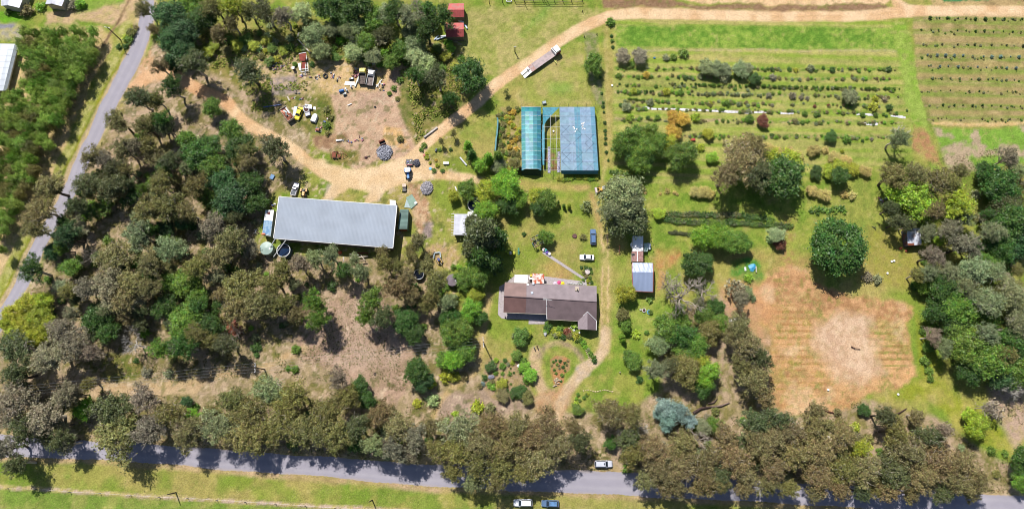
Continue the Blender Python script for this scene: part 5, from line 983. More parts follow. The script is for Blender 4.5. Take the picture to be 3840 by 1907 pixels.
# ------------- two tippers
def tipper(label,front,rear,cabm,group='old tippers side by side',side=PLANK,floor=None):
    t,L=obj_at(label,'tipper_truck','truck',front,rear,group); W=2.3
    b=MB(); b.box(0,0,.6,L,.9,.25); part(b,'chassis',BLACK,t)
    b=MB(); b.box(L/2-.95,0,.6,1.9,W*.92,1.0); b.box(L/2-1.05,0,1.6,1.5,W*.86,.75,0,.84); part(b,'cab',cabm,t)
    b=MB(); b.box(L/2-.22,0,1.62,.06,W*.72,.5,0); part(b,'windscreen',GLASS,t)
    b=MB(); b.box(-L*.17,0,1.05,L*.62,W*.96,.1); part(b,'tray_floor',floor,t)
    b=MB(); 
    for s in (-1,1): b.box(-L*.17,s*W*.47,1.15,L*.62,.09,.55)
    b.box(L*.14,0,1.15,.1,W*.9,.8); part(b,'tray_side',side,t)
    for sx in (L*.32,-L*.22,-L*.38):
        for s in (-1,1): thing_part_wheel(t,sx,s*W*.40,.46,.3)
    return t
tipper('yellow-cab tipper with a dark brown wooden tray beside the white-cab one',(1364,264),(1360,322),mat('truck_yellow',(246,228,60),.45,var=.05),side=BLACK,floor=mat('dark_tray',(112,98,92),.8,rgb2=(70,58,56),sc=1.4))
tipper('white-cab tipper with pale sided tray right of the yellow-cab one',(1398,272),(1388,328),WHITE,side=PIPE,floor=mat('tray_dust',(150,136,132),.8,rgb2=(104,92,90),sc=1.2))
# ------------- flatbed truck with ramps
t,L=obj_at('long flatbed truck with white cab and two white loading ramps on the grass','flatbed_truck','truck',(2096,190),(1958,286)); 
b=MB(); b.box(.6,0,.7,L-3.4,1.0,.3); part(b,'chassis',BLACK,t)
b=MB(); b.box(L/2-1.1,0,.6,1.9,2.35,1.1); b.box(L/2-1.15,0,1.7,1.75,2.25,.25); part(b,'cab',mat('dark_red_truck',(150,40,54),.4,var=.08),t); b=MB(); b.box(L/2-1.2,0,1.95,1.9,2.3,.7,0,.9); part(b,'cab_roof',WHITE,t)
b=MB(); b.box(L/2-.13,0,1.5,.07,1.9,.55); part(b,'windscreen',GLASS,t)
bedL=L-2.6-3.1; bx=L/2-2.5-bedL/2; BED=mat('timber_deck',(206,186,186),.85,rgb2=(184,170,170),sc=.9)
b=MB(); b.box(bx+.8,0,1.1,bedL-1.6,2.5,.12); part(b,'deck',BED,t); b=MB(); b.box(bx-bedL/2+.8,0,1.02,1.6,2.5,.12); part(b,'beavertail',mat('rusty_deck',(196,150,138),.85,rgb2=(200,180,178),sc=2),t)
b=MB(); b.box(bx+bedL/2+.12,0,1.1,.22,2.6,1.25); part(b,'headboard',WHITE,t)
for s in (-1,1):
    b=MB(); x0=bx-bedL/2; b.sheet((x0-3.0,s*.68-.52,.08),(x0-3.0,s*.68+.52,.08),(x0,s*.68+.52,1.05),(x0,s*.68-.52,1.05),th=.1) ; part(b,'ramp',WHITE,t)
for sx in (L/2-1.3,bx-.6,bx-1.7):
    for s in (-1,1): thing_part_wheel(t,sx,s*1.05,.48,.3)
b=MB(); b.beam(P(2079,226,.5),P(2087,238,.5),.32); solo(b,'yellow_post',mat('yellow_green_paint',(220,224,110),.6),'short yellow bar lying beside the flatbed truck cab','bar')
# ------------- tractors and machines
def tractor(label,front,rear,rgb,cab=None,rgb2=None,wheelr=.75):
    t,L=obj_at(label,'tractor','tractor',front,rear); m=mat('tr_%d_%d_%d'%rgb,rgb,.4,var=.1,k=1.3)
    b=MB(); b.box(L*.2,0,.7,L*.55,.75,.55,0,.9); part(b,'bonnet',m,t); b=MB(); b.box(-L*.2,0,.6,L*.4,.9,.5); part(b,'body',BLACK,t)
    if cab:
        b=MB(); b.box(-L*.2,0,1.1,1.25,1.3,.95,0,.92); part(b,'cab_glass',GLASS,t); b=MB(); b.box(-L*.2,0,2.06,1.5,1.5,.12); part(b,'cab_roof',cab,t)
    else: b=MB(); b.box(-L*.22,0,1.1,.5,.5,.4); part(b,'seat',BLACK,t)
    for s in (-1,1):
        thing_part_wheel(t,-L*.25,s*.85,wheelr,.4); thing_part_wheel(t,L*.34,s*.7,.45,.28); b=MB(); b.box(-L*.25,s*.85,wheelr*1.9,.9,.42,.06); part(b,'mudguard',m,t)
    b=MB(); b.box(L*.5,0,.5,.3,.8,.3); part(b,'weight_block',BLACK,t); b=MB(); b.tube([(L*.2,.15,1.2),(L*.2,.15,1.9)],[.04,.04],6); part(b,'exhaust',BLACK,t); return t
tractor('blue tractor with white cab roof below the junk carrier on the sandy yard',(1533,674),(1530,632),(60,140,226),WHITE)
tractor('worn orange old tractor with big rear wheel above the long shed',(1140,738),(1144,710),(240,180,104),None,wheelr=.7)
t,L=obj_at('flat black implement carrier covered with tools behind the blue tractor','tool_trailer','trailer',(1536,622),(1536,600)); b=MB(); b.box(0,0,.5,2.0,2.1,.15); part(b,'deck',BLACK,t); b=MB(); b.box(.9,0,.65,.2,1.9,.2); part(b,'rail',mat('pink_red',(190,100,110),.6),t)
for s in (-1,1): thing_part_wheel(t,0,s*1.1,.35,.2)
for k,(x,y,m,l) in enumerate(((1530,607,mat('blue_toolbox',(90,90,190),.5),'blue tool box on the black implement carrier'),(1540,604,WHITE,'white canister on the black implement carrier'),(1533,615,STEEL,'grey lump on the lower edge of the implement carrier'))): b=MB(); q=P(x,y,.7); b.box(q.x,q.y,.66,.5,.35,.3,k,.85); solo(b,'tool_box',m,l,'tool box')
# small generator / tan mower
t,L=obj_at('small tan-topped mower with black frame below the tractor','ride_on_mower','mower',(1517,720),(1517,692)); b=MB(); b.box(-.7,0,.5,1.1,1.25,.5,0,.9); part(b,'hood',mat('tan_plastic',(238,210,190),.6),t); b=MB(); b.box(.5,0,.3,1.3,1.0,.3); part(b,'frame',BLACK,t)
for sx in (-.6,.8):
    for s in (-1,1): thing_part_wheel(t,sx,s*.6,.28,.2)
b=MB(); b.box(.9,-.75,.35,.25,.3,.3); part(b,'engine_cover',mat('truck_yellow',(246,228,60),.45),t)
# yellow loader under the big tree
t,L=obj_at('yellow loader with pale bucket poking out from under the spreading tree','loader','loader',(2231,716),(2280,708)); b=MB(); b.box(L/2-.3,0,.2,.7,2.1,.75,0,.8); part(b,'bucket',mat('pale_bucket',(226,210,214),.6,var=.06),t)
b=MB(); b.box(0,0,.7,1.8,1.1,.8,0,.9); part(b,'body',mat('loader_yellow',(240,190,80),.5),t); b=MB(); 
for s in (-1,1): b.beam((L/2-.5,s*.6,.7),(0,s*.6,1.4),.18)
part(b,'lift_arm',mat('loader_yellow',(240,190,80),.5),t); b=MB(); b.box(-.6,0,1.5,1.1,1.1,.6,0,.9); part(b,'cab',PIPE,t)
for sx in (-1.0,.8):
    for s in (-1,1): thing_part_wheel(t,sx,s*.75,.5,.32)
# tipped frame machine beside the tanks
t,L=obj_at('small yellow excavator parked at the open end of a pale blue frame','mini_excavator','excavator',(1655,992),(1642,968)); b=MB(); b.box(0,0,.4,1.7,1.3,.5,0,.9); part(b,'body',mat('loader_yellow',(240,190,80),.5),t); b=MB(); b.box(-.3,0,.95,.9,.9,1.0,0,.9); part(b,'cab',mat('navy_cab',(40,60,150),.4),t)
b=MB(); b.beam((.6,0,.9),(1.5,.1,1.3),.2); b.beam((1.5,.1,1.3),(1.9,.1,.5),.16); part(b,'boom',PLANK,t); b=MB()
for s in (-1,1): b.box(0,s*.7,0,2.0,.35,.45,0,.9)
part(b,'track',BLACK,t)
b=MB(); c=[P(*q,.5) for q in ((1626,968),(1629,948),(1650,945),(1652,965))]
for a_,c_ in zip(c[:-1],c[1:]): b.beam(a_,c_,.45)
solo(b,'open_steel_skid',mat('pale_blue_steel',(190,210,222),.5),'pale blue three-sided frame left open around the excavator','frame')
# ------------- houses
TILE=bandmat('dark_roof_tiles',(138,118,122),'Y',1.6,.28,.8,nsc=.5); TILE2=bandmat('roof_tiles_sunlit',(162,148,154),'Y',1.6,.18,.8,nsc=.5); TILER=bandmat('reddish_roof_tiles',(140,104,100),'Y',1.6,.25,.8,nsc=.5); TILER2=bandmat('reddish_roof_tiles_sunlit',(160,132,128),'Y',1.6,.16,.8,nsc=.5); TILEV=bandmat('cross_roof_tiles',(136,118,124),'X',1.6,.28,.8,nsc=.5)  # paler copies paint sunlight into the tiles of the sun-facing slopes
t=thing('farm_house','long low farm house with brown tiled roof and a small front gable','house'); E,RG=2.7,4.6
def rs(nm,m,*q,nv=1): b=MB(); v=pts(*q); b.sheet(*v,th=.12,nv=nv); return part(b,nm,m,t)
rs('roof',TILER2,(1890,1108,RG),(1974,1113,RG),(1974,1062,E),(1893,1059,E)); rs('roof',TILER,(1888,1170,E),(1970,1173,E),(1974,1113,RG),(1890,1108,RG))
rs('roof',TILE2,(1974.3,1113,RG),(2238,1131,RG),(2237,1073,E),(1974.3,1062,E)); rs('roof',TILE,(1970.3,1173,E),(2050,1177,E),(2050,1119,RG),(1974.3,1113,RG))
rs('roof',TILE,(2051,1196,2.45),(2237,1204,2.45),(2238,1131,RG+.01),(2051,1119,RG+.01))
b=MB(); v=pts((2167,1233,2.5),(2203,1235,3.7),(2203,1169,3.75),(2167,1202,2.5)); b.sheet(*[x+Vector((0,0,.03)) for x in v],th=.1); part(b,'gable_roof',mat('gable_tiles_sunlit',(158,144,150),.8,var=.1,sc=2),t)  # sunny side of the gable, its light put into a paler tile colour
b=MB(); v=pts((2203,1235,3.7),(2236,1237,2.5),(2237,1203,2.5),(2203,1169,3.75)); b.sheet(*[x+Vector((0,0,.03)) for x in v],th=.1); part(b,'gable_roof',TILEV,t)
b=MB(); v=pts((2203,1168,3.86),(2237,1202,2.62),(2236,1237,2.6)); b.tube(v,[.09]*3,5); v=pts((2203,1168,3.86),(2186,1184,3.2)); b.tube(v,[.08]*2,5); v=pts((2050,1118,RG+.1),(2050,1178,E),(2051,1196,2.55)); b.tube(v,[.1]*3,5); part(b,'flashing',WHITE,t)
b=MB(); b.tube(pts((1889,1109,RG+.06),(2238,1131,RG+.06)),[.12,.12],6); part(b,'ridge_cap',TILE,t)
b=MB(); b.tube(pts((1888,1171,E-.03),(2050,1178,E-.03)),[.07,.07],5); b.tube(pts((2052,1197,2.4),(2166,1203,2.4)),[.07,.07],5); b.tube(pts((1893,1058,E),(2237,1072,E)),[.07,.07],5); part(b,'gutter',CREAM,t)
wallring(pts((1893,1062,E),(2235,1076,E),(2235,1200,E),(2052,1192,E),(2050,1175,E),(1890,1168,E)),[2.55,2.55,2.3,2.3,2.5,2.5],.7).build('wall',BRICK,t); wallring(pts((2170,1190,E),(2234,1190,E),(2233,1232,E),(2171,1230,E)),[2.3]*4,.5).build('gable_wall',BRICK,t)
b=MB(); q=P(2203,1232,1.2); b.box(q.x,q.y+.25,.9,1.9,.5,1.1); part(b,'window',mat('blue_glass',(70,130,180),.1),t)
for x in (1925,1960,2000,2035): b=MB(); q=P(x,1172+(x-1925)*.05,1.5); b.box(q.x,q.y+.55,.9,1.5,.3,1.2); part(b,'window',GLASS,t)
for x in (2080,2130): b=MB(); q=P(x,1194,1.5); b.box(q.x,q.y+.62,.9,1.5,.3,1.2); part(b,'window',GLASS,t)
b=MB(); q=P(2163,1083,3.2); b.box(q.x,q.y,2.9,1.1,1.3,.9); ch=part(b,'chimney',mat('pale_brick',(214,198,178),.9,var=.12),t); b=MB(); b.tube([(q.x+.1,q.y-.3,3.8),(q.x+.1,q.y-.3,4.5)],[.14,.14],8); part(b,'flue',BLACK,ch)
b=MB(); q=P(2000,1064,2.9); b.box(q.x,q.y,2.7,.6,.6,.6); part(b,'chimney',GALV,t)
# aerial
b=MB(); q=P(2052,1122,6.3); b.tube([(q.x,q.y,4.4),(q.x,q.y,6.4)],[.04,.04],5); b.tube([(q.x-1.2,q.y+.2,6.35),(q.x+1.5,q.y-.3,6.35)],[.04,.04],4)
for k in range(9): x=q.x-1.1+k*.3; b.tube([(x,q.y+.2-k*.05-.45+.04*k,6.37),(x,q.y+.2-k*.05+.45-.04*k,6.37)],[.025,.025],3)
part(b,'tv_aerial',PIPE,t)
for (x,y,z,w,m) in ((1979,1066,3.0,.6,WHITE),(1995,1097,4.2,.7,GALV),(2217,1145,3.9,.6,mat('blue_skylight',(90,130,220),.3)),(2229,1150,3.7,.5,WHITE)):
    b=MB(); q=P(x,y,z); b.box(q.x,q.y,z-.12,w,w,.22,.1); part(b,'roof_vent',m,t)
t=thing('carport_awning','flat bright white awning at the upper left of the farm house','awning'); A=pts((1930,1029,2.7),(1979,1030,2.7),(1978,1061,2.6),(1929,1060,2.6)); b=MB(); b.sheet(A[3],A[2],A[1],A[0],ribs=8,amp=.02,th=.07); part(b,'roof',WHITE,t)
for q in A[:2]: b=MB(); b.box(q.x,q.y-.2,0,.1,.1,2.6); part(b,'post',STEEL,t)
t=thing('rusty_lean_to','patchy rust and white tin roof behind the farm house','lean-to'); A=pts((1996,1024,2.5),(2041,1027,2.5),(2040,1063,2.9),(1996,1063,2.9)); b=MB(); b.sheet(A[3],A[2],A[1],A[0],ribs=14,amp=.03,th=.05); part(b,'roof',bandmat('rusty_white_tin',(246,236,228),'X',1.4,.1,.7,rgb2=(206,96,54),nsc=.75),t); wallring(A,[2.4,2.4,2.8,2.8],.3).build('wall',BRICK,t)
b=MB(); q=P(1992,1031,2.2); b.box(q.x,q.y,1.0,.75,.7,.8); solo(b,'yellow_crate',mat('crate_yellow',(250,226,60),.5),'small yellow crate at the corner of the rusty tin roof','crate')
b=MB(); q=P(1991,1040,2); b.box(q.x,q.y,.4,.9,.8,1.0); solo(b,'white_cabinet',WHITE,'small white cabinet below the yellow crate','cabinet')
for (x,y,c,nm,l) in ((2097,1058,(240,90,150),'pink_umbrella','pink parasol behind the farm house'),(2110,1062,(252,230,40),'yellow_umbrella','yellow parasol right of the pink one behind the house'),(2082,1062,(236,214,238),'white_umbrella','pale lilac parasol left of the pink one behind the house')):
    q=P(x,y,1.9); t=thing(nm.replace('pink_','').replace('yellow_','').replace('white_',''),l,'parasol',(q.x,q.y,0),0,'parasols behind the house'); b=MB(); b.disc(0,0,1.75,.62,.03,12,r2=.6,dome=.25); part(b,'canopy',mat('cloth_%d_%d'%c[:2],c,.8,var=.05),t); b=MB(); b.tube([(0,0,0),(0,0,1.8)],[.03,.03],6); part(b,'pole',PIPE,t)
t=thing('white_trellis','white picket trellis along the back of the farm house','trellis'); 
for k in range(15):
    q=P(2128+k*4.7,1063+k*.35); b=MB(); b.box(q.x,q.y,0,.12,.5,1.5,.25*(-1)**k); part(b,'picket',PIPE,t)
b=MB(); b.beam(P(2127,1063,1.2),P(2196,1068,1.2),.1); part(b,'rail',PIPE,t)
# shed by the track: blue-grey workshop with older pieces above
t=thing('workshop','small blue-grey roofed workshop with red trim right of the house track','shed'); A=pts((2372,984,3),(2448,986,3),(2449,1020,3.7),(2371,1019,3.7),(2448,1094,2.7),(2375,1090,2.7)); BL=bandmat('blue_grey_sheeting',(152,168,200),'X',1.0,.06,.4,.2,k=1.35,nsc=.15); BL2=bandmat('blue_grey_sheeting_lit',(170,182,212),'X',1.0,.06,.4,.2,k=1.35,nsc=.15)  # lit copy carries the sunny slope's brightness in its colour
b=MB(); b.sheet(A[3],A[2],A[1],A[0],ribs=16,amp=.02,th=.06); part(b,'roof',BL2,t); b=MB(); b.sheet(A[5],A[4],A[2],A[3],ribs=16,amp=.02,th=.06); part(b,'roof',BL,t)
wallring([A[0],A[1],A[4],A[5]],[2.9,2.9,2.6,2.6],.25).build('wall',CREAM,t); b=MB(); b.tube([A[1]+Vector((.06,0,0)),A[2]+Vector((.06,0,0)),A[4]+Vector((.06,0,0)),A[5]+Vector((0,-.06,-.05))],[.13]*4,5); b.tube([A[0]-Vector((.06,0,0)),A[3]-Vector((.06,0,0)),A[5]-Vector((.06,0,0))],[.11]*3,5); part(b,'red_trim',mat('red_trim',(176,90,84),.6),t)
t=thing('old_brown_shed','faded brown-red roofed shed joined above the blue-grey workshop','shed'); A=pts((2369,942,2.7),(2412,942,2.7),(2412,981,2.7),(2369,979,2.7)); b=MB(); b.sheet(A[3],A[2],A[1],A[0],ribs=9,th=.06); part(b,'roof',mat('faded_red_tin',(182,142,136),.8,rgb2=(160,118,112),sc=1.5),t); wallring(A,[2.6]*4,.2).build('wall',CREAM,t)
b=MB(); b.beam(P(2390,942,2.82),P(2390,980,2.82),.35); part(b,'roof_stripe',WHITE,t); b=MB(); q=P(2374,953,2.9); b.box(q.x,q.y,2.75,.9,.5,.25,.3); part(b,'roof_vent',BLACK,t)
t=thing('white_caravan','white flat-roofed caravan with glass-blue shaded upper end above the brown shed','caravan'); A=pts((2373,884,2.6),(2412,885,2.6),(2412,941,2.6),(2372,941,2.6)); b=MB(); b.sheet(A[3],A[2],A[1],A[0],th=.1); part(b,'roof',WHITE,t); wallring(A,[2.5]*4,.08,.4).build('body',CREAM,t); b=MB(); b.box(P(2385,915,0).x,P(2385,915,0).y,0,2.0,3,.4); part(b,'axle',BLACK,t)
b=MB(); b.sheet(*pts((2367,930,1.6),(2371,915,2.0),(2371,905,2.0),(2363,915,1.6)),th=.03); solo(b,'side_flap',WHITE,'small white triangular flap left of the white caravan','awning')
for (q,l,c,z) in ((((2416,942),(2428,942),(2430,911),(2416,911)),'pale green panel leaning right of the white caravan',(190,222,214),1.2),(((2426,934),(2439,934),(2441,912),(2428,910)),'pale bluish panel at the far right of the white caravan',(214,230,240),.8)): b=MB(); b.sheet(*[P(*x,z) for x in q],th=z); solo(b,'panel_stack',mat('pnl%d'%c[0],c,.5,var=.05),l,'panel')
# rusty tin shed at right
t=thing('tin_shed','old pale tin shed with rusty lower edge among the trees at right','shed'); A=pts((3399,856,3.2),(3452,855,3.2),(3456,917,2.6),(3405,920,2.6)); b=MB(); b.sheet(A[3],A[2],A[1],A[0],ribs=12,th=.05,nv=3); part(b,'roof',bandmat('weathered_tin',(214,220,236),'X',1.3,.12,.6,rgb2=(190,176,176),nsc=.5,k=1.3),t)
b=MB(); b.sheet(*[x+Vector((0,0,.06)) for x in pts((3405,920,2.6),(3428,919,2.6),(3427,911,2.68),(3404,912,2.68))],ribs=6,th=.03); part(b,'rusty_sheet',RUST,t); wallring(A,[3.1,3.1,2.5,2.5],.12).build('wall',bandmat('rusty_wall_tin',(130,80,80),'X',1.6,.4,.8,rgb2=(90,96,110),nsc=1),t)
for k,(x,y) in enumerate(((3376,931),(3398,940))): b=MB(); q=P(x,y); b.ball(q.x,q.y,.2,.6-.1*k,.4,.3,7,5,.25); solo(b,'rust_heap',mat('orange_rust',(196,104,74),.9,var=.3),('orange rusty heap','smaller reddish heap')[k]+' on the grass left of the old tin shed','scrap')
# red roofed sheds
for (q,z,l) in ((((1679,14),(1740,13),(1740,37),(1680,37)),3.0,'upper faded red-roofed shed half shaded by trees'),(((1671,86),(1739,86),(1739,110),(1672,112)),3.0,'lower faded red-roofed shed beside the mown paddock')):
    t=thing('red_roofed_shed',l,'shed',group='red-roofed sheds'); A=[P(*q[0],z),P(*q[1],z),P(*q[2],z+.8),P(*q[3],z+.8)]; dy=Vector((0,-2.1,-1.0)); b=MB(); b.sheet(A[3],A[2],A[1],A[0],ribs=14,th=.05); part(b,'roof',bandmat('faded_red_roof_sunlit',(222,112,108),'X',1.2,.12,.7,rgb2=(206,130,124),nsc=.8),t)
    b=MB(); b.sheet(A[3]+dy,A[2]+dy,A[2],A[3],ribs=14,th=.05); part(b,'roof',bandmat('faded_red_roof_shaded',(196,88,86),'X',1.2,.15,.7,nsc=.8),t)  # darker copy of the roof red paints shade onto the lower slope
    wallring([A[0],A[1],A[2]+dy,A[3]+dy],[2.9,2.9,2.7,2.7],.2).build('wall',WOOD,t)
for (a,c,w,l,m) in (((1636,149),(1690,131),.5,'lower blue-white long sheet by the red-roofed shed',None),((1650,137),(1680,132),.35,'short white sheet above the long blue-white sheet',WHITE),((1628,150),(1644,134),.45,'short blue sheet at the left of the sheet pile',None),((1666,70),(1718,61),.3,'thin blue bar between the two red-roofed sheds',None),((1714,74),(1738,86),.8,'white board at the upper corner of the lower red shed',WHITE),((1678,159),(1692,158),.4,'tiny white board below the sheet pile',WHITE),((1666,224),(1700,200),.4,'pale plank lying in the grass below the red sheds',PLANK),((1743,93),(1752,108),.6,'bluish board off the right end of the lower red shed',None)):
    b=MB(); b.beam(P(*a,.3),P(*c,.35),w); solo(b,'board',m or mat('blue_white_sheet',(150,190,226),.5,rgb2=(225,235,245),sc=2),l,'board')
b=MB(); q=P(1619,115); b.box(q.x,q.y,0,1.4,1.1,.7,.3,.8); solo(b,'blue_bin',mat('bin_blue',(90,140,220),.6),'blue crate lying left of the lower red-roofed shed','crate')
# neighbour houses top left, plastic tunnel
for (q,l) in ((((0,-45),(100,-38),(72,30),(4,22)),'leftmost grey-roofed neighbour house at the top edge'),(((188,-40),(258,-38),(231,24),(170,16)),'grey-roofed neighbour building beside the bright tree at the top edge')):
    t=thing('neighbour_house',l,'house',group='neighbour houses'); A=[P(*x,3) for x in q]; m1=(A[0]+A[1])/2+Vector((0,0,.9)); m2=(A[2]+A[3])/2+Vector((0,0,.9)); b=MB(); b.sheet(A[0],A[3],m2,m1,th=.08); b.sheet(m1,m2,A[2],A[1],th=.08); part(b,'roof',bandmat('neighbour_roof',(206,208,222),'Y',.8,.06,.5,.1,k=1.35),t); wallring(A,[2.85]*4,.3).build('wall',CREAM,t)
t=thing('plastic_tunnel','white plastic covered growing tunnel at the left edge partly under trees','tunnel'); b=MB(); secs=[]
for i in range(9):
    a_=math.pi*i/8; fx=.5-.5*math.cos(a_); z=1.2+2.3*math.sin(a_); secs.append([P(-60+fx*135,163+fx*2,z),P(-95+fx*125,340,z),P(-95+fx*125,340,z-.05),P(-60+fx*135,163+fx*2,z-.05)])
b.loft(secs); part(b,'cover',mat('milky_plastic',(206,216,230),.4,var=.07,sc=.5,k=1.35),t)
b=MB(); 
for yv in range(165,340,22): 
    b.tube([P(-62+.5*(1-math.cos(math.pi*i/8))*135-(yv-165)*.2,yv,1.25+2.3*math.sin(math.pi*i/8)) for i in range(9)],[.02]*9,4)
part(b,'hoop',PIPE,t)
# ------------- shade houses
M_CLOTH=painted('shade_cloth',.85,.3,.9,.22)
def colmesh(name,V,Fq,C,parent): 
    me=fast_mesh(name,np.array([tuple(v) for v in V]),np.array(Fq),np.array(C),M_CLOTH); o=bpy.data.objects.new(name,me); S.collection.objects.link(o); o.parent=parent; return o
t=thing('tunnel_shade_house','turquoise shade cloth tunnel with arched roof beside the yellow flowers','shade house')
V=[];Fq=[];C=[]; rc=np.random.default_rng(5); NU,NV=5,14; tones=[(100,164,176),(140,190,200),(78,148,164),(112,174,186),(66,134,150)]
def tone(c): return [lin(v)/1.35 for v in c]
for i in range(NU):
    for j in range(NV):
        c=tone((146,192,202) if ((i==1 and 3<j<6)or(i==2 and 3<j<6)or(i==1 and j>=6)) else tones[(0,1,1,0,2)[i]] if j>0 else (70,150,160)); c=[v*rc.uniform(.88,1.12) for v in c]
        sub=3
        for s in range(sub):
            v0,v1=(j+s/sub)/NV,(j+(s+1)/sub)/NV; q=[]
            for (u,v) in ((i/NU,v0),((i+1)/NU,v0),((i+1)/NU,v1),(i/NU,v1)):
                z=2.1+1.3*math.sin(math.pi*u)-(.10*abs(math.sin(v*NV*3.1416))); q.append(P(1955+u*73+v*1.5,401+v*232+(6 if u in(0,1) else 0)*v,z))
            n=len(V); V+=q; Fq.append((n,n+3,n+2,n+1)); C+=[[x*(1-.10*(s==1)) for x in c]]*4
colmesh('cover',V,Fq,C,t)
b=MB()
for k in range(8):
    y=401+k*33
    for x in (1955,2029): q=P(x+k*.2,y,0); b.tube([(q.x,q.y,0),(q.x,q.y,2.1)],[.05,.05],5)
part(b,'post',PIPE,t); b=MB()
for k in range(8):
    b.tube([P(1955+73*i/8+k*.2,401+k*33,2.05+1.3*math.sin(math.pi*i/8)) for i in range(9)],[.05]*9,4)
part(b,'hoop',PIPE,t)
b=MB(); v=pts((1956,636,2.1),(2029,640,2.1),(2029,660,.05),(1956,656,.05)); b.sheet(v[3],v[2],v[1],v[0],th=.02); part(b,'end_netting',mat('dark_green_net',(56,86,64),.9,var=.3,sc=4),t)
t=thing('flat_shade_house','large flat blue shade cloth house with crossed bracing wires','shade house'); V=[];Fq=[];C=[]
st=[(0,.25,(140,168,190)),(.25,.42,(146,172,194)),(.42,.58,(112,158,182)),(.58,.88,(142,170,194)),(.88,1,(110,156,180))]
for (u0,u1,c) in st:
    for j in range(24):
        v0,v1=j/24,(j+1)/24; q=[P(2098+u*(131+9*v)+v*6,401+238*v+u*0,3.0+(.05*math.sin(v*22))) for u,v in ((u0,v0),(u1,v0),(u1,v1),(u0,v1))]; n=len(V); V+=q; Fq.append((n,n+3,n+2,n+1)); C+=[[x*rc.uniform(.96,1.04) for x in tone(c)]]*4
colmesh('roof_cover',V,Fq,C,t)
b=MB(); v=pts((2104,639,3.0),(2241,639,3.0),(2243,652,1.9),(2105,652,1.9)); b.sheet(v[3],v[2],v[1],v[0],th=.03); v=pts((2229,401,2.98),(2244,639,2.98)); b.sheet(v[0]+Vector((.03,0,-2.2)),v[1]+Vector((.03,0,-2.2)),v[1]+Vector((.03,0,0)),v[0]+Vector((.03,0,0)),th=.03); part(b,'side_cloth',mat('teal_cloth',(50,130,150),.7,var=.15),t)
b=MB()
for j in range(8):
    for i in range(5):
        q=P(2098+i*33+j*.9,402+j*33.6,0); b.tube([(q.x,q.y,0),(q.x,q.y,2.95)],[.05,.05],5)
part(b,'post',STEEL,t); b=MB()
for j in range(2,7):
    y=401+j*34
    for i in range(3):
        x=2102+i*44+j; 
        if (i+j)%3!=1: b.tube([P(x,y,3.09),P(x+34,y+33,3.09)],[.022,.022],3)
        if (i*2+j)%3!=0: b.tube([P(x+34,y,3.09),P(x,y+33,3.09)],[.022,.022],3)
part(b,'brace_wire',BLACK,t); b=MB()
for j in range(1,7): b.tube([P(2099+j,401+j*34,3.1),P(2231+j*1.5,401+j*34,3.1)],[.03,.03],3)
for u in (.35,.5,.72): b.tube([P(2098+u*131,401,3.1),P(2104+u*137,639,3.1)],[.025,.025],3)
part(b,'purlin',GALV,t)
for k in range(14):
    q=P(2185+rt.gauss(0,5),467+rt.gauss(0,8),3.12) if k<9 else P(2155+rt.gauss(0,4),480+rt.gauss(0,7),3.12); b=MB(); b.box(q.x,q.y,3.1,.45,.3,.02,rt.uniform(0,3)); part(b,'patch',WHITE,t)

t=thing('torn_shade_frame','bare pipe frame with torn turquoise cloth between the two shade houses','shade house'); b=MB()
for x,xx in ((2064,2066),(2084,2090)): b.tube([P(x,430,2.9),P(xx,640,2.9)],[.045,.045],5)
for y in (435,476,520,559,600,638): b.tube([P(2036,y,2.9),P(2102,y,2.9)],[.04,.04],5)
for y in (435,520,600,638):
    for x in (2040,2066,2090): q=P(x,y,2.9); b.tube([(q.x,q.y,0),(q.x,q.y,2.9)],[.04,.04],5)
part(b,'frame',PIPE,t); b=MB(); v=pts((2035,402,2.9),(2098,402,3.0),(2070,430,2.7),(2050,452,2.5),(2040,470,2.6),(2036,470,2.4)); b.add(v+[x+Vector((0,0,-.05)) for x in v],[(0,5,4,3,2,1),(6,7,8,9,10,11)]); v=pts((2034,468,2.5),(2042,466,2.6),(2043,540,2.2),(2041,618,2.0),(2035,618,1.8),(2032,540,2.2)); b.add(v+[x+Vector((0,0,-.3)) for x in v],[(0,5,4,3,2,1),(6,7,8,9,10,11),(0,1,7,6),(1,2,8,7),(2,3,9,8),(3,4,10,9),(4,5,11,10),(5,0,6,11)]); part(b,'torn_cloth',mat('turquoise_cloth',(70,160,184),.6,var=.2,sc=1.5),t)
for k,(q,l) in enumerate(((((2054,550),(2062,550),(2064,648),(2054,648)),'long greyish weed mat strip on the left inside the torn frame'),(((2091,568),(2101,568),(2102,646),(2090,646)),'long greyish weed mat strip on the right inside the torn frame'))): b=MB(); b.sheet(*[P(*x,.08) for x in (q[3],q[2],q[1],q[0])],th=.05); solo(b,'weed_mat',mat('weed_mat',(196,196,220),.7,rgb2=(130,130,160),sc=2.5),l,'weed mat','weed mat strips')
t=thing('windbreak','narrow torn turquoise windbreak strung between posts left of the flowers','windbreak'); b=MB(); sp=[(1862,440),(1864,450),(1863,475),(1861,500),(1857,525),(1856,545),(1854,566)]
for (a,c) in zip(sp[:-1],sp[1:]): v=[P(*a,.6),P(*c,.6),P(c[0]+5,c[1],1.8),P(a[0]+5,a[1],1.8)]; b.sheet(*v,th=.03)
part(b,'cloth',mat('turquoise_cloth2',(130,196,214),.6,var=.2,sc=2),t); b=MB()
for a in ((1863,405),(1862,440),(1860,505),(1855,540),(1854,566)): q=P(*a); b.tube([(q.x,q.y,0),(q.x,q.y,2.0)],[.06,.06],5)
part(b,'post',WOOD,t)
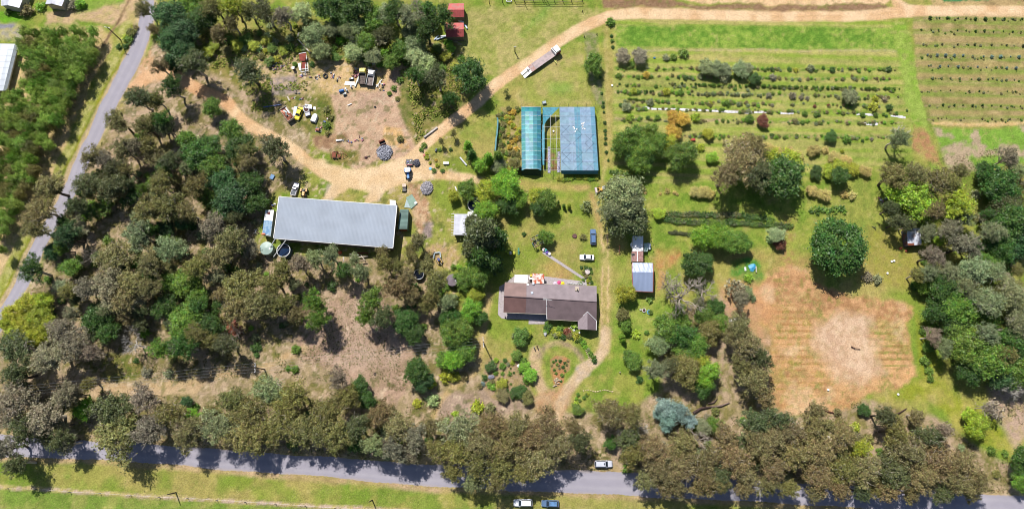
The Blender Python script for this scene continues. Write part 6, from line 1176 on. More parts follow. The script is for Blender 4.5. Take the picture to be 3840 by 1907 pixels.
# ------------- small house under trees with pool
t=thing('garden_shed','white ribbed roof of a shed mostly hidden under the dark pine','shed'); A=pts((1704,802,2.8),(1752,802,2.8),(1752,880,2.6),(1700,880,2.6)); b=MB(); b.sheet(A[3],A[2],A[1],A[0],ribs=18,amp=.03,th=.05); part(b,'roof',bandmat('white_ribbed_roof',(224,226,240),'X',1.3,.2,.5,.1,k=1.35),t); wallring(A,[2.7,2.7,2.5,2.5],.4).build('wall',CREAM,t)
b=MB()
for k in range(9): b.beam(P(1692,802+k*10,2.5),P(1704,802+k*10,2.5),.16)
part(b,'rafter',PIPE,t)
b=MB(); v=pts((1752,815,2.5),(1795,812,2.5),(1797,792,2.5),(1754,794,2.5)); b.sheet(*v,ribs=10,th=.05); solo(b,'pool_deck_roof',WHITE,'small white roof between the ribbed shed roof and the round pool','roof')
t=tank('round above-ground pool with white rim and floating leaves under trees',1781,767,27,1.2,PIPE,open_=True,group='round pools'); t['category']='pool'; t.name='round_pool'
b=MB(); b.beam(P(1707,700,1),P(1713,715,1),.5); solo(b,'white_bench',PIPE,'white slatted ladder at the corner of the tree clump','ladder')
# ------------- washing, play things, lawn objects
t,L=obj_at('rotary clothes line frame on the lawn crowded with washing','clothes_line','clothes line',(2013,895)); t.location=P(2012,908,0); b=MB(); b.tube([(0,0,0),(0,0,2.0)],[.06,.06],6)
a0=-.35; cs=[(2.3*math.cos(a0+k*math.pi/2),2.3*math.sin(a0+k*math.pi/2),2.0) for k in range(4)]
for s in (.35,.65,.95):
    for k in range(4): p=[v*s for v in cs[k][:2]]; q=[v*s for v in cs[(k+1)%4][:2]]; b.tube([(*p,1.98),(*q,1.98)],[.02,.02],3)
for c in cs: b.tube([(0,0,2.0),c],[.03,.03],4)
part(b,'frame',STEEL,t)
CLN=[('white sheet',(245,245,250)),('blue towel',(90,130,210)),('red shirt',(200,50,70)),('pink towel',(230,150,160)),('pale lilac sheet',(210,190,230)),('black trousers',(50,50,56)),('light blue shirt',(150,190,230)),('maroon cloth',(130,50,80)),('cream towel',(240,226,200)),('grey shirt',(150,150,160)),('orange towel',(236,160,110)),('navy cloth',(50,60,110)),('green cloth',(110,160,130)),('white pillowcase',(240,240,244)),('purple towel',(150,120,200)),('teal cloth',(90,180,190))]
for k,(n,c) in enumerate(CLN):
    s=.95 if k<9 else .62; e=k%4; u=((k//4)+.5)/ (2.3 if k<9 else 2); u=min(.88,u); p=Vector(cs[e])*s; q=Vector(cs[(e+1)%4])*s; m_=p*(1-u)+q*u; d=(q-p).normalized(); b=MB(); lo=m_+t.location; 
    v=[lo-d*.55,lo+d*.55]; b.sheet(v[0]-Vector((0,0,v[0].z-.95+rt.uniform(-.2,.2)))+Vector((.12,.1,0)),v[1]-Vector((0,0,v[1].z-.95))+Vector((.12,.1,0)),Vector((v[1].x,v[1].y,1.97)),Vector((v[0].x,v[0].y,1.97)),th=.09,ribs=2,amp=.05)
    solo(b,'washing',mat('wash%d'%k,c,.85,var=.08),f'{n} hanging on the rotary clothes line','washing','washing on the line')
for k,(x,y,c,l,nm) in enumerate(((2039,936,(246,238,240),'white laundry basket at the top end of the concrete path','laundry_basket'),(2046,938,(110,214,206),'turquoise tub on the concrete path by the washing','tub'),(2051,945,(110,80,190),'purple bag on the concrete path','bag'),(2060,951,(245,240,235),'white pram on the concrete path','pram'))):
    q=P(x,y,.3); b=MB(); b.disc(q.x,q.y,.06,.38,.5,12,r2=.5); solo(b,nm,mat('sm%d'%k,c,.6),l,nm.replace('_',' '))
t=thing('play_set','yellow and green play set with slide on the left of the lawn','play set',P(1922,951)); b=MB(); b.sheet((1.6,-.3,.1),(2.1,-.3,.1),(2.1,1.5,1.3),(1.6,1.5,1.3),th=.1); part(b,'slide',mat('mint_plastic',(130,216,180),.4),t); b=MB(); b.box(.4,.0,.3,.6,.9,.7,0,.9); part(b,'seat',mat('play_yellow',(236,236,40),.5),t); b=MB(); b.box(-1.4,.1,.3,.5,.6,.6,0,.8); b.box(-2,.6,0,.6,.3,.6); part(b,'seat',mat('play_lime',(200,226,60),.5),t); b=MB(); b.box(-.6,.1,.3,.6,.8,.7); part(b,'panel',PIPE,t)
b=MB()
for x in (-2.1,2.0):
    for y in (-.7,.9): b.tube([(x,y,0),(x*.9,y*.3,1.5)],[.04,.04],5)
b.tube([(-1.9,0,1.5),(1.85,0,1.5)],[.04,.04],5); part(b,'frame',mat('green_frame',(120,150,60),.6),t)
t=thing('swing_frame','rusty brown swing frame on the lawn left of the white caravan','swing',P(2320,940)); b=MB()
for y in (-1.4,1.4):
    for s in (-.7,.7): b.tube([(s,y,0),(0,y,1.9)],[.05,.05],5)
b.tube([(0,-1.4,1.9),(0,1.4,1.9)],[.05,.05],5); part(b,'frame',RUST,t); b=MB(); b.box(0,0,.45,.3,.6,.04); part(b,'seat',WOOD,t)
b=MB(); q=P(2155,885); b.disc(q.x,q.y,0,.8,.35,11,r2=.65); solo(b,'tree_stump',mat('stump_wood',(120,84,84),.9,var=.3,sc=3),'old brown tree stump left of the steel-blue hatchback','stump')
b=MB(); q=P(2203,1018,.4); b.disc(q.x,q.y,0,.75,.5,16,r2=.8); solo(b,'stone_table',mat('pale_stone',(228,214,212),.8,var=.1),'pale round stone table in the flower bed by the path','table')
for k,(x,y,r,c,l) in enumerate(((2402,1160,.28,(240,240,235),'small white round lid beside the two tubs'),(2415,1163,.62,(240,240,240),'white-rimmed tub with dark soil next to the blue one'),(2434,1169,.66,(110,196,236),'pale blue tub full of water right of the white-rimmed tub'))):
    q=P(x,y,.2); t=thing('garden_tub',l,'tub',(q.x,q.y,0)); b=MB(); b.ring(0,0,0,r,r*.78,.4,18); part(b,'rim',mat('tub%d'%k,c,.5),t); b=MB(); b.disc(0,0,0,r*.8,.3,18); part(b,'filling',mat('tubf%d'%k,((200,200,200),(90,60,44),(60,130,170))[k],.3),t)
for k,(x,y,l) in enumerate(((2133,1233,'small white-rimmed tyre planter above the other by the gable'),(2152,1236,'white tyre planter beside the palm left of the gable'),(2143,1225,'white tyre planter nearest the eave left of the gable'))): b=MB(); q=P(x,y); b.ring(q.x,q.y,0,.36,.16,.22,14); solo(b,'tyre_planter',WHITE,l,'planter','white tyre planters')
b=MB(); q=P(2173,1247); b.disc(q.x,q.y,0,.3,.45,10); solo(b,'white_pot',WHITE,'white pot at the lower left corner of the gable','pot')
b=MB(); q=P(2045,1247); b.ball(q.x,q.y,.35,.55,.95,.4,9,6,.12); solo(b,'white_boulder',mat('pale_boulder',(222,222,230),.8,var=.12),'tall pale boulder left of the flower bed below the patio','boulder')
b=MB(); q=P(1945,1370,.3); b.disc(q.x,q.y,0,.5,.4,12,r2=.42); solo(b,'white_basin',WHITE,'white round basin at the left of the shrub hedge','basin')
b=MB(); q=P(1842,1412); b.ball(q.x,q.y,.3,.9,.7,.5,8,5,.2); solo(b,'grey_boulder',mat('grey_rock',(150,150,168),.8,var=.15),'grey boulder in the shrub garden below the power pole','boulder')
for k in range(9):
    q=P(2085+rt.uniform(-12,18),1433+rt.uniform(-14,14)); b=MB(); b.ball(q.x,q.y,.12,rt.uniform(.25,.5),rt.uniform(.2,.4),rt.uniform(.2,.35),7,5,.2); solo(b,'island_rock',mat('tan_rock',(206,186,160),.85,var=.15),'pale rock in the lower tip of the garden island','rock','rocks in the garden island')
# garden edging stones (upper and right borders)
for k,(x,y) in enumerate([(2188+i*9,1464-3*math.sin(i*.9)) for i in range(13)]+[(2190+i*3.2,1300+i*6.5) for i in range(8)]): q=P(x,y); b=MB(); b.ball(q.x,q.y,.08,rt.uniform(.2,.38),rt.uniform(.18,.3),.2,6,4,.2); solo(b,'edging_stone',mat('edging_stone',(226,204,166),.85,var=.12),'pale edging stone of the curved lower garden border' if k<13 else 'pale edging stone of the shrub border right of the drive loop','stone','garden edging stones')
# post near drive
b=MB(); q=P(2324,1395); b.tube([(q.x,q.y,0),(q.x,q.y,1.0)],[.18,.14],8); solo(b,'short_post',PLANK,'short pale post on the lawn right of the driveway','post')
# ------------- rubble piles
def rubble(label,x,y,rx,ry,n,rgb,size=.28):
    t=thing('rubble_pile',label,'rubble',P(x,y)); m=mat('rubble_%d'%rgb[0],rgb,.9,var=.25,sc=2); b=MB(); s=mpp(x,y); b.ball(0,0,-.1,rx*s*.92,ry*s*.92,1.0,16,8,.12); part(b,'heap',m,t); b=MB()
    for k in range(n):
        a=rt.uniform(0,6.28); q=rt.random()**.6; X,Y=q*rx*s*math.cos(a),q*ry*s*math.sin(a); z=1.0*math.sqrt(max(0,1-q*q))*.92; d=size*rt.uniform(.5,1.5)
        vs=[(X+rt.uniform(-d,d),Y+rt.uniform(-d,d),z+rt.uniform(-.5,.9)*d) for _ in range(5)]; b.add(vs,[(0,1,2),(0,2,3),(0,3,4),(0,4,1),(1,4,3,2)])
    o=part(b,'stones',m,t); tag(o,kind='stuff'); return t
rubble('upper pile of broken grey concrete beside the sandy crossing',1443,572,29,29,700,(190,192,206)); rubble('lower pile of broken pale concrete right of the tractor',1601,705,22,26,560,(200,196,204)); rubble('dark grey gravel heap right of the implement carrier',1562,612,13,15,260,(120,120,134),.2)
# ------------- junk yard items
RTIN=bandmat('red_rusty_tin',(172,78,62),'X',1.4,.2,.8,rgb2=(150,62,52),nsc=1)
t=thing('scrap_hut','collapsed hut with two rusty red roofing panels and white frame','hut'); b=MB(); b.sheet(*pts((1124,229,1.2),(1144,228,1.2),(1148,200,1.4),(1121,203,1.3)),ribs=8,th=.05); part(b,'roof_panel',RTIN,t); b=MB(); b.sheet(*pts((1131,262,1.0),(1145,259,1.0),(1147,233,1.1),(1132,234,1.1)),ribs=6,th=.05); part(b,'roof_panel',RTIN,t)
b=MB(); 
for a,c in (((1121,202),(1147,197)),((1147,197),(1150,222)),((1129,270),(1156,266)),((1156,266),(1152,235)),((1129,270),(1128,258)),((1128,260),(1155,258)),((1146,266),(1145,240))): b.beam(P(*a,1.15),P(*c,1.15),.22)
for a in ((1121,203),(1148,222),(1129,270),(1156,266)): q=P(*a,1.1); b.box(q.x,q.y,0,.12,.12,1.1)
part(b,'frame',PIPE,t); b=MB(); b.sheet(*pts((1122,262,.5),(1129,263,.5),(1127,236,.5),(1117,238,.5)),th=.05); part(b,'side_panel',WHITE,t)
t=thing('white_post_box','white-topped dark box standing left of the collapsed hut','box',P(1104,262)); b=MB(); b.box(0,0,0,.7,.7,1.4); part(b,'body',BLACK,t); b=MB(); b.box(0,0,1.4,.85,.85,.08); part(b,'lid',WHITE,t)
for a,c,w,m,l in (((1117,148),(1163,198),.55,PLANK,'long pale plank lying above the collapsed hut'),((1116,138),(1121,122),.45,PLANK,'short pale plank at the upper end of the long plank'),((1144,272),(1145,282),.3,PIPE,'small white bar below the collapsed hut'),((1331,325),(1346,289),.55,mat('pale_cyan_bar',(214,232,232),.5),'pale cyan beam left of the yellow-cab tipper'),((1411,327),(1432,298),.35,PIPE,'white pole crossing right of the white-cab tipper'),((1418,328),(1424,302),.25,PLANK,'thin pale pole right of the white-cab tipper'),((1424,305),(1430,318),.25,PIPE,'short white pole across the poles right of the tippers'),((1328,254),(1346,259),.3,PLANK,'pale plank above the scrap heap left of the tippers'),((1260,527),(1281,525),.6,WHITE,'white board lying on the churned dirt'),((1303,395),(1318,389),.25,GALV,'thin grey pipe on the dirt clearing'),((1362,590),(1388,583),.25,WOOD,'dark wooden beam on the grass left of the upper rubble pile'),((1078,362),(1086,378),.6,PLANK,'white board left of the panel boxes below the dark shade'),((988,402),(1055,392),.35,mat('blue_bar',(90,120,190),.5),'long bluish bar in the gum shadow'),((1725,590),(1750,620),.6,mat('pale_sheet2',(226,230,236),.6),'pale sheet lying left of the conifers'),((1662,612),(1683,612),1.0,WHITE,'white board on the grass left of the pale sheet'),((1590,515),(1640,478),.7,mat('grey_slab',(214,206,200),.8),'long pale slab along the edge of the dirt track')):
    b=MB(); b.beam(P(*a,.35),P(*c,.25),w); solo(b,'plank',m,l,'plank')
b=MB(); b.sheet(*pts((1291,318,.2),(1329,320,.2),(1330,307,.2),(1295,306,.2)),ribs=6,th=.05); solo(b,'white_sheet',WHITE,'large white sheet left of the pale cyan beam','sheeting')
t,L=obj_at('dark engine block on the ground above the large white sheet','engine_block','engine',(1330,296),(1308,299)); b=MB(); b.box(0,0,0,1.7,.7,.6,0,.85); part(b,'block',BLACK,t); b=MB(); b.box(.3,0,.6,.6,.5,.12); part(b,'cover',GALV,t)
def drum(x,y,c,l,lying=False,r=.3,h=.9,a=0):
    q=P(x,y); b=MB()
    if lying: d=Vector((math.cos(a),math.sin(a),0))*h/2; b.tube([Vector((q.x,q.y,r))-d,Vector((q.x,q.y,r))+d],[r,r],12)
    else: b.disc(q.x,q.y,0,r,h,12)
    solo(b,'drum',mat('drum_%d_%d_%d'%c,c,.5,var=.08),l,'drum','drums in the junk yard')
drum(1282,343,(40,120,200),'blue drum lying at the edge of the dirt clearing',True,.5,1.6,.3); drum(1298,336,(220,226,232),'upper white bucket beside the blue drum'); drum(1302,342,(150,160,170),'grey bucket just below the upper white bucket'); drum(1297,354,(200,210,216),'lower white bucket below the blue drum'); drum(1291,357,(110,120,126),'dark grey bucket beside the lower white bucket'); drum(1318,328,(200,214,230),'pale blue bucket below the large white sheet',r=.25); drum(1383,255,(240,232,226),'white basin above the tippers',r=.38,h=.3)
drum(1614,632,(110,190,230),'light blue lid on the sandy ground right of the gravel heap',r=.5,h=.15); drum(1592,585,(200,80,60),'red and white drum at the track edge above the crossing',r=.35); drum(1636,564,(90,100,110),'dark drum on the grass right of the track',True,.35,1.0,1.2)
q=P(1391,240); b=MB(); b.box(q.x,q.y,0,1.1,1.2,.6,-.3,.8); solo(b,'red_box',mat('dark_red_box',(150,60,56),.7),'dark red box above the tippers','box'); q=P(1400,239); b=MB(); b.box(q.x,q.y,0,.9,.9,.4,.5,.8); solo(b,'pale_blue_box',mat('pl_blue',(200,226,240),.6),'pale blue and white box right of the dark red box','box')
def tyre(x,y,l,r=.42,h=.25):
    q=P(x,y); b=MB(); b.ring(q.x,q.y,0,r,r*.55,h,14); solo(b,'tyre',DARK,l,'tyre','loose tyres')
tyre(1221,286,'big dark tyre lying right of the collapsed hut',.85,.4); tyre(1407,402,'dark tyre on the clearing',.35) ; tyre(1406,1401,'lone dark tyre on the bare ground right of the gum belt',.38); tyre(1412,323,'tyre beside the white poles',.3); tyre(1185,292,'black tyre in the scrap right of the hut',.4)
JC=[('white',(245,245,248)),('black',(46,46,50)),('maroon',(120,50,52)),('grey',(150,152,160)),('blue',(80,100,170)),('pink',(220,140,150)),('rusty',(150,84,60))]
def junk(cx,cy,sx,sy,n,where):
    for k in range(n):
        x,y=cx+rt.uniform(-sx,sx),cy+rt.uniform(-sy,sy); q=P(x,y); nm,c=rt.choice(JC); b=MB(); w=rt.uniform(.35,1.0); b.box(q.x,q.y,0,w,w*rt.uniform(.35,.9),rt.uniform(.15,.6),rt.uniform(0,3),rt.uniform(.6,.95)); 
        if rt.random()<.4: b.beam((q.x-w,q.y,.2),(q.x+w*.8,q.y+w*.5,.4),.1)
        solo(b,'scrap_piece',mat('junk_'+nm,c,.6,var=.25,sc=3),f'{nm} scrap piece in {where}','scrap','scrap pieces in '+where)
junk(1336,275,15,16,16,'the scrap heap left of the tippers'); junk(1395,266,16,5,7,'the line of bits above the white-cab tipper'); junk(1030,250,20,14,16,'the maroon scrap patch left of the hut'); junk(1060,248,10,8,6,'the white and black bits left of the hut'); junk(1190,290,10,10,5,'the bits right of the hut'); junk(1195,487,12,8,5,'the rusty heap below the white canopy'); junk(1608,975,10,9,10,'the heap left of the excavator'); junk(3310,752,16,9,7,'the white pieces under the right gum'); junk(1150,290,26,10,8,'the weeds below the collapsed hut'); junk(1255,300,22,26,8,'the sandy ground between hut and tippers'); junk(1120,360,24,14,7,'the ground above the yellow wreck'); junk(1430,330,16,14,6,'the ground right of the white-cab tipper'); junk(1220,450,12,30,6,'the weeds right of the white canopy'); junk(2743,1212,8,8,3,'the bits below the small white boat'); junk(1310,532,26,6,6,'the pale bits on the churned dirt'); junk(1350,520,14,10,5,'the pale bits left of the sandy patch'); junk(1024,770,12,10,5,'the bits between the caravan and the pines'); junk(962,872,10,12,4,'the bits left of the caravan')
q=P(1193,487); t=thing('rusty_mixer','rusty salmon drum mixer below the white canopy','mixer',q); b=MB(); b.tube([(-.6,0,.5),(.6,-.3,.6)],[.35,.5],10); part(b,'drum',mat('salmon_rust',(196,124,104),.7,var=.2),t); b=MB(); b.beam((-.9,.5,.1),(1.0,.5,.1),.1); b.beam((-.9,-.6,.1),(1.1,-.7,.1),.1); b.beam((1,-.7,.1),(1,.5,.1),.1); part(b,'frame',PIPE,t)
# rusty trailer chassis & red steel box
t,L=obj_at('rusted trailer skeleton at the lower edge of the churned clearing','rusty_trailer','trailer',(1288,583),(1240,583)); b=MB(); L=3.9
for s in (-1,1): b.beam((-L/2,s*.9,.6),(L/2,s*.9,.6),.16)
for k in range(6): b.beam((-L/2+k*L/5,-.9,.6),(-L/2+k*L/5,.9,.6),.14)
b.beam((L/2,-.9,.6),(L/2+1.4,0,.55),.14); b.beam((L/2,.9,.6),(L/2+1.4,0,.55),.14); part(b,'frame',RUST,t); b=MB(); b.box(-.9,.0,.62,1.3,1.5,.06); b.box(.7,-.3,.62,.8,1.0,.06); part(b,'floor_plate',RUST,t)
for s in (-1,1): thing_part_wheel(t,0,s*1.1,.33,.2); thing_part_wheel(t,-.8,s*1.1,.33,.2)
t,L=obj_at('open rusty red steel hopper just above the upper rubble pile','rusty_hopper','hopper',(1444,533),(1426,540)); b=MB()
for s in (-1,1): b.box(0,s*.7,0,1.9,.08,.9)
b.box(-.95,0,0,.08,1.4,.9); b.box(0,.62,.8,1.9,.5,.08); part(b,'shell',RUST,t); b=MB(); b.box(0,0,.05,1.8,1.3,.1); part(b,'floor',BLACK,t)
b=MB(); q=P(1373,590); b.box(q.x,q.y,0,.9,.7,.5,.3,.7); solo(b,'gear_box',mat('maroon_iron',(96,52,58),.7),'maroon iron block under the dark wooden beam','scrap')
# pickup under pines, red machine left
t,L=obj_at('small red machine with white side in the trees left of the long shed','red_trailer','trailer',(948,754),(931,754)); b=MB(); b.box(0,0,.4,1.6,1.5,.5,0,.9); part(b,'body',mat('machine_red',(206,80,90),.6),t); b=MB(); b.ring(0,0,.9,.45,.25,.1,14); part(b,'tyre',BLACK,t); b=MB(); b.box(.95,0,.3,.25,1.9,.7); part(b,'side_panel',WHITE,t); thing_part_wheel(t,0,.85,.3,.18); thing_part_wheel(t,0,-.85,.3,.18)
b=MB(); q=P(1020,663); b.sheet(*pts((1010,668,.5),(1022,673,.5),(1030,657,.5),(1017,652,.5)),th=.2); solo(b,'blue_tarp_bundle',mat('tarp_blue2',(110,160,214),.6,var=.15),'blue tarp bundle in the shade of the trees above the pickup','tarp')
# blue tarp on the green patch, small boat
t=thing('tarp_covered_pump','bright blue tarp weighed down on the round green patch','tarp',P(2820,1004)); b=MB(); v=[(-1.15,.7,.15),(-.4,1.1,.5),(.6,1.2,.6),(1.0,.8,.5),(.9,-.2,.45),(.2,-1.2,.1),(-.5,-1.1,.15),(-.9,-.2,.4)]; b.add(v+[(0.1,.1,.75)]+[(x*1.02,y*1.02,0) for x,y,z in v],[(i,(i+1)%8,8) for i in range(8)]+[(i,9+i,9+(i+1)%8,(i+1)%8) for i in range(8)]); part(b,'tarp',mat('bright_blue_tarp',(60,170,226),.5,rgb2=(110,196,236),sc=2),t)
b=MB(); b.beam(P(2835,998,.5),P(2836,1020,.5),.35); solo(b,'white_plank',PLANK,'upright pale plank at the right edge of the blue tarp','plank')
for k,(x,y,l) in enumerate(((2793,1005,'upper of two white buckets left of the blue tarp'),(2794,1012,'lower of two white buckets left of the blue tarp'),(3351,978,'white bucket on the rough grass right of the dome tree'),(3342,980,'pale tub just left of the white bucket right of the dome tree'),(3326,1024,'white bag lowest on the rough grass right of the dome tree'),(3104,1460,'small white bag on the ploughed field'),(3366,1477,'small white marker at the lower edge of the ploughed field'),(2295,322,'white bucket on the track left of the orchard rows'),(2075,493,'white bag inside the torn shade frame'),(1960,1500,'white stone at the foot of the shrub garden'))): q=P(x,y); b=MB(); b.disc(q.x,q.y,0,.26,.4,10,r2=.32); solo(b,'bucket',WHITE,l,'bucket','white buckets and bags')
t,L=obj_at('small white dinghy lying on pale ground between the trees','dinghy','boat',(2761,1193),(2737,1204)); b=MB(); out=[(-1.3,-.5),(.5,-.55),(1.5,0),(.5,.55),(-1.3,.5)]; b.loft([[(x*.8,y*.7,.05) for x,y in out],[(x,y,.5) for x,y in out],[(x*.93,y*.85,.5) for x,y in out],[(x*.75,y*.65,.15) for x,y in out]]); part(b,'hull',WHITE,t); b=MB(); b.box(-.3,0,.38,.3,.95,.04); part(b,'seat',BLACK,t)
b=MB(); q=P(2752,1213); b.box(q.x,q.y,0,.8,.6,.3,.3,.8); solo(b,'red_fuel_tank',mat('fuel_red',(220,90,100),.5),'pinkish red tank beside the small white dinghy','tank')
q=P(2690,526); t=thing('red_pump','small red machine on the orchard grass above the brown gum','pump',P(2598,526)); b=MB(); b.box(0,0,.2,1.5,.8,.5,.1,.85); part(b,'body',mat('pump_red',(196,60,50),.5),t); thing_part_wheel(t,.4,.5,.25,.15); thing_part_wheel(t,-.4,-.5,.25,.15)
for k,(x,y) in enumerate(((2242,209),(2454,218))): b=MB(); q=P(x,y); b.box(q.x,q.y,0,.7,.5,.35,.3,.8); solo(b,'blue_crate',mat('crate_blue',(60,140,200),.6),('blue crate above the leafy tree by the shade house track','small blue crate beside the mauve bushes of the orchard')[k],'crate')
b=MB(); q=P(2041,387); b.box(q.x,q.y,0,1.4,1.1,.7,.2,.8); solo(b,'pump_housing',mat('pump_grey',(160,176,190),.5,var=.2),'grey pump box at the top of the shade houses','pump')
# fallen logs
for a,c,w,l,k in (((2600,1548),(2668,1524),.75,'long dark fallen log below the leafy clump',(84,64,60)),((2668,1524),(2735,1508),.55,'paler right half of the fallen log',(140,118,110)),((2655,1512),(2690,1492),.4,'branch rising from the middle of the fallen log',(110,90,84)),((3035,1516),(3155,1552),.4,'long thin reddish fallen trunk at the foot of the ploughed field',(120,72,58)),((3335,1560),(3400,1530),.35,'dark fallen branch right of the round green bush',(90,66,56)),((3192,1298),(3226,1308),.25,'dark burnt log on the ploughed field',(96,60,50)),((1125,630),(1160,650),.01,'x',(0,0,0))):
    if w<.1: continue
    b=MB(); p0,p1=P(*a,.35),P(*c,.3); mid=(p0+p1)/2+Vector((rt.uniform(-.5,.5),rt.uniform(-.5,.5),.1)); b.tube([p0,mid,p1],[w*.6,w*.5,w*.35],8); solo(b,'fallen_log',mat('log_%d'%k[0],k,.9,var=.25,sc=2,bump=.4),l,'log','fallen logs and branches')
b=MB(); 
q=P(3277,855); b.tube([(q.x-.6,q.y+.5,.1),(q.x+.2,q.y,.3),(q.x+.5,q.y-.7,.1)],[.1,.12,.08],5); b.tube([(q.x,q.y,.2),(q.x+.6,q.y+.6,.3)],[.08,.04],5); solo(b,'dead_branch',BLACK,'forked dark branch lying on the grass right of the dome tree','branch')
# white mulch strips
def mulch(ptsl,w,l):
    n=len(ptsl); b=MB(); q=smooth(ptsl,6); L_=[];R_=[]
    for i,(x,y) in enumerate(q):
        e=w*rt.uniform(.6,1.25)/2; L_.append(P(x,y-e,.05)); R_.append(P(x,y+e,.05))
    vs=[tuple(v) for p in zip(L_,R_) for v in p]; m=len(vs); vs+=[(v[0],v[1],.0) for v in vs]; fs=[(2*i,2*i+1,2*i+3,2*i+2) for i in range(len(q)-1)]; fs+=[(2*i+1,2*i+1+m,2*i+3+m,2*i+3) for i in range(len(q)-1)]+[(2*i,2*i+2,2*i+2+m,2*i+m) for i in range(len(q)-1)]; b.add(vs,fs); solo(b,'mulch_sheet',mat('white_mulch_film',(244,242,248),.5,rgb2=(216,212,214),sc=1.5),l,'mulch film','white mulch film strips')
mulch([(2420,402),(2445,408),(2500,409),(2600,412),(2700,417),(2800,421),(2886,420)],9,'longest white mulch strip across the orchard'); mulch([(2922,423),(2950,426),(2976,424)],7,'short white mulch strip right of the longest one'); mulch([(3212,428),(3250,429),(3285,432)],9,'white mulch strip left half in the right part of the orchard'); mulch([(3340,434),(3370,437),(3396,441)],9,'white mulch strip at the far right end of the row'); mulch([(3236,462),(3260,465),(3292,465)],10,'lowest short white mulch strip'); mulch([(2840,419),(2870,418)],6,'tiny white strip under the long strip end')
for a,c,l in (((3640,164),(3655,165),'first'),((3612,165),(3625,165),'second'),((3745,168),(3757,168),'third'),((3810,169),(3820,169),'fourth')): mulch([a,c],6,f'{l} tiny pale heap from the left in the third right paddock row') if False else None
# ------------- poles, wires, fences
POLE=mat('pole_wood',(92,80,70),.9,var=.2,sc=2,bump=.2)
def pole(label,x,y,top=None,h=8,arm=None,base=None,group='power poles',ins=4,arm_w=2.6):
    q=P(x,y,h) if top else P(x,y,0); t=thing('power_pole',label,'power pole',(q.x,q.y,0),0,group); b=MB(); b.tube([(0,0,0),(0,0,h*.5),(0,0,h)],[.19,.16,.12],9); part(b,'pole',POLE,t)
    if arm is not None:
        c,s=math.cos(arm),math.sin(arm); b=MB(); b.box(0,0,h-.45,arm_w,.13,.13,arm); ao=part(b,'crossarm',PIPE,t)
        for k in range(ins): u=(-.5+k/(ins-1))*arm_w*.94; b=MB(); b.disc(u*c,u*s,h-.32,.09,.28,8); part(b,'insulator',WHITE,t)
    return t
AN=R(94); PT=[(82,1463),(955,1377),(1812,1281),(2700,1178)]
pole('leftmost power pole carrying four wires over the gum belt',82,1463,True,8,AN); pole('middle-left power pole on the bare strip between the gums',955,1377,True,8,AN); pole('power pole with bright crossarm standing left of the shrub garden',1812,1281,True,7,AN,arm_w=3)
PW=[P(82,1463,8),P(955,1377,8),P(1812,1281,7)]
for k in range(4):
    off=(-.5+k/3)*2.5; c,s=math.cos(AN)*off,math.sin(AN)*off; b=MB()
    for a,d in zip(PW[:-1],PW[1:]):
        q=[]
        for i in range(13):
            u=i/12; p=a*(1-u)+d*u; q.append((p.x+c,p.y+s,p.z-.15-1.3*4*u*(1-u)*.5))
        b.tube(q,[.012]*13,4)
    solo(b,'power_wire',mat('aluminium_wire',(176,182,188),.5,.2,var=.03),('lowest','second lowest','second highest','highest')[k]+' of the four parallel wires crossing the lower left','wire','overhead wires')
pole('slim roadside pole with double crossarm beside the side road',453,151,None,8,R(-12),ins=2,arm_w=1.7); pole('short pole leaning nowhere on the lower left fence strip',660,1845,None,5,None); pole('short bare pole on the lower verge right of the fence strip',1396,1873,None,4.6,None); pole('thin pole standing alone on the mown paddock',1931,196,None,3.6,R(10),ins=2,arm_w=.6)
t=thing('post_and_wire_fence','wire fence with wooden posts along the bare strip of the lower paddock','fence'); b=MB()
FP=[(32,1830),(140,1832),(265,1843),(378,1848),(492,1856),(600,1862),(706,1866),(815,1873),(922,1880),(1035,1887),(1147,1895),(1257,1902),(1370,1908)]
for a in FP: q=P(*a); b2=MB(); b2.tube([(q.x,q.y,0),(q.x,q.y,1.25)],[.10,.08],6); part(b2,'post',POLE,t)
for z in (.4,.8,1.15): b.tube([P(*a,z) for a in FP],[.012]*len(FP),3)
part(b,'wire',GALV,t)
t=thing('yard_rail_fence','grey timber rail fence of the stock yard at the top edge','fence'); FP=[(1835,14),(1885,11),(1930,6),(1965,4),(2000,4),(2035,5),(2078,5),(2110,6),(2142,5),(2184,6)]
for a in FP: q=P(*a); b2=MB(); b2.tube([(q.x,q.y,0),(q.x,q.y,1.7)],[.12,.11],6); part(b2,'post',POLE,t)
for z in (.5,1.0,1.5):
    for a,c in zip(FP[2:-1],FP[3:]): b2=MB(); b2.beam(P(*a,z),P(*c,z),.14); part(b2,'rail',WOOD,t)
t=thing('tall_gate_post','tall dark twin gate posts of the stock yard','gate post',P(2045,2)); b=MB()
for x in (-.4,.5): b.tube([(x,0,0),(x,0,3.0)],[.12,.1],6)
part(b,'post',POLE,t); b=MB(); b.beam((-.4,0,2.9),(.5,0,2.9),.14); part(b,'rail',POLE,t)
b=MB(); q=P(1968,18); b.tube([(q.x,q.y,0),(q.x,q.y,3)],[.1,.08],6); solo(b,'tall_post',POLE,'tall dark post of the stock yard left of the gate posts','post')
for k,(x,y,l) in enumerate(((2184,45,'short black stump post on the paddock near the top track bend'),(2191,140,'dark post upper of the weedy strip'),(2238,130,'dark post on the right of the weedy strip'))): b=MB(); q=P(x,y); b.tube([(q.x,q.y,0),(q.x,q.y,.9)],[.14,.12],6); solo(b,'fence_post',POLE,l,'post','fence posts')
b=MB()
for a,c in (((1899,0),(1918,0)),((1899,6),(1918,6)),((1899,0),(1899,6)),((1918,0),(1918,6))): b.beam(P(*a,.5),P(*c,.5),.3)
solo(b,'loading_skid',PIPE,'white rectangular frame at the top edge left of the stock yard','frame')
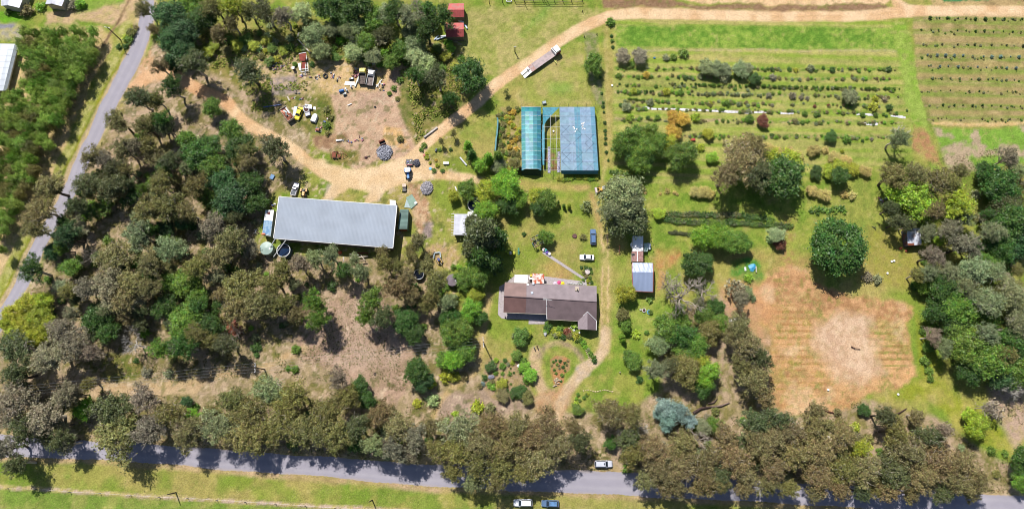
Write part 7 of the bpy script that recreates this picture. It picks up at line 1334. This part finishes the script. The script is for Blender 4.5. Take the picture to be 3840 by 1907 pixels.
# ------------- people
def person(label,x,y,face,top,legs,skin=(214,160,130),hair=(70,50,40),arms=((.28,-.05,.95),(.28,.1,.95)),long_hair=False):
    t=thing('person',label,'person',P(x,y),face); 
    def skinobj(name,verts,edges,m,parent,lv=2):
        me=bpy.data.meshes.new(name); me.from_pydata([v[:3] for v in verts],edges,[]); o=bpy.data.objects.new(name,me); S.collection.objects.link(o); o.parent=parent
        md=o.modifiers.new('skin','SKIN'); md.use_smooth_shade=True; o.modifiers.new('sub','SUBSURF').levels=lv; o.modifiers['sub'].render_levels=lv
        for i,v in enumerate(verts): me.skin_vertices[0].data[i].radius=(v[3],v[4] if len(v)>4 else v[3])
        me.skin_vertices[0].data[0].use_root=True; me.materials.append(m); return o
    V=[(0,0,.95,.13,.15)];E=[]
    def a(v,p): V.append(v); E.append((p,len(V)-1)); return len(V)-1
    ch=a((0,0,1.2,.12,.15),0); sh=a((0,0,1.42,.10,.13),ch); nk=a((0,0,1.52,.055),sh); h1=a((.02,0,1.62,.085,.075),nk); h2=a((.01,0,1.72,.08,.07),h1)
    for s,(ox,fx,fz) in zip((-1,1),((.0,arms[0][1],arms[0][2]),(.0,arms[1][1],arms[1][2]))):
        q=a((0,s*.2,1.40,.055),sh); el=a((-.02+fx*.3,s*.27,1.13,.042),q); wr=a((fx+.06,s*.27,fz-.02,.028),el); pm=a((fx+.09,s*.27,fz-.1,.035,.02),wr)
        for k,(dy,l) in enumerate(((-.03,.07),(-.01,.085),(.012,.08),(.032,.062))): f1=a((fx+.1,s*.27+dy,fz-.12-l*.5,.0095),pm); a((fx+.12,s*.27+dy*1.1,fz-.12-l,.008),f1)
        f1=a((fx+.13,s*.27-s*.03,fz-.10,.010),pm); a((fx+.16,s*.27-s*.04,fz-.14,.009),f1)
        hp=a((0,s*.10,.88,.10),0); kn=a((.02*s,s*.11,.48,.062),hp); an=a((-.01+.03*s,s*.11,.08,.04),kn); a((.14+.03*s,s*.12,.03,.035),an)
    body=skinobj('body',V,E,mat('skin_tone_%d'%skin[0],skin,.6,var=.04),t,1)
    skinobj('shirt',[(0,0,.88,.19,.19),(0,0,1.05,.18,.18),(0,0,1.22,.185,.185),(0,0,1.40,.15,.15),(0,.19,1.39,.10),(-.01,.26,1.2,.085),(0,-.19,1.39,.10),(-.01,-.26,1.2,.085)],[(0,1),(1,2),(2,3),(3,4),(4,5),(3,6),(6,7)],mat('shirt_%d_%d'%top[:2],top,.85,var=.06),t,1)
    skinobj('trousers',[(0,0,.98,.18,.18),(0,.10,.82,.135),(.02,.11,.48,.10),(.02,.11,.12,.08),(0,-.10,.82,.135),(-.02,-.11,.48,.10),(-.02,-.11,.12,.08)],[(0,1),(1,2),(2,3),(0,4),(4,5),(5,6)],mat('trousers_%d_%d'%legs[:2],legs,.85,var=.08),t,1)
    b=MB(); b.ball(-.02,0,1.72,.105,.095,.11,12,8); 
    if long_hair: b.ball(-.08,0,1.6,.06,.09,.15,10,6)
    part(b,'hair',mat('hair_%d'%hair[0],hair,.7,var=.1),t,True); b=MB(); b.ball(.105,0,1.655,.018,.014,.022,8,6); part(b,'nose',mat('skin_tone_%d'%skin[0],skin,.6),t,True)
    for s in (-1,1):
        b=MB(); b.ball(.092,s*.03,1.68,.009,.012,.008,8,6); part(b,'eye',BLACK,t,True); b=MB(); b.ball(.0,s*.083,1.66,.018,.01,.03,8,6); part(b,'ear',mat('skin_tone_%d'%skin[0],skin,.6),t,True)
        b=MB(); b.box(.08,s*.12,.0,.27,.1,.085,0,.85); part(b,'shoe',BLACK,t)
    b=MB(); b.box(.094,0,1.608,.012,.045,.01); part(b,'mouth',mat('lip',(170,90,90),.6),t)
    return t
person('person in a bright white top standing beside the driveway loop',2003,1303,R(10),(246,248,252),(60,66,96),hair=(190,170,140))
person('person in dark brown clothes standing right of the one in white',2014,1299,R(190),(104,70,60),(46,44,50),hair=(50,34,28),long_hair=True)

# ---------------------------------------------------------------- give look-alikes their own wording
NTH=['leftmost','second from left','third from left','fourth from left','fifth from left','sixth from left','seventh from left','eighth from left','ninth from left','tenth from left','eleventh from left','twelfth from left','thirteenth from left','fourteenth from left','fifteenth from left']
bpy.context.view_layer.update(); by={}
for o in S.objects:
    if o.parent is None and o.get('label') and not o.get('kind'): by.setdefault(o['label'],[]).append(o)
for l,os_ in by.items():
    if 1<len(os_)<=15:
        def cx(o):
            if o.type=='MESH' and o.location.length<.01: return sum(v.co.x for v in o.data.vertices)/max(1,len(o.data.vertices))
            return o.location.x
        for k,o in enumerate(sorted(os_,key=cx)):
            n=NTH[k]+', '+l
            if len(n.split())<=16: o['label']=n
